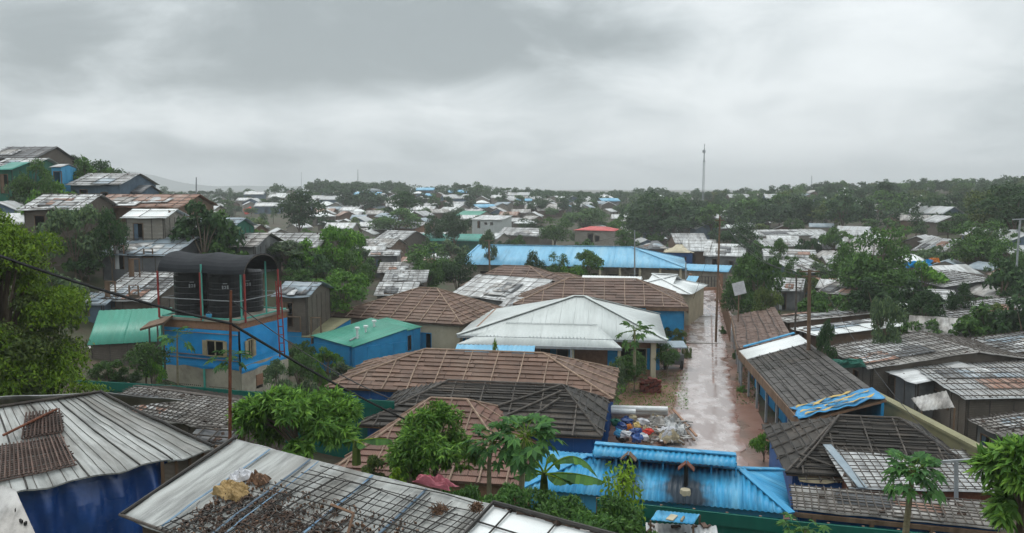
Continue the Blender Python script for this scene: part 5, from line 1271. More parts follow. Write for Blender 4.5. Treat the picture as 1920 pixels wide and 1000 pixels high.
# ================================================================ SHACKS
TP = lambda *a, **k: fin_tarp(*a, **k)
SH = [  # label, l, r, ridge_py, slope, form, off, wall, finish, extra
 # right-hand hillside
 ('large pale grey ribbed roof with a dark patch, shack with a woven wall', (1703, 682), (1806, 750), None, .06, 'shed', 2.3, 'bamboo_wall', TP('metal_zinc', (.28, 1.3), pole='dark_pole', lump=.025, deb=14, patch=['tarp_dark']), dict(W=8)),
 ('white sagging tarp-roofed shack left of the large pale ribbed roof', (1640, 692), (1716, 722), 668, .12, 'gable', 2.0, 'tarp_dark', TP('tarp_white', None, lump=.07, deb=3), dict(W_max=9)),
 ('wide shack with streaked brown and white lattice roof behind green netting', (1540, 652), (1630, 694), 626, .15, 'gable', 2.2, 'bamboo_wall', TP('tarp_old', (.30, .9), lump=.05, deb=25, patch=['metal_rusty', 'tarp_white']), dict(W_max=13)),
 ('upper lattice-roofed shack with teal curtain at the picture edge', (1722, 576), (1794, 606), 560, .14, 'gable', 2.3, 'bluegrey_wall', TP('tarp_grey', (.35, .9), lump=.04, deb=14), dict(W_max=14)),
 ('lower lattice-roofed shack under the teal-curtained one', (1784, 640), (1862, 668), 618, .14, 'gable', 2.3, 'mud_wall', TP('tarp_grey', (.33, .8), lump=.04, deb=14, patch=['tarp_dark']), dict(W_max=14)),
 ('dirty lattice-roofed shack at the right edge below the woven-walled one', (1812, 790), (1876, 822), 764, .14, 'gable', 2.2, 'tarp_dark', TP('tarp_old', (.28, .4), lump=.05, deb=25), dict(W_max=6)),
 ('mud-walled hut with flat greyish roof behind the wooden utility pole', (1437, 594), (1478, 606), None, .06, 'shed', 2.3, 'mud_wall', TP('tarp_old', (1.0, 2.0), lump=.05, deb=30), dict(W=8)),
 ('low white sheet-roofed hut in front of the mud-walled hut', (1480, 616), (1532, 632), None, .07, 'shed', 1.9, 'mud_wall', TP('metal_bright', (1.5, 3), lump=.03, deb=8), dict(W=9)),
 ('dark hut with grey roof and blue tarp bundle below the big round tree', (1690, 520), (1768, 540), 500, .16, 'gable', 2.3, 'tarp_dark', TP('tarp_grey', (.5, 1.2), lump=.06, deb=14), dict(W_max=9)),
 ('ribbed white roof high behind the big round tree', (1708, 470), (1768, 474), 438, .32, 'gable', 2.3, 'plank_wall', TP('metal_zinc', (.5, 1.2), deb=5), {}),
 ('upper of the long white roofs left of the big round tree', (1412, 444), (1562, 442), 431, .25, 'gable', 2.4, 'plank_wall', TP('tarp_white', (.9, 2), lump=.05, deb=5), dict(W_max=8)),
 ('middle long white roof left of the big round tree', (1428, 463), (1508, 463), 447, .25, 'gable', 2.4, 'plank_wall', TP('tarp_white', (.9, 2), lump=.05, deb=5), dict(W_max=8)),
 ('lowest white-walled hut below the long white roofs', (1432, 482), (1535, 484), 468, .22, 'gable', 2.4, 'metal_white', TP('tarp_white', (.9, 2), lump=.05, deb=8), dict(W_max=8)),
 ('hut with rumpled grey roof left of the big round tree trunk', (1530, 549), (1622, 560), 518, .30, 'gable', 2.2, 'bamboo_wall', TP('tarp_old', (.6, 1.0), lump=.13, deb=25), {}),
 ('hut with white roof and blue gable beyond the wooden utility pole', (1500, 514), (1566, 508), 487, .32, 'gable', 2.4, 'bluegrey_wall', TP('tarp_white', (.8, 1.5), lump=.05, deb=8), {}),
 ('white-roofed hut peeping from the bushes by the wooden utility pole', (1445, 545), (1505, 548), 522, .28, 'gable', 2.0, 'tarp_dark', TP('tarp_white', (.7, 1.2), lump=.08, deb=8), {}),
 ('grey hut behind the thorn hedge under the upper lattice roof', (1660, 560), (1800, 566), 536, .2, 'gable', 2.0, 'tarp_dark', TP('tarp_white', (.6, 1.2), lump=.06, deb=8), dict(W_max=6)),
 # left hillside
 ('blue-grey patched tarp roof on the slope above the black canopy', (178, 478), (322, 486), 447, .26, 'gable', 2.0, 'tarp_dark', TP('tarp_bluegrey', (1.2, 2.0), lump=.10, deb=8, patch=['tarp_white', 'tarp_dark']), dict(Y=57)),
 ('hut with white striped tarp roof left of the black canopy', (165, 560), (285, 572), 512, .32, 'gable', 2.0, 'bamboo_wall', TP('tarp_white', (.45, .8), lump=.07, deb=20), dict(Y=52)),
 ('patched grey roof directly left of the black canopy', (215, 540), (318, 540), 500, .30, 'gable', 2.2, 'bamboo_wall', TP('tarp_old', (.6, 1.0), lump=.08, deb=20, patch=['tarp_dark', 'tarp_white']), dict(Y=55)),
 ('blue tarp-walled hut behind the feathery tree', (122, 572), (196, 576), 550, .25, 'gable', 2.2, 'bluegrey_wall', TP('tarp_bluegrey', (1, 1.6), lump=.05, deb=5), dict(Y=51)),
 ('long rusty and grey roof on the left hillside', (160, 384), (340, 396), 366, .30, 'gable', 2.3, 'mud_wall', TP('metal_rusty', (.8, 1.6), lump=.06, deb=8, patch=['tarp_grey', 'tarp_old']), dict(Y=65, W_max=9)),
 ('bright white-roofed plank hut on the left hillside', (224, 411), (312, 409), 393, .26, 'gable', 2.3, 'plank_wall', TP('metal_bright', (1.5, 3), lump=.04, deb=2), dict(Y=60, W_max=7)),
 ('grey-roofed hut with blue-grey wall near the left hilltop trees', (122, 346), (226, 350), 326, .30, 'gable', 2.4, 'bluegrey_wall', TP('tarp_grey', (.9, 1.6), lump=.06, deb=6), dict(Y=74, W_max=8)),
 ('topmost dark-roofed hut at the left picture edge', (-30, 297), (66, 300), 276, .35, 'gable', 2.2, 'bamboo_wall', TP('tarp_dark', (.8, 1.2), lump=.06, deb=6), dict(Y=84, W_max=8)),
 ('second hut from the top at the left picture edge, with white roof', (-20, 312), (62, 312), 298, .3, 'gable', 2.2, 'green_wall', TP('tarp_white', (1, 1.6), lump=.06, deb=6), dict(Y=77, W_max=8)),
 ('small bright green hut overgrown by creepers at the left picture edge', (-14, 318), (22, 320), 304, .3, 'gable', 2.0, 'green_wall', TP('metal_teal', None, lump=.02, deb=0), dict(Y=72, W_max=5)),
 ('narrow sky-blue hut on the left hill', (92, 314), (114, 314), 308, .2, 'gable', 2.2, 'light_blue_wall', TP('tarp_grey', None, deb=0), dict(Y=75, W_max=3)),
 ('white streaky roof half hidden by the grey-green tree', (32, 398), (150, 392), 366, .28, 'gable', 2.2, 'bamboo_wall', TP('tarp_white', (.8, 1.6), lump=.05, deb=14, patch=['tarp_dark']), dict(Y=58, W_max=9)),
 ('small dark gable peeping out beside the grey-roofed hillside hut', (232, 360), (266, 364), 348, .4, 'gable', 2.2, 'bluegrey_wall', TP('tarp_dark', None, deb=2), dict(Y=76)),
 ('hut with grey tarp roof and green wall below the plank hut', (306, 428), (436, 434), 410, .28, 'gable', 2.2, 'green_wall', TP('tarp_bluegrey', (1.2, 2.2), lump=.08, deb=10, patch=['tarp_white']), dict(Y=62)),
 ('pale hut with low white roof beside the slim pole', (360, 395), (402, 394), 385, .25, 'gable', 2.4, 'plank_wall', TP('tarp_white', None, lump=.04, deb=2), dict(Y=110)),
 ('green-gabled white hut right of the plank hut', (344, 412), (392, 414), 397, .34, 'gable', 2.2, 'green_wall', TP('tarp_white', None, lump=.04, deb=2), dict(Y=78)),
 ('grey roof among bushes above the black canopy', (410, 462), (482, 466), 438, .3, 'gable', 2.0, 'tarp_dark', TP('tarp_old', (.8, 1.4), lump=.06, deb=6), dict(Y=62)),
 ('striped grey roof right of the black canopy top', (480, 462), (596, 470), 438, .28, 'gable', 2.0, 'bamboo_wall', TP('tarp_grey', (.8, .9), lump=.06, deb=10), dict(Y=70, W_max=8)),
 ('white and blue tarp roof right of the tank house', (508, 556), (580, 562), 530, .30, 'gable', 2.0, 'bamboo_wall', TP('tarp_bluegrey', (.8, 1.4), lump=.10, deb=10, patch=['tarp_white']), dict(Y=56)),
 ('dark tumbledown hut behind the red ladder', (504, 588), (562, 592), 562, .3, 'gable', 2.0, 'mud_wall', TP('tarp_dark', (.5, .8), lump=.08, deb=20, patch=['tarp_white']), dict(Y=57)),
 # middle distance
 ('grey-roofed hut with dark wall above the round bush', (700, 450), (756, 452), 428, .34, 'gable', 2.4, 'bamboo_wall', TP('tarp_grey', (1, 1.8), lump=.06, deb=4), {}),
 ('pale square house with one dark window behind the round bush', (744, 446), (772, 446), 436, .2, 'shed', 2.9, 'plank_wall', TP('tarp_grey', None, deb=0), dict(W=4)),
 ('low grey hut left of the pale square house', (674, 465), (732, 466), 448, .3, 'gable', 2.0, 'mud_wall', TP('tarp_old', (1, 1.8), lump=.06, deb=4), {}),
 ('grey roof with red trim above the pale square house', (712, 427), (778, 430), 409, .3, 'gable', 2.2, 'brick_wall', TP('tarp_grey', (1.2, 2), lump=.05, deb=4), {}),
 ('hut with orange-red wall among the far roofs', (655, 412), (684, 412), 403, .3, 'gable', 2.2, 'cloth_red', TP('tarp_bluegrey', None, deb=0), {}),
 ('long teal-roofed shed left of the blue long roof', (782, 452), (898, 453), 438, .25, 'gable', 2.4, 'green_wall', fin_corr('metal_teal', .6, .02), dict(W_max=9)),
 ('mint roof among the far roofs above the teal-roofed shed', (852, 405), (896, 406), 391, .3, 'gable', 2.4, 'plank_wall', fin_corr('metal_mint', .6, .02), {}),
 ('white flat-fronted block right of the mint roof', (882, 412), (942, 413), 405, .12, 'shed', 4.0, 'metal_white', TP('tarp_white', None, deb=2), dict(W=7)),
 ('white roof patch left of the round bush', (690, 482), (748, 480), 470, .2, 'gable', 2.0, 'tarp_dark', TP('tarp_white', (1.2, 2), lump=.10, deb=6), dict(Y=105)),
 ('upper of the rumpled roofs beside the bright green trees', (706, 515), (775, 512), 494, .24, 'gable', 2.0, 'bamboo_wall', TP('tarp_old', (.7, 1), lump=.12, deb=16), dict(Y=88)),
 ('middle rumpled grey roof behind the cream-walled block', (716, 532), (800, 530), 508, .24, 'gable', 2.0, 'bamboo_wall', TP('tarp_grey', (.7, 1), lump=.12, deb=16), dict(Y=82)),
 ('lower rumpled roof touching the cream-walled block', (700, 556), (780, 556), 530, .24, 'gable', 2.0, 'bamboo_wall', TP('tarp_white', (.7, 1), lump=.12, deb=16), dict(Y=76)),
 ('small red-roofed house with pale walls beyond the blue long roof', (1074, 432), (1152, 434), 425, .26, 'hip', 4.2, 'plank_wall', fin_corr('metal_red', .6, .02), dict(W_max=9, openings=[(2.8, 4.0, .8, 3.6, 'door', None), (4.4, 5.4, 2.0, 3.2, 'window', None)])),
 ('grey-roofed house left of the red-roofed one', (930, 442), (1012, 444), 420, .34, 'gable', 2.4, 'bamboo_wall', TP('tarp_grey', (1.2, 2), lump=.04, deb=4), {}),
 ('white hut between the teal shed and the grey house', (896, 448), (932, 449), 437, .3, 'gable', 2.4, 'plank_wall', TP('tarp_white', None, deb=0), {}),
 ('cream-roofed hut with dark blue wall right of the blue long roof', (1244, 474), (1302, 475), 459, .36, 'hip', 2.6, 'deep_blue_wall', TP('cream_wall', None, lump=.03, deb=2), {}),
 ('grey gabled hut behind the cream-roofed hut', (1266, 458), (1330, 458), 438, .4, 'gable', 2.6, 'mud_wall', TP('tarp_grey', (1.2, 2), lump=.04, deb=2), {}),
 ('pale gabled hut left of the tall utility pole', (1280, 472), (1345, 473), 450, .4, 'gable', 2.6, 'mud_wall', TP('tarp_white', (1.2, 2), lump=.04, deb=2), {}),
 ('white tarp-roofed hut right of the tall utility pole', (1318, 481), (1398, 483), 456, .36, 'gable', 2.4, 'tarp_dark', TP('tarp_white', (1.2, 2), lump=.08, deb=6), {}),
 ('dark grey roof left of the cream-roofed hut', (1206, 468), (1262, 468), 452, .36, 'hip', 2.4, 'mud_wall', TP('tarp_dark', None, lump=.05, deb=4), {}),
]
for (lab, l, r, rpy, sl, form, off, wm, fin, ex_) in SH:
    nm = 'hut' if ('hut' in lab) else 'shack' if 'shack' in lab else 'house' if 'house' in lab else 'shed' if 'shed' in lab else 'hut'
    ex_.setdefault('openings', 'auto'); ex_.setdefault('W_max', 9)
    house(nm, lab, nm, l, r, rpy, sl, form, off=off, wall_m=wm, finish=fin, group='shacks of the camp', **ex_)
# corrugated porch roof at the big ribbed shack, blue tarps, teal curtain
def awning(name, lab, cat, pts, m, m2=None):
    c = sum((Vector(p) for p in pts), Vector()) / 4; t = thing(name, lab, cat, Vector((c.x, c.y, gz(c.x, c.y))))
    pl = Plane(pts); skin(pl, M[m], t, 'sheet', corr=(.18, .02), lump=0)
    for p in pts[:2]: MB().bar((p.x, p.y, gz(p.x, p.y) - .1), p, .06).build('post', M['wood'], t)
    return t
awning('tin_porch', 'small corrugated grey porch roof below the large pale ribbed roof', 'awning', [at(1728, 772, 37), at(1790, 765, 36.2), at(1772, 726, 38), at(1708, 748, 38.6)], 'tarp_old')
awning('blue_awning', 'small sky-blue sheet awning above the large pale ribbed roof', 'awning', [at(1802, 672, 50.5), at(1842, 670, 50.5), at(1826, 651, 52), at(1788, 652, 52)], 'metal_skyblue')
def onr(px, py, Y): return at(px, py, Y)
rag('blue_tarp_bundle', 'rolled bright blue tarp on the grey roof below the big round tree', 'tarp', at(1722, 497, 79), Vector((.96, .2, .08)), Vector((0, .6, .4)), 1.6, .5, 'tarp_bright', .5, 12, 3)
rag('orange_cloth', 'orange cloth at the end of the blue tarp roll', 'cloth', at(1752, 489, 80), Vector((1, 0, 0)), Vector((0, .6, .4)), .5, .4, 'cloth_orange', .3, 8, 6)
rag('green_netting', 'dark green net sagging at the edge of the wide streaked roof', 'net', at(1590, 682, 44.5), Vector((.95, .2, 0)), Vector((0, .5, .5)), 1.1, .4, 'net', .3, 10, 7)
# rubbish heap, pipes and timber beside the road
hp = thing('rubbish_heap', 'colourful rubbish heap in blue and orange beside the near-black roof', 'rubbish', atz(1185, 805, .2))
for i, (px, py, m, s_) in enumerate([(1166, 800, 'tarp_blue', .38), (1180, 802, 'cloth_orange', .3), (1175, 790, 'tarp_blue', .45), (1160, 812, 'light_blue_wall', .35), (1190, 812, 'tarp_blue', .45), (1200, 808, 'cloth_pink', .35), (1172, 815, 'cloth_white', .4),
                                   (1205, 792, 'cloth_white', .4), (1195, 798, 'tarp_stripe_yellow', .3), (1155, 792, 'green_wall', .4), (1215, 810, 'cloth_red', .3), (1185, 785, 'straw', .4), (1168, 820, 'debris', .5), (1208, 820, 'cloth_white', .35), (1195, 822, 'tarp_blue', .4)]):
    c = atz(px, py, .35 + random.random() * .5); k = MB(); n = 8
    U_, V_ = Vector((1, .1, 0)), Vector((0, .8, .5))
    for a_ in range(n):
        for b_ in range(n):
            def Pq(i_, j_):
                th, ph = math.pi * j_ / n, 2 * math.pi * i_ / n; rr = .75 * s_ * (1 + .7 * noise.noise((math.cos(ph) * 1.5 + i, math.sin(ph) * 1.5, th * 1.3)))
                return c + Vector((math.sin(th) * math.cos(ph), math.sin(th) * math.sin(ph) * .8, math.cos(th) * .7)) * rr
            k.face([Pq(a_, b_), Pq(a_ + 1, b_), Pq(a_ + 1, b_ + 1), Pq(a_, b_ + 1)])
    k.build('rubbish_bag', M[m], hp, smooth=False)
sp = thing('sack_pile', 'sprawl of white sacks and split bamboo between rubbish heap and road', 'pile', atz(1250, 800, .1)); k = MB()
for i in range(11):
    rag('crumpled_sack', None, None, atz(random.uniform(1208, 1272), random.uniform(788, 826), .3), Vector((1, random.uniform(-.4, .4), 0)).normalized(), Vector((random.uniform(-.3, .3), 1, .15)).normalized(), random.uniform(.3, .6), random.uniform(.25, .5), random.choice(['cloth_white', 'tarp_grey', 'tarp_old', 'straw', 'tarp_grey']), .35, 10, i * 3.1, sp)
for _ in range(130):
    c = atz(random.uniform(1205, 1290), random.uniform(786, 830), random.uniform(.1, .45)); a_ = random.random() * 3.14; X = Vector((math.cos(a_), math.sin(a_), random.uniform(-.2, .2))).normalized(); l_ = random.uniform(.06, .32); Y = X.cross(Vector((0, 0, 1))).normalized()
    k.box(c, X, Y, X.cross(Y), l_, random.uniform(.02, .08), .025)
k.build('sacking', M['tarp_old'], sp, 'stuff')
for (x0, y0, x1, y1, m) in ((1256, 770, 1302, 826, 'wood'), (1262, 768, 1306, 818, 'brick_wall'), (1230, 800, 1248, 832, 'wood'), (1246, 795, 1262, 830, 'dark_pole'), (1270, 805, 1282, 834, 'wood'), (1250, 800, 1240, 828, 'cloth_white')):
    MB().bar(atz(x0, y0, .35), atz(x1, y1, .3), .12, .06).build('timber', M[m], sp)
wp = thing('white_pipe_bundle', 'white plastic drain pipes lying between the near-black roof and the road', 'pipes', atz(1200, 770, .5))
for (x0, y0, x1, y1, zz_) in ((1145, 765, 1252, 768, .75), (1146, 772, 1252, 774, .5), (1146, 771, 1192, 773, .8), (1145, 775, 1250, 778, .25)): MB().tube([atz(x0, y0, zz_), atz(x1, y1, zz_)], .16, 10).build('pipe', M['white_plastic'], wp, smooth=True)
bs = thing('brick_stack', 'collapsed red brick stack beside the road bushes', 'bricks', atz(1225, 725, 0))
c0 = atz(1220, 738, 0)
for z in range(9):
    for i in range(5):
        for j in range(2):
            if random.random() < .12 + z * .05: continue
            p = c0 + Vector((i * .26 + random.uniform(-.03, .03) - .5, j * .3 + random.uniform(-.03, .03) + z * .02, .06 + z * .105)); MB().box(p, (1, .05 * random.uniform(-2, 2), 0), (0, 1, 0), (0, 0, 1), .12, .14, .048).build('brick', M['red_brick'], bs)
cr_ = thing('covered_cart', 'dark covered cart with grey lid beside the bush by the road', 'cart', atz(1262, 690, 0)); c = atz(1262, 694, 0)
MB().box(c + Vector((0, .4, .75)), (1, 0, 0), (0, 1, 0), (0, 0, 1), .75, .5, .35).build('body', M['tarp_dark'], cr_); MB().box(c + Vector((0, .5, 1.75)), (1, 0, 0), (0, 1, .15), (0, -.15, 1), .95, .7, .04).build('roof', M['tarp_bluegrey'], cr_)
for sx_ in (-.6, .6):
    MB().bar(c + Vector((sx_, .2, 1)), c + Vector((sx_, .2, 1.75)), .05).build('post', M['white_plastic'], cr_)
    MB().tube([c + Vector((sx_ - .05, 0, .35)), c + Vector((sx_ + .05, 0, .35))], .34, 14).build('wheel', M['dark'], cr_)
gt = thing('road_gate', 'dark gate with brick pillars where the road ends', 'gate', Vector((ROADX(101), 101, 0)))
for s_ in (-2.2, 1.7): MB().bar((ROADX(101) + s_, 101, -.1), (ROADX(101) + s_, 101, 2.1), .4).build('pillar', M['brick_wall'], gt)
for k in range(9): MB().bar((ROADX(101) - 1.9 + k * .4, 101, .3), (ROADX(101) - 1.9 + k * .4, 101, 1.8), .12, .05).build('gate_bar', M['dark_pole'], gt)
for z in (.4, 1.2, 1.75): MB().bar((ROADX(101) - 2.0, 100.95, z), (ROADX(101) + 1.5, 100.95, z), .08).build('gate_rail', M['dark_pole'], gt)
MB().bar((ROADX(100) - 2.2, 100, .2), (ROADX(100) + 1.7, 100, .2), .3, .6).build('threshold', M['brick_wall'], gt)
# ------------------------------------------------ poles, masts, wires
def pole(name, lab, px0, py0, px1, py1, Y, r0, r1, m, cat='pole', arms=()):
    a, b = at(px0, py0, Y), at(px1, py1, Y); t = thing(name, lab, cat, a); g = min(a.z, gz(a.x, a.y)) - .3
    MB().tube([(a.x, a.y, g), a, (a + b) / 2, b], [r0, r0, (r0 + r1) / 2, r1], 8).build('shaft', M[m], t, smooth=True)
    for (f, l_, w) in arms: p = a.lerp(b, f); MB().bar(p + Vector((-l_ / 2, 0, 0)), p + Vector((l_ / 2, 0, 0)), w).build('crossarm', M[m], t)
    return b
b1 = pole('utility_pole', 'tall dark utility pole at the right road edge with wires', 1343, 610, 1350, 405, 66, .10, .07, 'wood', arms=[(.96, .8, .08)])
b2 = pole('utility_pole', 'brown wooden utility pole with crossarm among the shacks', 1516, 660, 1518, 506, 47, .12, .10, 'wood', arms=[(.98, 1.2, .08), (.92, .9, .07)])
pole('utility_pole', 'thin dark pole beside the brown wooden utility pole', 1493, 555, 1493, 515, 56, .07, .06, 'dark_pole')
pole('utility_pole', 'pole rising before the blue long roof, with a bracket', 918, 500, 917, 450, 98, .11, .09, 'wood', arms=[(.97, 1.0, .1)])
pole('utility_pole', 'thin pole standing out against the right half of the blue long roof', 1190, 505, 1190, 432, 100, .1, .07, 'galv')
pole('utility_pole', 'short thin pole at the right end of the blue long roof', 1286, 520, 1286, 492, 99, .08, .07, 'galv')
pole('slim_mast', 'slim grey pole on the plain right of the left hillside', 368, 400, 368, 333, 120, .13, .09, 'galv')
mt = thing('radio_mast', 'tall thin lattice radio mast rising above the far trees', 'mast', at(1319, 412, 230)); a, b = at(1317, 412, 230), at(1321, 270, 230)
for s_ in ((-.25, 0), (.25, 0), (0, .4)): MB().tube([a + Vector((*s_, -4)), b.lerp(a, .22) + Vector((*s_, 0))], .05, 5).build('leg', M['galv'], mt)
MB().tube([b.lerp(a, .24), b], [.2, .08], 6).build('antenna', M['galv'], mt)
k = MB()
for i in range(28):
    p = a.lerp(b, i / 28 * .78); q_ = a.lerp(b, (i + 1) / 28 * .78); k.bar(p + Vector((-.25, 0, 0)), q_ + Vector((.25, 0, 0)), .05); k.bar(p + Vector((.25, 0, 0)), q_ + Vector((0, .4, 0)), .05)
k.build('bracing', M['galv'], mt, 'stuff')
MB().bar(b.lerp(a, .1) + Vector((-.5, 0, 0)), b.lerp(a, .1) + Vector((.3, 0, 0)), .15, .8).build('aerial', M['galv'], mt)
for i, (px, y0, y1, Y) in enumerate(((565, 352, 323, 700), (671, 345, 318, 420), (1522, 360, 330, 420), (1746, 372, 357, 300))):
    pole('far_mast', ('faintest far mast on the left horizon', 'faint far mast on the wooded hill behind the round tank', 'faint far mast above the trees right of the tall mast', 'short mast above the dark trees at the right')[i], px, y0, px, y1, Y, .22, .12, 'galv', 'mast')
ps = thing('lamp_post', 'grey street lamp post at the right picture edge', 'lamp', at(1911, 455, 75)); a, b = at(1909, 460, 75), at(1913, 412, 75)
MB().tube([a - Vector((0, 0, 2)), a, b], .09, 7).build('shaft', M['galv'], ps); MB().bar(b + Vector((-.7, 0, 0)), b + Vector((.5, 0, .05)), .16, .1).build('lamp_head', M['galv'], ps)
for i, (p, q_, s_) in enumerate(((b1, b2, .5), (b1 + Vector((.3, 0, -.6)), b2 + Vector((.3, 0, -.5)), .9), (b2, at(1960, 560, 60), .5), (b1, at(1500, 506, 47), 1.2))):
    cable(('upper wire between the two tall utility poles', 'lower wire between the two tall utility poles', 'wire from the brown wooden pole to the right picture edge', 'slack wire dropping from the tall dark pole')[i], [p, q_], .018, s_, 'wire')
for i, (p, q_, s_) in enumerate(((b1 + Vector((-.3, 0, -.1)), at(1190, 434, 100), .8), (at(1190, 434, 100), at(917, 452, 98), 1.2), (at(917, 452, 98), at(640, 440, 100), 1.2), (b2 + Vector((-.5, 0, -.3)), at(1630, 600, 50), .4), (b2 + Vector((.5, 0, -.3)), at(1793, 866, 26), .8), (b1, at(1300, 560, 76), .3), (at(1793, 866, 26), at(1990, 830, 26), .3))):
    cable(('wire from the tall dark pole towards the blue long roof', 'wire hanging before the blue long roof between two thin poles', 'wire from the bracketed pole off to the left', 'drop wire from the brown wooden pole to a shack', 'long wire from the brown wooden pole to the steel post', 'drop wire from the tall dark pole to the blue-walled block', 'wire from the steel post to the picture edge')[i], [p, q_], .014, s_, 'wire')
sg = thing('notice_board', 'small weathered white board fixed in the bushes by the tall utility pole', 'sign', at(1386, 545, 62)); c = at(1386, 541, 62); MB().box(c, (.95, 0, .25), (0, 1, 0), (-.25, 0, .95), .48, .03, .5).build('board', M['cloth_white'], sg); MB().bar(c - Vector((0, -.05, 0)), c - Vector((0, -.05, 3.2)), .08).build('post', M['wood'], sg)
# small blue sheet table below the kitchen
bt = thing('blue_sheet_lid', 'small blue sheet weighted with a plank below the green fence', 'sheet', at(1264, 970, 23.2)); pl = Plane([at(1220, 976, 23.2), at(1300, 984, 23.0), at(1312, 966, 23.8), at(1232, 958, 24)]); skin(pl, M['metal_blue'], bt, 'sheet', corr=(.12, .01), lump=0)
MB().bar(pl.P(.55, .05, .05), pl.P(.72, .5, .05), .22, .03).build('plank', M['cream_wall'], bt); MB().bar(pl.P(.9, .05, .06), pl.P(1.0, .4, .06), .06, .06).build('brush', M['straw'], bt)
for p in pl.pts: MB().bar(p, (p.x, p.y, gz(p.x, p.y) - .1), .05).build('leg', M['wood'], bt)
t, pls, _ = house('grey_slat_roof_shed', 'tiny shed with grey slatted roof at the bottom edge below the blue sheet', 'shed', (1212, 1004), (1348, 1010), 985, .2, 'shed', ze=2.55, wall_m='wood', finish=fin_corr('metal_zinc', .16, .02, deb=10), over=.1)
# ================================================================ TREES AND PLANTS
PR = dict(
 r1=make_tree(6, 3.0, .7, 22, 3400, .30, M['leaf_mid']), r2=make_tree(6, 2.6, .8, 16, 3000, .30, M['leaf_dark'], lob=(.34, .5)),
 r3=make_tree(5, 3.4, .4, 26, 3600, .30, M['leaf_bright'], lob=(.26, .42)), r4=make_tree(7, 2.4, 1.2, 15, 2800, .32, M['leaf_olive']),
 f1=make_tree(9, 3.8, .6, 24, 1300, .75, M['leaf_forest']), f2=make_tree(10, 3.2, .9, 22, 1200, .75, M['leaf_dark'], lob=(.34, .52)), f3=make_tree(8, 4.2, .4, 26, 1400, .75, M['leaf_forest']),
 f4=make_tree(9, 4.6, 3.6, 18, 1100, .66, M['leaf_dark'], flat=True), s1=make_slim(11, 2.2, 800, .62, M['leaf_forest']), s2=make_slim(9, 1.9, 700, .55, M['leaf_mid']),
 b1=make_tree(1.6, 1.1, .1, 14, 1500, .16, M['leaf_mid'], name='bush'), b2=make_tree(1.5, 1.2, .1, 16, 1600, .15, M['leaf_pale'], name='bush'))
PH = dict(r1=6, r2=6, r3=5, r4=7, f1=9, f2=10, f3=8, f4=9, s1=11, s2=9, b1=1.6, b2=1.5); PRAD = dict(r1=3, r2=2.6, r3=3.4, r4=2.4, f1=3.6, f2=3, f3=4, f4=4.6, s1=1.9, s2=1.6, b1=1.1, b2=1.2)
def tree_px(lab, px, base, top, width, Y, proto, leaf=None, name='tree', cat='tree', group=None):
    """tree whose foot, top and width are given in the photograph at depth Y"""
    a, b = at(px, base, Y), at(px, top, Y); g = gz(a.x, a.y); h = b.z - min(a.z, g + .6); zb = min(a.z, g)
    h = b.z - zb; s = width / F * Y / 2 / PRAD[proto]
    return put(PR[proto], (a.x, Y, zb), s, h / PH[proto], None, lab, cat, group, leaf, name)
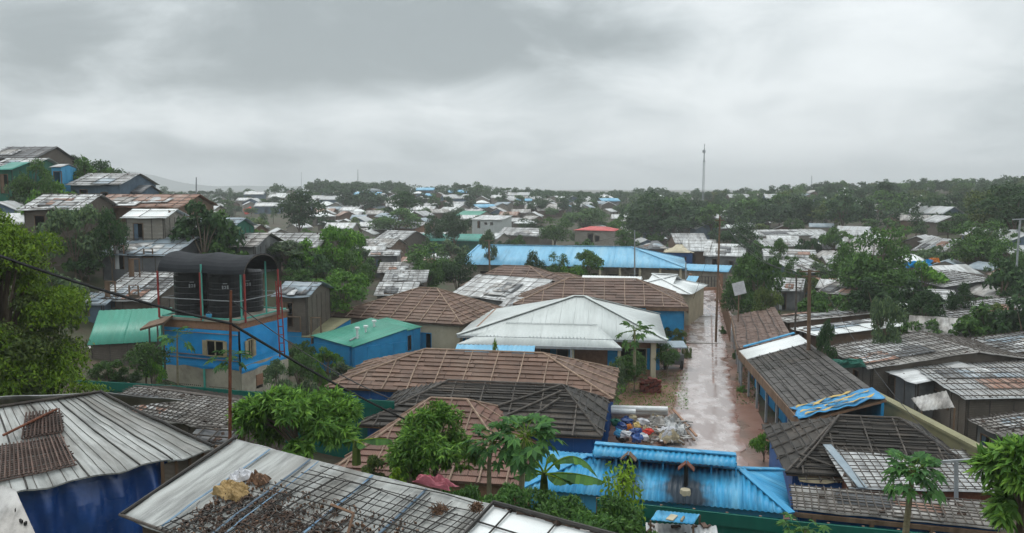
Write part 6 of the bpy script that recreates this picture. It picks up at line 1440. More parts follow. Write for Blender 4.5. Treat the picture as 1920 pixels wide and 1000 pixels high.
TREES = [  # label, px, base, top, width, Y, proto, leaf
 ('grey-green bushy tree on the left slope above the tarp roofs', 140, 470, 374, 140, 56, 'r3', 'leaf_pale'),
 ('dark slim tree right of the grey-green bushy one', 208, 455, 384, 62, 57, 'r2', 'leaf_dark'),
 ('tallest dark tree on the left hilltop', 138, 345, 286, 44, 92, 'r4', 'leaf_dark'),
 ('wide dark tree on the left hilltop', 188, 352, 298, 84, 92, 'r2', 'leaf_dark'),
 ('creeper-like tree beside the green hut at the left edge', 60, 345, 294, 80, 72, 'r1', 'leaf_mid'),
 ('low bush under the sky-blue hut', 95, 355, 330, 50, 70, 'r1', 'leaf_mid'),
 ('bush above the black canopy at its left', 362, 478, 428, 90, 62, 'r1', 'leaf_mid'),
 ('flowering pale bush above the black canopy', 420, 470, 440, 80, 64, 'r3', 'leaf_pale'),
 ('big dark tree right of the orange-red flag', 562, 445, 352, 96, 150, 'r2', 'leaf_dark'),
 ('leafy bright green tree behind the tall green bush', 632, 530, 414, 120, 72, 'r3', 'leaf_bright'),
 ('second bright crown joined to the leafy green tree', 668, 530, 468, 80, 70, 'r1', 'leaf_mid'),
 ('broad bright green bush behind the cream-walled block', 648, 600, 500, 165, 63, 'r3', 'leaf_bright'),
 ('pale thorny tree right of the black canopy', 540, 520, 446, 100, 66, 'r4', 'leaf_pale'),
 ('dark tree between pale thorny tree and bright green bush', 590, 545, 462, 80, 70, 'r2', 'leaf_mid'),
 ('low bush filling the gap right of the canopy posts', 560, 560, 500, 80, 64, 'r1', 'leaf_mid'),
 ('round bushy tree left of the blue long roof', 812, 540, 452, 130, 92, 'r1', 'leaf_mid'),
 ('lighter bush in front of the round bushy tree', 800, 545, 480, 90, 88, 'r3', 'leaf_mid'),
 ('right half of the thicket before the blue long roof edge', 858, 535, 470, 70, 90, 'r2', 'leaf_dark'),
 ('dark feathery tree above the far grey roofs', 755, 430, 352, 74, 190, 'r4', 'leaf_dark'),
 ('wide green tree left of the mint roof', 740, 420, 388, 110, 180, 'r1', 'leaf_mid'),
 ('dark tree below the mint roof', 852, 440, 394, 66, 150, 'r2', 'leaf_dark'),
 ('dark tree just left of the mint roof', 815, 440, 400, 44, 155, 'r1', 'leaf_dark'),
 ('small tree by the pole before the blue long roof', 916, 460, 424, 40, 110, 'r4', 'leaf_pale'),
 ('leftmost shrub in front of the blue long roof', 1000, 512, 466, 44, 96, 'r2', 'leaf_dark'),
 ('middle shrub in front of the blue long roof', 1045, 515, 470, 56, 95, 'r1', 'leaf_mid'),
 ('rightmost branching shrub in front of the blue long roof', 1102, 515, 462, 66, 94, 'r4', 'leaf_mid'),
 ('low bright shrub under the branching one by the blue long roof', 1075, 520, 492, 90, 93, 'r3', 'leaf_bright'),
 ('loose bright tree right of the tall utility pole', 1418, 580, 468, 136, 74, 'r3', 'leaf_mid'),
 ('darker lower crown right of the tall utility pole', 1392, 590, 520, 90, 70, 'r1', 'leaf_mid'),
 ('yellow-green bush below the loose bright tree', 1432, 600, 530, 80, 66, 'r3', 'leaf_olive'),
 ('big round tree towering over the right-hand shacks', 1632, 570, 420, 150, 74, 'r1', 'leaf_mid'),
 ('dark lower crown of the thicket under the big round tree', 1655, 575, 480, 110, 72, 'r2', 'leaf_mid'),
 ('left shoulder tree beside the big round one', 1590, 530, 448, 80, 80, 'r2', 'leaf_mid'),
 ('feathery grey-green bush among the right-hand shacks', 1655, 618, 542, 86, 52, 'r3', 'leaf_pale'),
 ('small shrub beside the wooden utility pole', 1550, 635, 588, 40, 46, 'r4', 'leaf_dark'),
 ('thorn hedge tree before the grey hut at the right', 1735, 575, 536, 70, 60, 'r4', 'leaf_dark'),
 ('dark shrub between hedge and upper lattice roof', 1800, 565, 525, 50, 62, 'r2', 'leaf_dark'),
 ('round green tree left of the lamp post', 1832, 490, 410, 130, 92, 'r1', 'leaf_mid'),
 ('bush right of the lamp post at the picture edge', 1895, 510, 445, 80, 85, 'r1', 'leaf_mid'),
 ('tall dark tree at the right picture edge', 1900, 470, 338, 140, 110, 'r2', 'leaf_dark'),
 ('light green tree beside the tall dark one at the right edge', 1850, 460, 352, 110, 118, 'r1', 'leaf_olive'),
 ('slim papaya-like tree before the long white roofs', 1462, 485, 440, 36, 100, 'r4', 'leaf_mid'),
 ('round small tree below the long white roofs', 1490, 520, 478, 48, 85, 'r1', 'leaf_mid'),
 ('tall trees clump top right of the red-roofed house', 1215, 460, 400, 90, 170, 'r2', 'leaf_dark'),
 ('dark conical tree right of the red-roofed house', 1262, 460, 402, 70, 165, 'r4', 'leaf_dark'),
 ('pale tree in front of the red-roofed house', 1170, 470, 425, 70, 150, 'r3', 'leaf_mid'),
 ('tree left of the red-roofed house', 1040, 470, 405, 80, 160, 'r1', 'leaf_mid'),
 ('dark tree behind the red-roofed house', 1095, 430, 388, 90, 205, 'r2', 'leaf_mid'),
 ('low dark tree left of the one by the red-roofed house', 995, 450, 408, 70, 190, 'r1', 'leaf_dark'),
 ('shrub right of the tall utility pole top', 1385, 480, 415, 80, 130, 'r2', 'leaf_dark'),
]
for (lab, px, base, top, wd_, Y, pr, leaf) in TREES: tree_px(lab, px, base, top, wd_, Y, pr, leaf)
BUSH = [
 ('round dark bush left of the tank house by the green fence', 275, 722, 636, 84, 40, 'r2', 'leaf_mid'), ('lower leafy half of the bush by the tank house', 290, 735, 672, 50, 39.5, 'b1', 'leaf_bright'),
 ('leafy shrub at the fence between feathery tree and tank house', 205, 735, 672, 80, 40, 'r3', 'leaf_mid'), ('low shrub below the mint green roof left of the tank house', 240, 730, 690, 60, 40.5, 'r1', 'leaf_dark'), ('pale weeds at the foot of the tank house', 315, 742, 712, 50, 39.5, 'b2', 'leaf_pale'),
 ('leafy shrub right of the tank house base', 520, 745, 665, 60, 40, 'r4', 'leaf_pale'), ('dark bush behind the leafy shrub right of the tank house', 560, 720, 660, 66, 46, 'r2', 'leaf_mid'), ('round clipped bush before the blue doorway', 600, 715, 678, 32, 45, 'b1', 'leaf_bright'),
 ('grey-green plants below the blue doorway', 575, 745, 705, 60, 41, 'b2', 'leaf_pale'),
 ('wide light bush in front of the white-roofed hall', 1190, 720, 655, 88, 50, 'r3', 'leaf_mid'), ('grey-green low bush left of the wide light one', 1155, 720, 668, 50, 49, 'b2', 'leaf_pale'),
 ('dark hedge bush at the right corner of the white-roofed hall', 1250, 700, 640, 52, 54, 'r2', 'leaf_mid'), ('small bush with red flowers against the blue wall', 1270, 655, 612, 40, 62, 'r3', 'leaf_olive'),
 ('young plant beside the wet road, near the roadside row', 1432, 862, 808, 62, 37, 'b1', 'leaf_bright'), ('small shrub rising by the blue lean-to', 930, 680, 636, 34, 48.5, 'b1', 'leaf_lime'),
 ('grass tuft at the right verge by the road', 1392, 745, 722, 26, 50, 'b1', 'leaf_bright'), ('weeds along the right verge further up', 1385, 690, 655, 30, 58, 'b1', 'leaf_mid'), ('weeds at the plank fence', 1352, 640, 612, 22, 70, 'b1', 'leaf_mid'),
 ('weeds left of the road by the cart', 1288, 690, 645, 26, 60, 'b2', 'leaf_olive'),
]
for (lab, px, base, top, wd_, Y, pr, leaf) in BUSH: tree_px(lab, px, base, top, wd_, Y, pr, leaf, 'bush', 'bush', 'bushes of the compound')

# ---- big feathery tree at the left edge
def near_tree(name, lab, c, R, H, trunk, nl, n, size, leaf, asp, lob, droop=.2, r0=.14, sq=.9, seedrot=0, up=.5, cat='tree'):
    t = thing(name, lab, cat, Vector(c)); c = Vector(c); cz = trunk + (H - trunk) * .5
    LC, LR = lobes(nl, (R[0] * .85, R[1] * .85, (H - trunk) * .45), (c.x, c.y, c.z + cz), lob)
    C, A, Nn = crown_leaves(LC, LR, n, up, sq); A = unit(A + np.array([0, 0, -droop]))
    link('crown', leaf_mesh(C, A, Nn, rng.uniform(.7, 1.4, n) * size, rng.uniform(.7, 1.3, n) * size * asp, M[leaf]), t)
    mb = MB(); limbs(mb, c, c.z + trunk + (H - trunk) * .35, LC, r0, maxb=14, n=8); mb.build('trunk', M['bark'], t, smooth=True)
    return t
c = at(60, 770, 25); g = gz(c.x, c.y)
tf = near_tree('feathery_tree', 'big feathery yellow-green tree at the left picture edge', (c.x - 1.0, 25, g), (3.0, 2.4), at(60, 345, 25).z - g, .3, 70, 42000, .13, 'leaf_lime', .42, (.20, .34), .35, .2)
# its inner, darker leaves: a second flush deeper in the same crown
LC, LR = lobes(50, (2.3, 1.9, 4.0), (c.x - 1.0, 25.2, g + 4.6), (.2, .36)); C, A_, Nn = crown_leaves(LC, LR, 16000); link('crown_inner', leaf_mesh(C, A_, Nn, .15, .07, M['leaf_olive']), tf)

LC, LR = lobes(60, (2.9, 1.9, 2.4), (c.x - .5, 24.7, g + 2.6), (.22, .36)); C, A_, Nn = crown_leaves(LC, LR, 22000); A_ = unit(A_ + np.array([0, 0, -.35])); link('crown_skirt', leaf_mesh(C, A_, Nn, rng.uniform(.09, .18, len(C)), rng.uniform(.04, .075, len(C)), M['leaf_lime']), tf)
# ---- mango trees: rosettes of long drooping leaves
def mango(lab, c, R, H, trunk, nros, leaf='leaf_mango', ln=.24, name='mango_tree', nl=24, lob=(.3, .46), r0=.09):
    t = thing(name, lab, 'tree', Vector(c)); c = Vector(c)
    LC, LR = lobes(nl, (R[0] * .84, R[1] * .84, (H - trunk) * .44), (c.x, c.y, c.z + trunk + (H - trunk) * .5), lob)
    P_, D_, _n = crown_leaves(LC, LR, nros, .5, .9); out_ = unit(P_ - np.array([c.x, c.y, c.z + trunk + (H - trunk) * .35])); m_ = 11
    P2 = np.repeat(P_, m_, 0); O2 = np.repeat(out_, m_, 0); rd = rdir(len(P2)); ax = unit(O2 * .45 + rd * .75 + np.array([0, 0, -.45])); l_ = rng.uniform(.65, 1.25, len(P2)) * ln
    C = P2 + ax * l_[:, None] * .5; Nn = unit(np.array([0, 0, 1.0]) + O2 * .5 + rng.normal(size=C.shape) * .3)
    link('crown', leaf_mesh(C, ax, Nn, l_, l_ * .24, M[leaf], .12), t)
    mb = MB(); limbs(mb, c, c.z + trunk + (H - trunk) * .3, LC, r0, maxb=12, n=7); mb.build('trunk', M['bark'], t, smooth=True); return t
def mango_px(lab, px, base, top, wd_, Y, n, **k):
    a = at(px, base, Y); b = at(px, top, Y); return mango(lab, (a.x, Y, a.z), (wd_ / F * Y / 2, wd_ / F * Y / 2 * .85), b.z - a.z, (b.z - a.z) * .04, n, **k)
mango_px('broad mango tree with long drooping leaves behind the rusty pole', 560, 880, 722, 262, 21, 1500)
mango_px('mango tree beside the papayas, before the reddish brown roof', 818, 915, 765, 185, 19.5, 1150, ln=.2)
mango_px('small mango sapling between the two larger mango trees', 765, 905, 850, 60, 18.8, 120, ln=.18, nl=8)
mango_px('mango branch with large leaves at the lower right corner', 1915, 1000, 815, 190, 15.5, 300, ln=.34, leaf='leaf_mango', nl=16)
# ---- papayas: bare stems with a parasol of lobed leaves
def palm_leaf(mb, c, X, Y, s, n=7):
    """deeply lobed leaf blade as a star-shaped fan of faces"""
    X, Y = X.normalized(), Y.normalized(); Z = X.cross(Y)
    for k in range(n):
        th = (k / (n - 1) - .5) * 4.6; d = X * math.cos(th) + Y * math.sin(th); l_ = s * (1 - .32 * abs(k / (n - 1) - .5) * 2); sd_ = X * -math.sin(th) + Y * math.cos(th); dr = Vector((0, 0, -.22 * l_))
        m_ = c + d * l_ * .55 + Z * .04 * s
        mb.face([c, m_ + sd_ * l_ * .22, c + d * l_ + dr, m_ - sd_ * l_ * .22])
def papaya(lab, base, top, n, s, stem=.07, bend=0, spread=1.0, leaf='leaf_papaya', fruit=False):
    t = thing('papaya_tree', lab, 'tree', base); base, top = Vector(base), Vector(top)
    mb = MB(); mb.tube([base - Vector((0, 0, .3)), base.lerp(top, .5) + Vector((bend, 0, 0)), top], [stem * 1.2, stem, stem * .7], 8); mb.build('trunk', M['papaya_bark'], t, smooth=True)
    pt = MB(); lv = MB()
    for k in range(n):
        a = k * 2.4; el = random.uniform(-.55, .95); d = Vector((math.cos(a) * math.cos(el), math.sin(a) * math.cos(el), math.sin(el))); l_ = random.uniform(.7, 1.15) * s * 1.5 * spread
        st = top - Vector((0, 0, random.uniform(0, .35) * s)); e_ = st + d * l_ + Vector((0, 0, -.18 * l_)); pt.tube([st, st + d * l_ * .5, e_], [.018 * s, .014 * s, .01 * s], 4, False)
        X = (d + Vector((0, 0, -.45 - .3 * (el < 0)))).normalized(); Y = Vector((0, 0, 1)).cross(d) + Vector((random.uniform(-.3, .3),) * 3); palm_leaf(lv, e_, X, Y, s * random.uniform(.55, .85))
    pt.build('petioles', M['leaf_lime'], t, 'stuff'); lv.build('crown', M[leaf], t)
    return t
def papaya_px(lab, px0, py0, px1, py1, Y, n, s, **k): return papaya(lab, at(px0, py0, Y), at(px1, py1, Y), n, s, **k)
papaya_px('tall papaya tree, right stem of the pair before the blue kitchen', 977, 912, 985, 812, 18.6, 62, .44, stem=.06)
papaya_px('thinner papaya tree, left stem of the pair before the blue kitchen', 917, 908, 925, 825, 18.8, 36, .36, stem=.05, bend=-.05)
papaya_px('papaya tree in front of the white lattice hut', 1696, 1010, 1712, 880, 20, 60, .42, stem=.075)
papaya_px('small papaya tree in front of the white-roofed hall', 1190, 690, 1190, 618, 49, 24, .62, stem=.08, leaf='leaf_mid')
papaya_px('young papaya in front of the tank house, left of its window', 333, 715, 332, 628, 40.5, 14, .5, stem=.05)
papaya_px('young papaya in front of the tank house, by the rusty pole', 432, 725, 431, 664, 40.3, 18, .55, stem=.05)
papaya_px('small papaya crown above the green fence at the bottom', 1510, 1030, 1510, 992, 21, 16, .42, stem=.04)
# ---- banana plant
def banana(lab, base, H, leaves, nm='banana_plant'):
    t = thing(nm, lab, 'plant', base); base = Vector(base)
    MB().tube([base - Vector((0, 0, .3)), base + Vector((0, 0, H * .5)), base + Vector((0, 0, H))], [.12, .10, .06], 9).build('stem', M['leaf_olive'], t, smooth=True)
    for (dx, dy, rise, l_, wd_) in leaves:
        d = Vector((dx, dy, 0)).normalized(); mb = MB(); s_ = d.cross(Vector((0, 0, 1))); n = 14; pts = []
        for i in range(n + 1):
            u = i / n; pts.append(base + Vector((0, 0, H * .9)) + d * l_ * u * (1 - .1 * u) + Vector((0, 0, rise * l_ * (u * 1.6 - 1.75 * u * u))))
        for i in range(n):
            for sg_ in (-1, 1):
                w0, w1 = [wd_ * (math.sin(math.pi * min(1, max(0, (x / n - .16) / .84))) ** .6 if x / n > .16 else .03) for x in (i, i + 1)]
                tear = .02 * random.random()
                a, b = pts[i], pts[i + 1]; dz = Vector((0, 0, -.85)); jag = random.uniform(.88, 1.06)
                mb.face([a, b.lerp(a, tear), b + (s_ * sg_ + dz) * w1 * jag, a + (s_ * sg_ + dz) * w0 * jag])
        lf = mb.build('leaf', M['leaf_banana'], t); MB().tube(pts[:-2], [.03 - .0018 * k for k in range(len(pts) - 2)], 5, False).build('midrib', M['leaf_lime'], lf)
    return t
b = at(1020, 925, 19.5)
banana('banana plant with arching leaves in front of the blue kitchen roof', b, .55, [(1, .15, .75, 1.55, .17), (1, -.3, .15, 1.75, .2), (1, -.2, -.05, 1.2, .17), (-.7, .2, .3, .8, .14), (.3, .5, 1.2, .9, .14), (-.9, -.2, .05, .9, .14), (.55, -.6, .1, .9, .15), (-.3, .3, 1.0, .7, .12)])
b = at(668, 850, 20.2); banana('banana plant with a tattered leaf beside the broad mango tree', b, .35, [(1, .2, .12, 1.05, .17), (-.6, .3, .2, .7, .13), (.4, -.5, .1, .6, .12)])
# ---- leafy ground cover: nobody could count it
def cover(lab, poly, n, size, leaf, hmax, Ys=None, name='ground_cover'):
    C = []
    for _ in range(n):
        px, py = random.uniform(poly[0], poly[2]), random.uniform(poly[1], poly[3])
        p = hit(px, py); h = abs(random.gauss(0, .5)) * hmax * (.4 + .6 * (noise.noise((p.x * .9, p.y * .9, 0)) + .5)); C.append((p.x, p.y, p.z + max(.02, h)))
    C = np.array(C); A_ = unit(rdir(n) + np.array([0, 0, .2])); Nn = unit(rdir(n) * .8 + np.array([0, 0, 1])); o = link(name, leaf_mesh(C, A_, Nn, rng.uniform(.6, 1.4, n) * size, rng.uniform(.3, .6, n) * size, M[leaf])); props(o, lab, 'plants', kind='stuff')
for i, (px, top, wd_, Y, leaf) in enumerate([(880, 893, 130, 16.6, 'leaf_mid'), (945, 897, 140, 16.4, 'leaf_ground'), (1015, 908, 150, 16.6, 'leaf_ground'), (1085, 914, 150, 16.8, 'leaf_mid'), (1150, 924, 150, 17.0, 'leaf_ground'), (1200, 950, 110, 17.0, 'leaf_mid'), (1105, 955, 160, 15.6, 'leaf_ground'), (1165, 972, 130, 15.2, 'leaf_mid'), (1035, 945, 130, 15.4, 'leaf_mid')]):
    p = at(px, top, Y); g = gz(p.x, Y); near_tree('bush', ('shrub at the near end of the hillside thicket, next to the pink cloth', 'second shrub of the hillside thicket from the pink cloth', 'third shrub of the hillside thicket, below the banana plant', 'fourth shrub of the hillside thicket, right of the banana plant', 'fifth shrub of the hillside thicket, before the sooty roof', 'last shrub of the hillside thicket, by the green fence', 'lower shrub of the thicket at the bottom edge, under the fourth', 'shrub of the thicket at the bottom edge by the blue sheet', 'shrub of the thicket touching the white roof corner')[i], (p.x, Y, g), (wd_ / F * Y / 2, wd_ / F * Y / 2), max(.8, p.z - g), .1, 26, 4600, .11, leaf, .45, (.26, .4), .3, .03, cat='bush')
for lab, px, top, wd_, Y, leaf in (('low shrub on the slope below the tattered banana leaf', 700, 838, 70, 19.2, 'leaf_olive'), ('low shrub between the mango sapling and the pink cloth', 850, 872, 90, 17.6, 'leaf_mid'), ('yellowing low shrub beside the mango sapling', 745, 862, 50, 18.0, 'leaf_lime')):
    p = at(px, top, Y); g = gz(p.x, Y); near_tree('bush', lab, (p.x, Y, g), (wd_ / F * Y / 2, wd_ / F * Y / 2), max(.8, p.z - g), .1, 22, 3200, .11, leaf, .45, (.26, .4), .3, .03, cat='bush')
tree_px('wispy sapling in front of the sooty patch of the blue roof', 1168, 960, 868, 70, 18.5, 's2', 'leaf_lime', 'sapling', 'sapling')
cover('low leafy weeds covering the near hillside', (700, 880, 1230, 1000), 9000, .11, 'leaf_ground', .5)
cover('weeds along the green fence foot', (300, 785, 460, 830), 1500, .12, 'leaf_bright', .4)
cover('grass on the verge left of the wet road', (1150, 700, 1290, 770), 2600, .14, 'leaf_bright', .25, name='grass')
cover('weeds beside the right verge', (1380, 640, 1420, 760), 900, .14, 'leaf_mid', .3, name='grass')

# ================================================================ FAR CAMP AND FAR WOODS
def far_hut(i, roof, wallm, L, W_, h, rise, form):
    t = thing('far_hut', None, None, (0, 0, 0)); A = Vector((-L / 2, -W_ / 2, h)); e1, e2 = Vector((1, 0, 0)), Vector((0, 1, 0))
    for pl in roof_planes(A, e1, e2, L, W_ / 2, rise, form): skin(pl, M[roof], t, 'roof_sheet', step=.9, lump=.10, seed=i * 3.3, th=.06)
    for a, b in (((-1, -1), (1, -1)), ((1, -1), (1, 1)), ((1, 1), (-1, 1)), ((-1, 1), (-1, -1))):
        wall(t, (a[0] * (L / 2 - .3), a[1] * (W_ / 2 - .3)), (b[0] * (L / 2 - .3), b[1] * (W_ / 2 - .3)), -1.2, h, M[wallm], .1, [(L * .4, L * .4 + .9, 1.3, 3.0)] if a[1] < 0 and b[1] < 0 else (), gable=(.5, rise) if (a[0] == b[0] and form == 'gable') else None)
    return t
HP = [far_hut(0, 'tarp_white', 'plank_wall', 6.5, 5, 2.2, 1.2, 'gable'), far_hut(1, 'tarp_grey', 'bamboo_wall', 7.5, 5, 2.2, 1.2, 'gable'), far_hut(2, 'tarp_old', 'mud_wall', 6, 5, 2.1, 1.1, 'gable'), far_hut(3, 'metal_bright', 'bamboo_wall', 5.5, 4.5, 2.2, 1, 'hip'), far_hut(4, 'metal_zinc', 'bluegrey_wall', 9, 5.5, 2.4, 1.3, 'gable'), far_hut(5, 'tarp_bluegrey', 'plank_wall', 6, 4.5, 2.2, 1, 'gable'), far_hut(6, 'metal_rusty', 'mud_wall', 6, 5, 2.2, 1.1, 'gable'), far_hut(7, 'metal_skyblue', 'tarp_dark', 7, 5, 2.3, 1, 'gable')]
HC = ['white', 'grey', 'mottled grey', 'bright white', 'zinc', 'blue-grey', 'rusty', 'pale blue']
NOUSE = (); used = []; FARH = []; FART = []
def free(p, r):
    for (x, y, q) in used:
        if (p.x - x) ** 2 + (p.y - y) ** 2 < (r + q) ** 2: return False
    return True
for o in list(COL.objects):
    if o.parent is None and o.get('category') in ('building', 'hut', 'shack', 'shed', 'house') and o.name not in NOUSE: used.append((o.location.x, o.location.y, 4.2))
# x0,x1,y0,y1 of photo patches that show roofs, and how many
for (x0, x1, y0, y1, n) in ((595, 760, 370, 430, 42), (780, 1000, 366, 425, 54), (1000, 1150, 372, 410, 46), (470, 600, 368, 410, 12), (345, 480, 370, 410, 12), (1150, 1420, 378, 440, 22), (1420, 1720, 370, 420, 26), (1270, 1420, 420, 450, 8), (900, 1010, 405, 440, 12), (640, 800, 400, 455, 16), (1690, 1800, 400, 440, 6), (280, 420, 385, 420, 6)):
    for _ in range(n):
        for _try in range(6):
            px, py = random.uniform(x0, x1), random.uniform(y0, y1); p = hit(px, py)
            if p.y < 105 or p.y > 640 or not free(p, 3.4): continue
            k = random.choices(range(8), [5, 5, 4, 4, 3, 2, 1, .7])[0]; used.append((p.x, p.y, 3.4)); s = random.uniform(.85, 1.15)
            o = copy_tree(HP[k]); o.location = (p.x, p.y, gz(p.x, p.y)); o.rotation_euler = (0, 0, random.choice([0, 1.57]) + random.gauss(0, .3)); o.scale = (s, s, s); props(o, None, 'hut', 'distant huts'); FARH.append((o, HC[k])); break
FARB = []
INF = [(1700, 1930, 470, 560, 18), (1640, 1930, 560, 680, 14), (1400, 1640, 440, 600, 22), (640, 860, 440, 520, 12), (330, 640, 400, 470, 10), (0, 330, 330, 470, 8), (1160, 1420, 410, 500, 14), (900, 1160, 440, 470, 4)]
for (x0, x1, y0, y1, n) in INF:
    for _ in range(n):
        for _try in range(10):
            px, py = random.uniform(x0, x1), random.uniform(y0, y1); p = hit(px, py)
            if p.y < 46 or p.y > 260 or abs(p.x - ROADX(p.y)) < 5 or not free(p, 1.4): continue
            k = random.choices(range(8), [5, 5, 6, 3, 3, 2, 1, .3])[0]; used.append((p.x, p.y, 2.6)); s = random.uniform(.6, .9)
            o = copy_tree(HP[k]); o.location = (p.x, p.y, gz(p.x, p.y)); o.rotation_euler = (0, 0, random.choice([0, 1.57]) + random.gauss(0, .35)); o.scale = (s, s, s * .95); props(o, None, 'hut', 'distant huts'); FARH.append((o, HC[k])); break
for (x0, x1, y0, y1, n, smin, smax) in ((0, 330, 330, 460, 20, .9, 1.8), (100, 340, 440, 600, 12, .7, 1.3), (330, 700, 420, 560, 26, .9, 2.0), (640, 1000, 430, 540, 18, 1, 2.2), (1000, 1420, 425, 480, 18, 1, 2.4), (1370, 1700, 440, 640, 30, .8, 1.8), (1690, 1925, 440, 700, 34, .8, 2.0), (560, 700, 590, 740, 5, .5, .8), (1240, 1320, 560, 700, 6, .5, .8)):
    for _ in range(n):
        for _try in range(8):
            px, py = random.uniform(x0, x1), random.uniform(y0, y1); p = hit(px, py)
            if p.y < 36 or abs(p.x - ROADX(p.y)) < 3.2 or any((p.x - x) ** 2 + (p.y - y) ** 2 < (q_ * .62) ** 2 for x, y, q_ in used): continue
            s = random.uniform(smin, smax) * 1.25; o = put(PR[random.choice(['b1', 'b2', 'b1'])], (p.x, p.y, gz(p.x, p.y) - .1), s * 1.15, s * random.uniform(.9, 1.6), None, None, 'bush', 'undergrowth between the huts', random.choice(['leaf_mid', 'leaf_dark', 'leaf_mid', 'leaf_bright', 'leaf_pale', 'leaf_olive']), 'bush'); FARB.append((o,)); break
# landmarks of the far camp
c = hit(697, 372); rt = thing('round_tank', 'round grey steel water tank on the wooded far hill', 'tank', c); Yt = c.y; s_ = Yt / F
MB().tube([c - Vector((0, 0, .5)), c + Vector((0, 0, 14 * s_)), c + Vector((0, 0, 16.5 * s_)), c + Vector((0, 0, 18 * s_))], [17 * s_, 17 * s_, 16 * s_, 3 * s_], 28).build('body', M['galv'], rt); MB().tube([c + Vector((0, 0, 13.6 * s_)), c + Vector((0, 0, 14.6 * s_))], 17.6 * s_, 28).build('rim', M['metal_zinc'], rt)
for (lab, px, py, wd_, m) in (('long sky-blue roof in front of the round steel tank', 690, 378, 52, 'metal_skyblue'), ('blue-white roof at the foot of the far trees, centre', 1000, 384, 34, 'tarp_bluegrey')):
    p = hit(px, py); o = copy_tree(HP[7]); o.location = (p.x, p.y, gz(p.x, p.y)); k = wd_ / F * p.y / 7; o.scale = (k, k * .9, k * .7); props(o, lab, 'hut')
for (lab, px, py, s_, m) in (('orange-red banner on a roof left of the big dark tree', 465, 396, 9, 'cloth_red'), ('red cloth on a far roof below the skyline', 1131, 385, 7, 'metal_red'), ('red awning on the far roofs, centre left', 668, 415, 11, 'cloth_red')):
    p = hit(px, py + 6); q_ = at(px, py, p.y); h = s_ / F * p.y; rag('red_cloth', lab, 'cloth', q_, Vector((.8, .1, .35)), Vector((-.2, .3, .9)), h, h * .8, m, h * .3, 8, px)
# skyline of the photograph: px, py of tree tops
SKY = [(230, 348), (300, 351), (400, 348), (480, 350), (555, 350), (600, 337), (650, 333), (700, 341), (735, 334), (780, 345), (850, 341), (905, 343), (950, 346), (1000, 352), (1060, 356), (1130, 358), (1180, 352), (1240, 347), (1300, 362), (1400, 358), (1440, 350), (1480, 338), (1520, 350), (1560, 338), (1600, 348), (1665, 336), (1720, 366), (1800, 361), (1850, 350), (1920, 336)]
def skyy(px):
    for (a, ya), (b, yb) in zip(SKY, SKY[1:]):
        if a <= px <= b: return ya + (yb - ya) * (px - a) / (b - a)
    return 352
def far_tree(px, Y, top_py, protos, leaf=None, wd_=None):
    d = at(px, top_py, Y); g = gz(d.x, Y); h = d.z - g
    if h < 3.0: h = random.uniform(3.2, 5)
    h = min(h, 19); k = random.choice(protos); sz = h / PH[k]; s = min(max(sz * random.uniform(.85, 1.25), .6), 1.7)
    o = put(PR[k], (d.x, Y, g), s, sz, None, None, 'tree', 'distant trees', leaf); FART.append(o); used.append((d.x, Y, 2.2)); return o
px = 232
while px < 1925:   # skyline row
    Y = random.uniform(330, 470) if px < 1250 else random.uniform(230, 340)
    far_tree(px, Y, skyy(px) + random.uniform(-1, 9) + (random.random() < .4) * 6, ['f1', 'f2', 'f3', 'f1', 's1', 'f4'], random.choice(['leaf_forest', 'leaf_dark', 'leaf_forest', 'leaf_mid'])); px += random.uniform(12, 24)
px = 235
while px < 1925:   # second row, lower, fills the woods behind the camp
    Y = random.uniform(250, 330) if px < 1200 else random.uniform(170, 250)
    far_tree(px, Y, skyy(px) + random.uniform(10, 24), ['f1', 'f2', 'f3'], random.choice(['leaf_forest', 'leaf_dark', 'leaf_mid'])); px += random.uniform(18, 34) if 700 < px < 1160 else random.uniform(15, 27)
# single trees among the far huts and in front of the woods
for (x0, x1, y0, y1, n) in ((1150, 1400, 368, 405, 24), (1400, 1720, 378, 425, 30), (1700, 1920, 385, 440, 22), (560, 1150, 364, 425, 44), (235, 560, 368, 430, 26), (1280, 1480, 420, 450, 8)):
    for _ in range(n):
        px, py = random.uniform(x0, x1), random.uniform(y0, y1); p = hit(px, py + 16)
        if p.y < 105 or not free(p, 1.2): continue
        far_tree(px, p.y, py - random.uniform(0, 8), ['f1', 'f2', 'f3', 'f3', 's2'], random.choice(['leaf_forest', 'leaf_dark', 'leaf_mid', 'leaf_mid', 'leaf_olive']))
# the closed woods behind them read as one mass
def wood(lab, rects, n, leafsize, per, leaf):
    Cs, As, Ns = [], [], []
    for _ in range(n):
        x0, x1, y0, y1, ya, yb = random.choice(rects); px = random.uniform(x0, x1); Y = random.uniform(ya, yb); top = random.uniform(y0, y1); top = max(top, skyy(px) + 4)
        d = at(px, top, Y); g = gz(d.x, Y); h = d.z - g
        if h < 2.5: h = random.uniform(3.2, 5.2)
        if h > 22: continue
        R = random.uniform(2.4, 4.2); LC, LR = lobes(16, (R, R, h * .48), (d.x, Y, g + h * .5), (.34, .55)); a, b, c_ = crown_leaves(LC, np.maximum(LR, .9), per); Cs.append(a); As.append(b); Ns.append(c_)
    C = np.concatenate(Cs); m_ = len(C)
    o = link('far_wood', leaf_mesh(C, np.concatenate(As), np.concatenate(Ns), rng.uniform(.7, 1.3, m_) * leafsize, rng.uniform(.4, .7, m_) * leafsize, M[leaf])); props(o, lab, 'wood', kind='stuff')
RW = [(1150, 1420, 366, 410, 190, 330), (1400, 1720, 352, 410, 170, 300), (1690, 1925, 352, 415, 150, 260), (1500, 1925, 350, 380, 260, 420)]
wood('dark closed wood on the right-hand hills', RW, 70, .8, 420, 'leaf_forest')
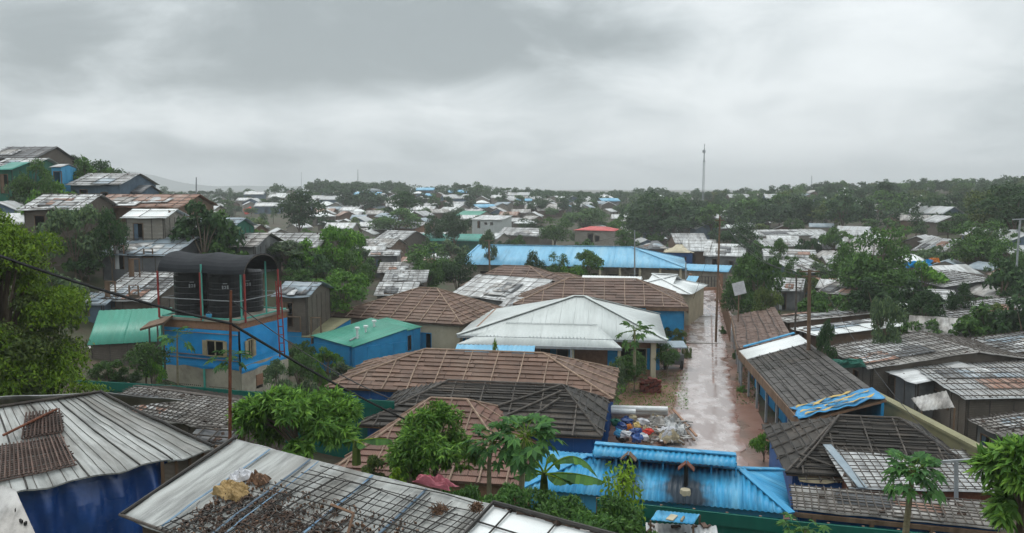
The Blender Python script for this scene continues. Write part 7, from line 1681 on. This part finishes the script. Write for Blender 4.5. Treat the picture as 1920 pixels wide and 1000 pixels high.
wood('mid green crowns mixed into the wood on the right-hand hills', RW, 60, .75, 420, 'leaf_mid')
wood('yellowish crowns mixed into the wood on the right-hand hills', RW, 22, .75, 420, 'leaf_olive')
wood('grey-green wood along the left and middle horizon', [(235, 600, 352, 372, 300, 620), (590, 760, 338, 360, 350, 470), (760, 1160, 344, 362, 340, 560), (1000, 1420, 346, 360, 300, 460), (760, 1160, 344, 362, 320, 460), (1400, 1925, 336, 360, 260, 420), (590, 760, 334, 356, 330, 420)], 290, .9, 300, 'leaf_forest')
far_tree(1663, 200, 334, ['f2'], 'leaf_dark')
# drop the prototypes themselves
for o in list(PR.values()) + HP:
    for ch in list(o.children):
        for g_ in list(ch.children): bpy.data.objects.remove(g_)
        bpy.data.objects.remove(ch)
    bpy.data.objects.remove(o)
# labels of the distant things: by their place next to a landmark
LM = [('tall radio mast', (1320, 380)), ('red-roofed house', (1112, 430)), ('round steel tank', (697, 355)), ('teal-roofed shed', (838, 445)), ('mint roof', (873, 398)), ('slim grey pole', (368, 370)), ('big dark tree', (562, 400)), ('cream-roofed hut', (1272, 466)), ('white flat-fronted block', (912, 415)),
      ('upper long white roof', (1487, 437)), ('big round tree', (1632, 450)), ('lamp post', (1911, 430)), ('ribbed white roof', (1738, 455)), ('far red cloth', (1131, 385)), ('orange-red banner', (465, 396)), ('dark conical tree', (1262, 425)), ('grey house by the red roof', (970, 432)), ('plank hut', (268, 415)), ('sky-blue hut', (103, 322)), ('black canopy', (410, 490)), ('wooden utility pole', (1516, 580)), ('tall utility pole', (1347, 520)), ('ribbed shack roof', (1810, 700)), ('blue tarp roll', (1722, 497)), ('broad bright green bush', (648, 550)), ('pale square house', (758, 455)), ('round bushy tree', (812, 495)), ('teal-curtained shack', (1800, 575)), ('red ladder', (524, 600)), ('small mint roof', (630, 630))]
ORD = ['nearest', 'second nearest', 'third nearest', 'fourth nearest', 'fifth nearest', 'sixth nearest', 'seventh nearest', 'eighth nearest', 'ninth nearest', 'tenth nearest'] + [f'{n}th nearest' for n in range(11, 80)]
ORD = [x.replace('21th', '21st').replace('22th', '22nd').replace('23th', '23rd').replace('31th', '31st').replace('32th', '32nd').replace('33th', '33rd').replace('41th', '41st').replace('42th', '42nd').replace('43th', '43rd') for x in ORD]
def label_far(items, fmt):
    near = {}
    for it in items:
        o = it[0]; q_ = proj(o.location + Vector((0, 0, 3))); d = min(((q_[0] - x) ** 2 + (q_[1] - y) ** 2, nme) for nme, (x, y) in LM); near.setdefault(d[1], []).append((d[0], it))
    for nme, l_ in near.items():
        for i, (_, it) in enumerate(sorted(l_, key=lambda z: z[0])): it[0]['label'] = fmt(it, ORD[i], nme)
label_far(FARH, lambda it, od, nme: f'distant {it[1]}-roofed hut, {od} far hut to the {nme}')
label_far(FARB, lambda it, od, nme: f'leafy bush, {od} of the small bushes to the {nme}')
label_far([(o,) for o in FART], lambda it, od, nme: f'distant green tree, {od} far tree to the {nme}')
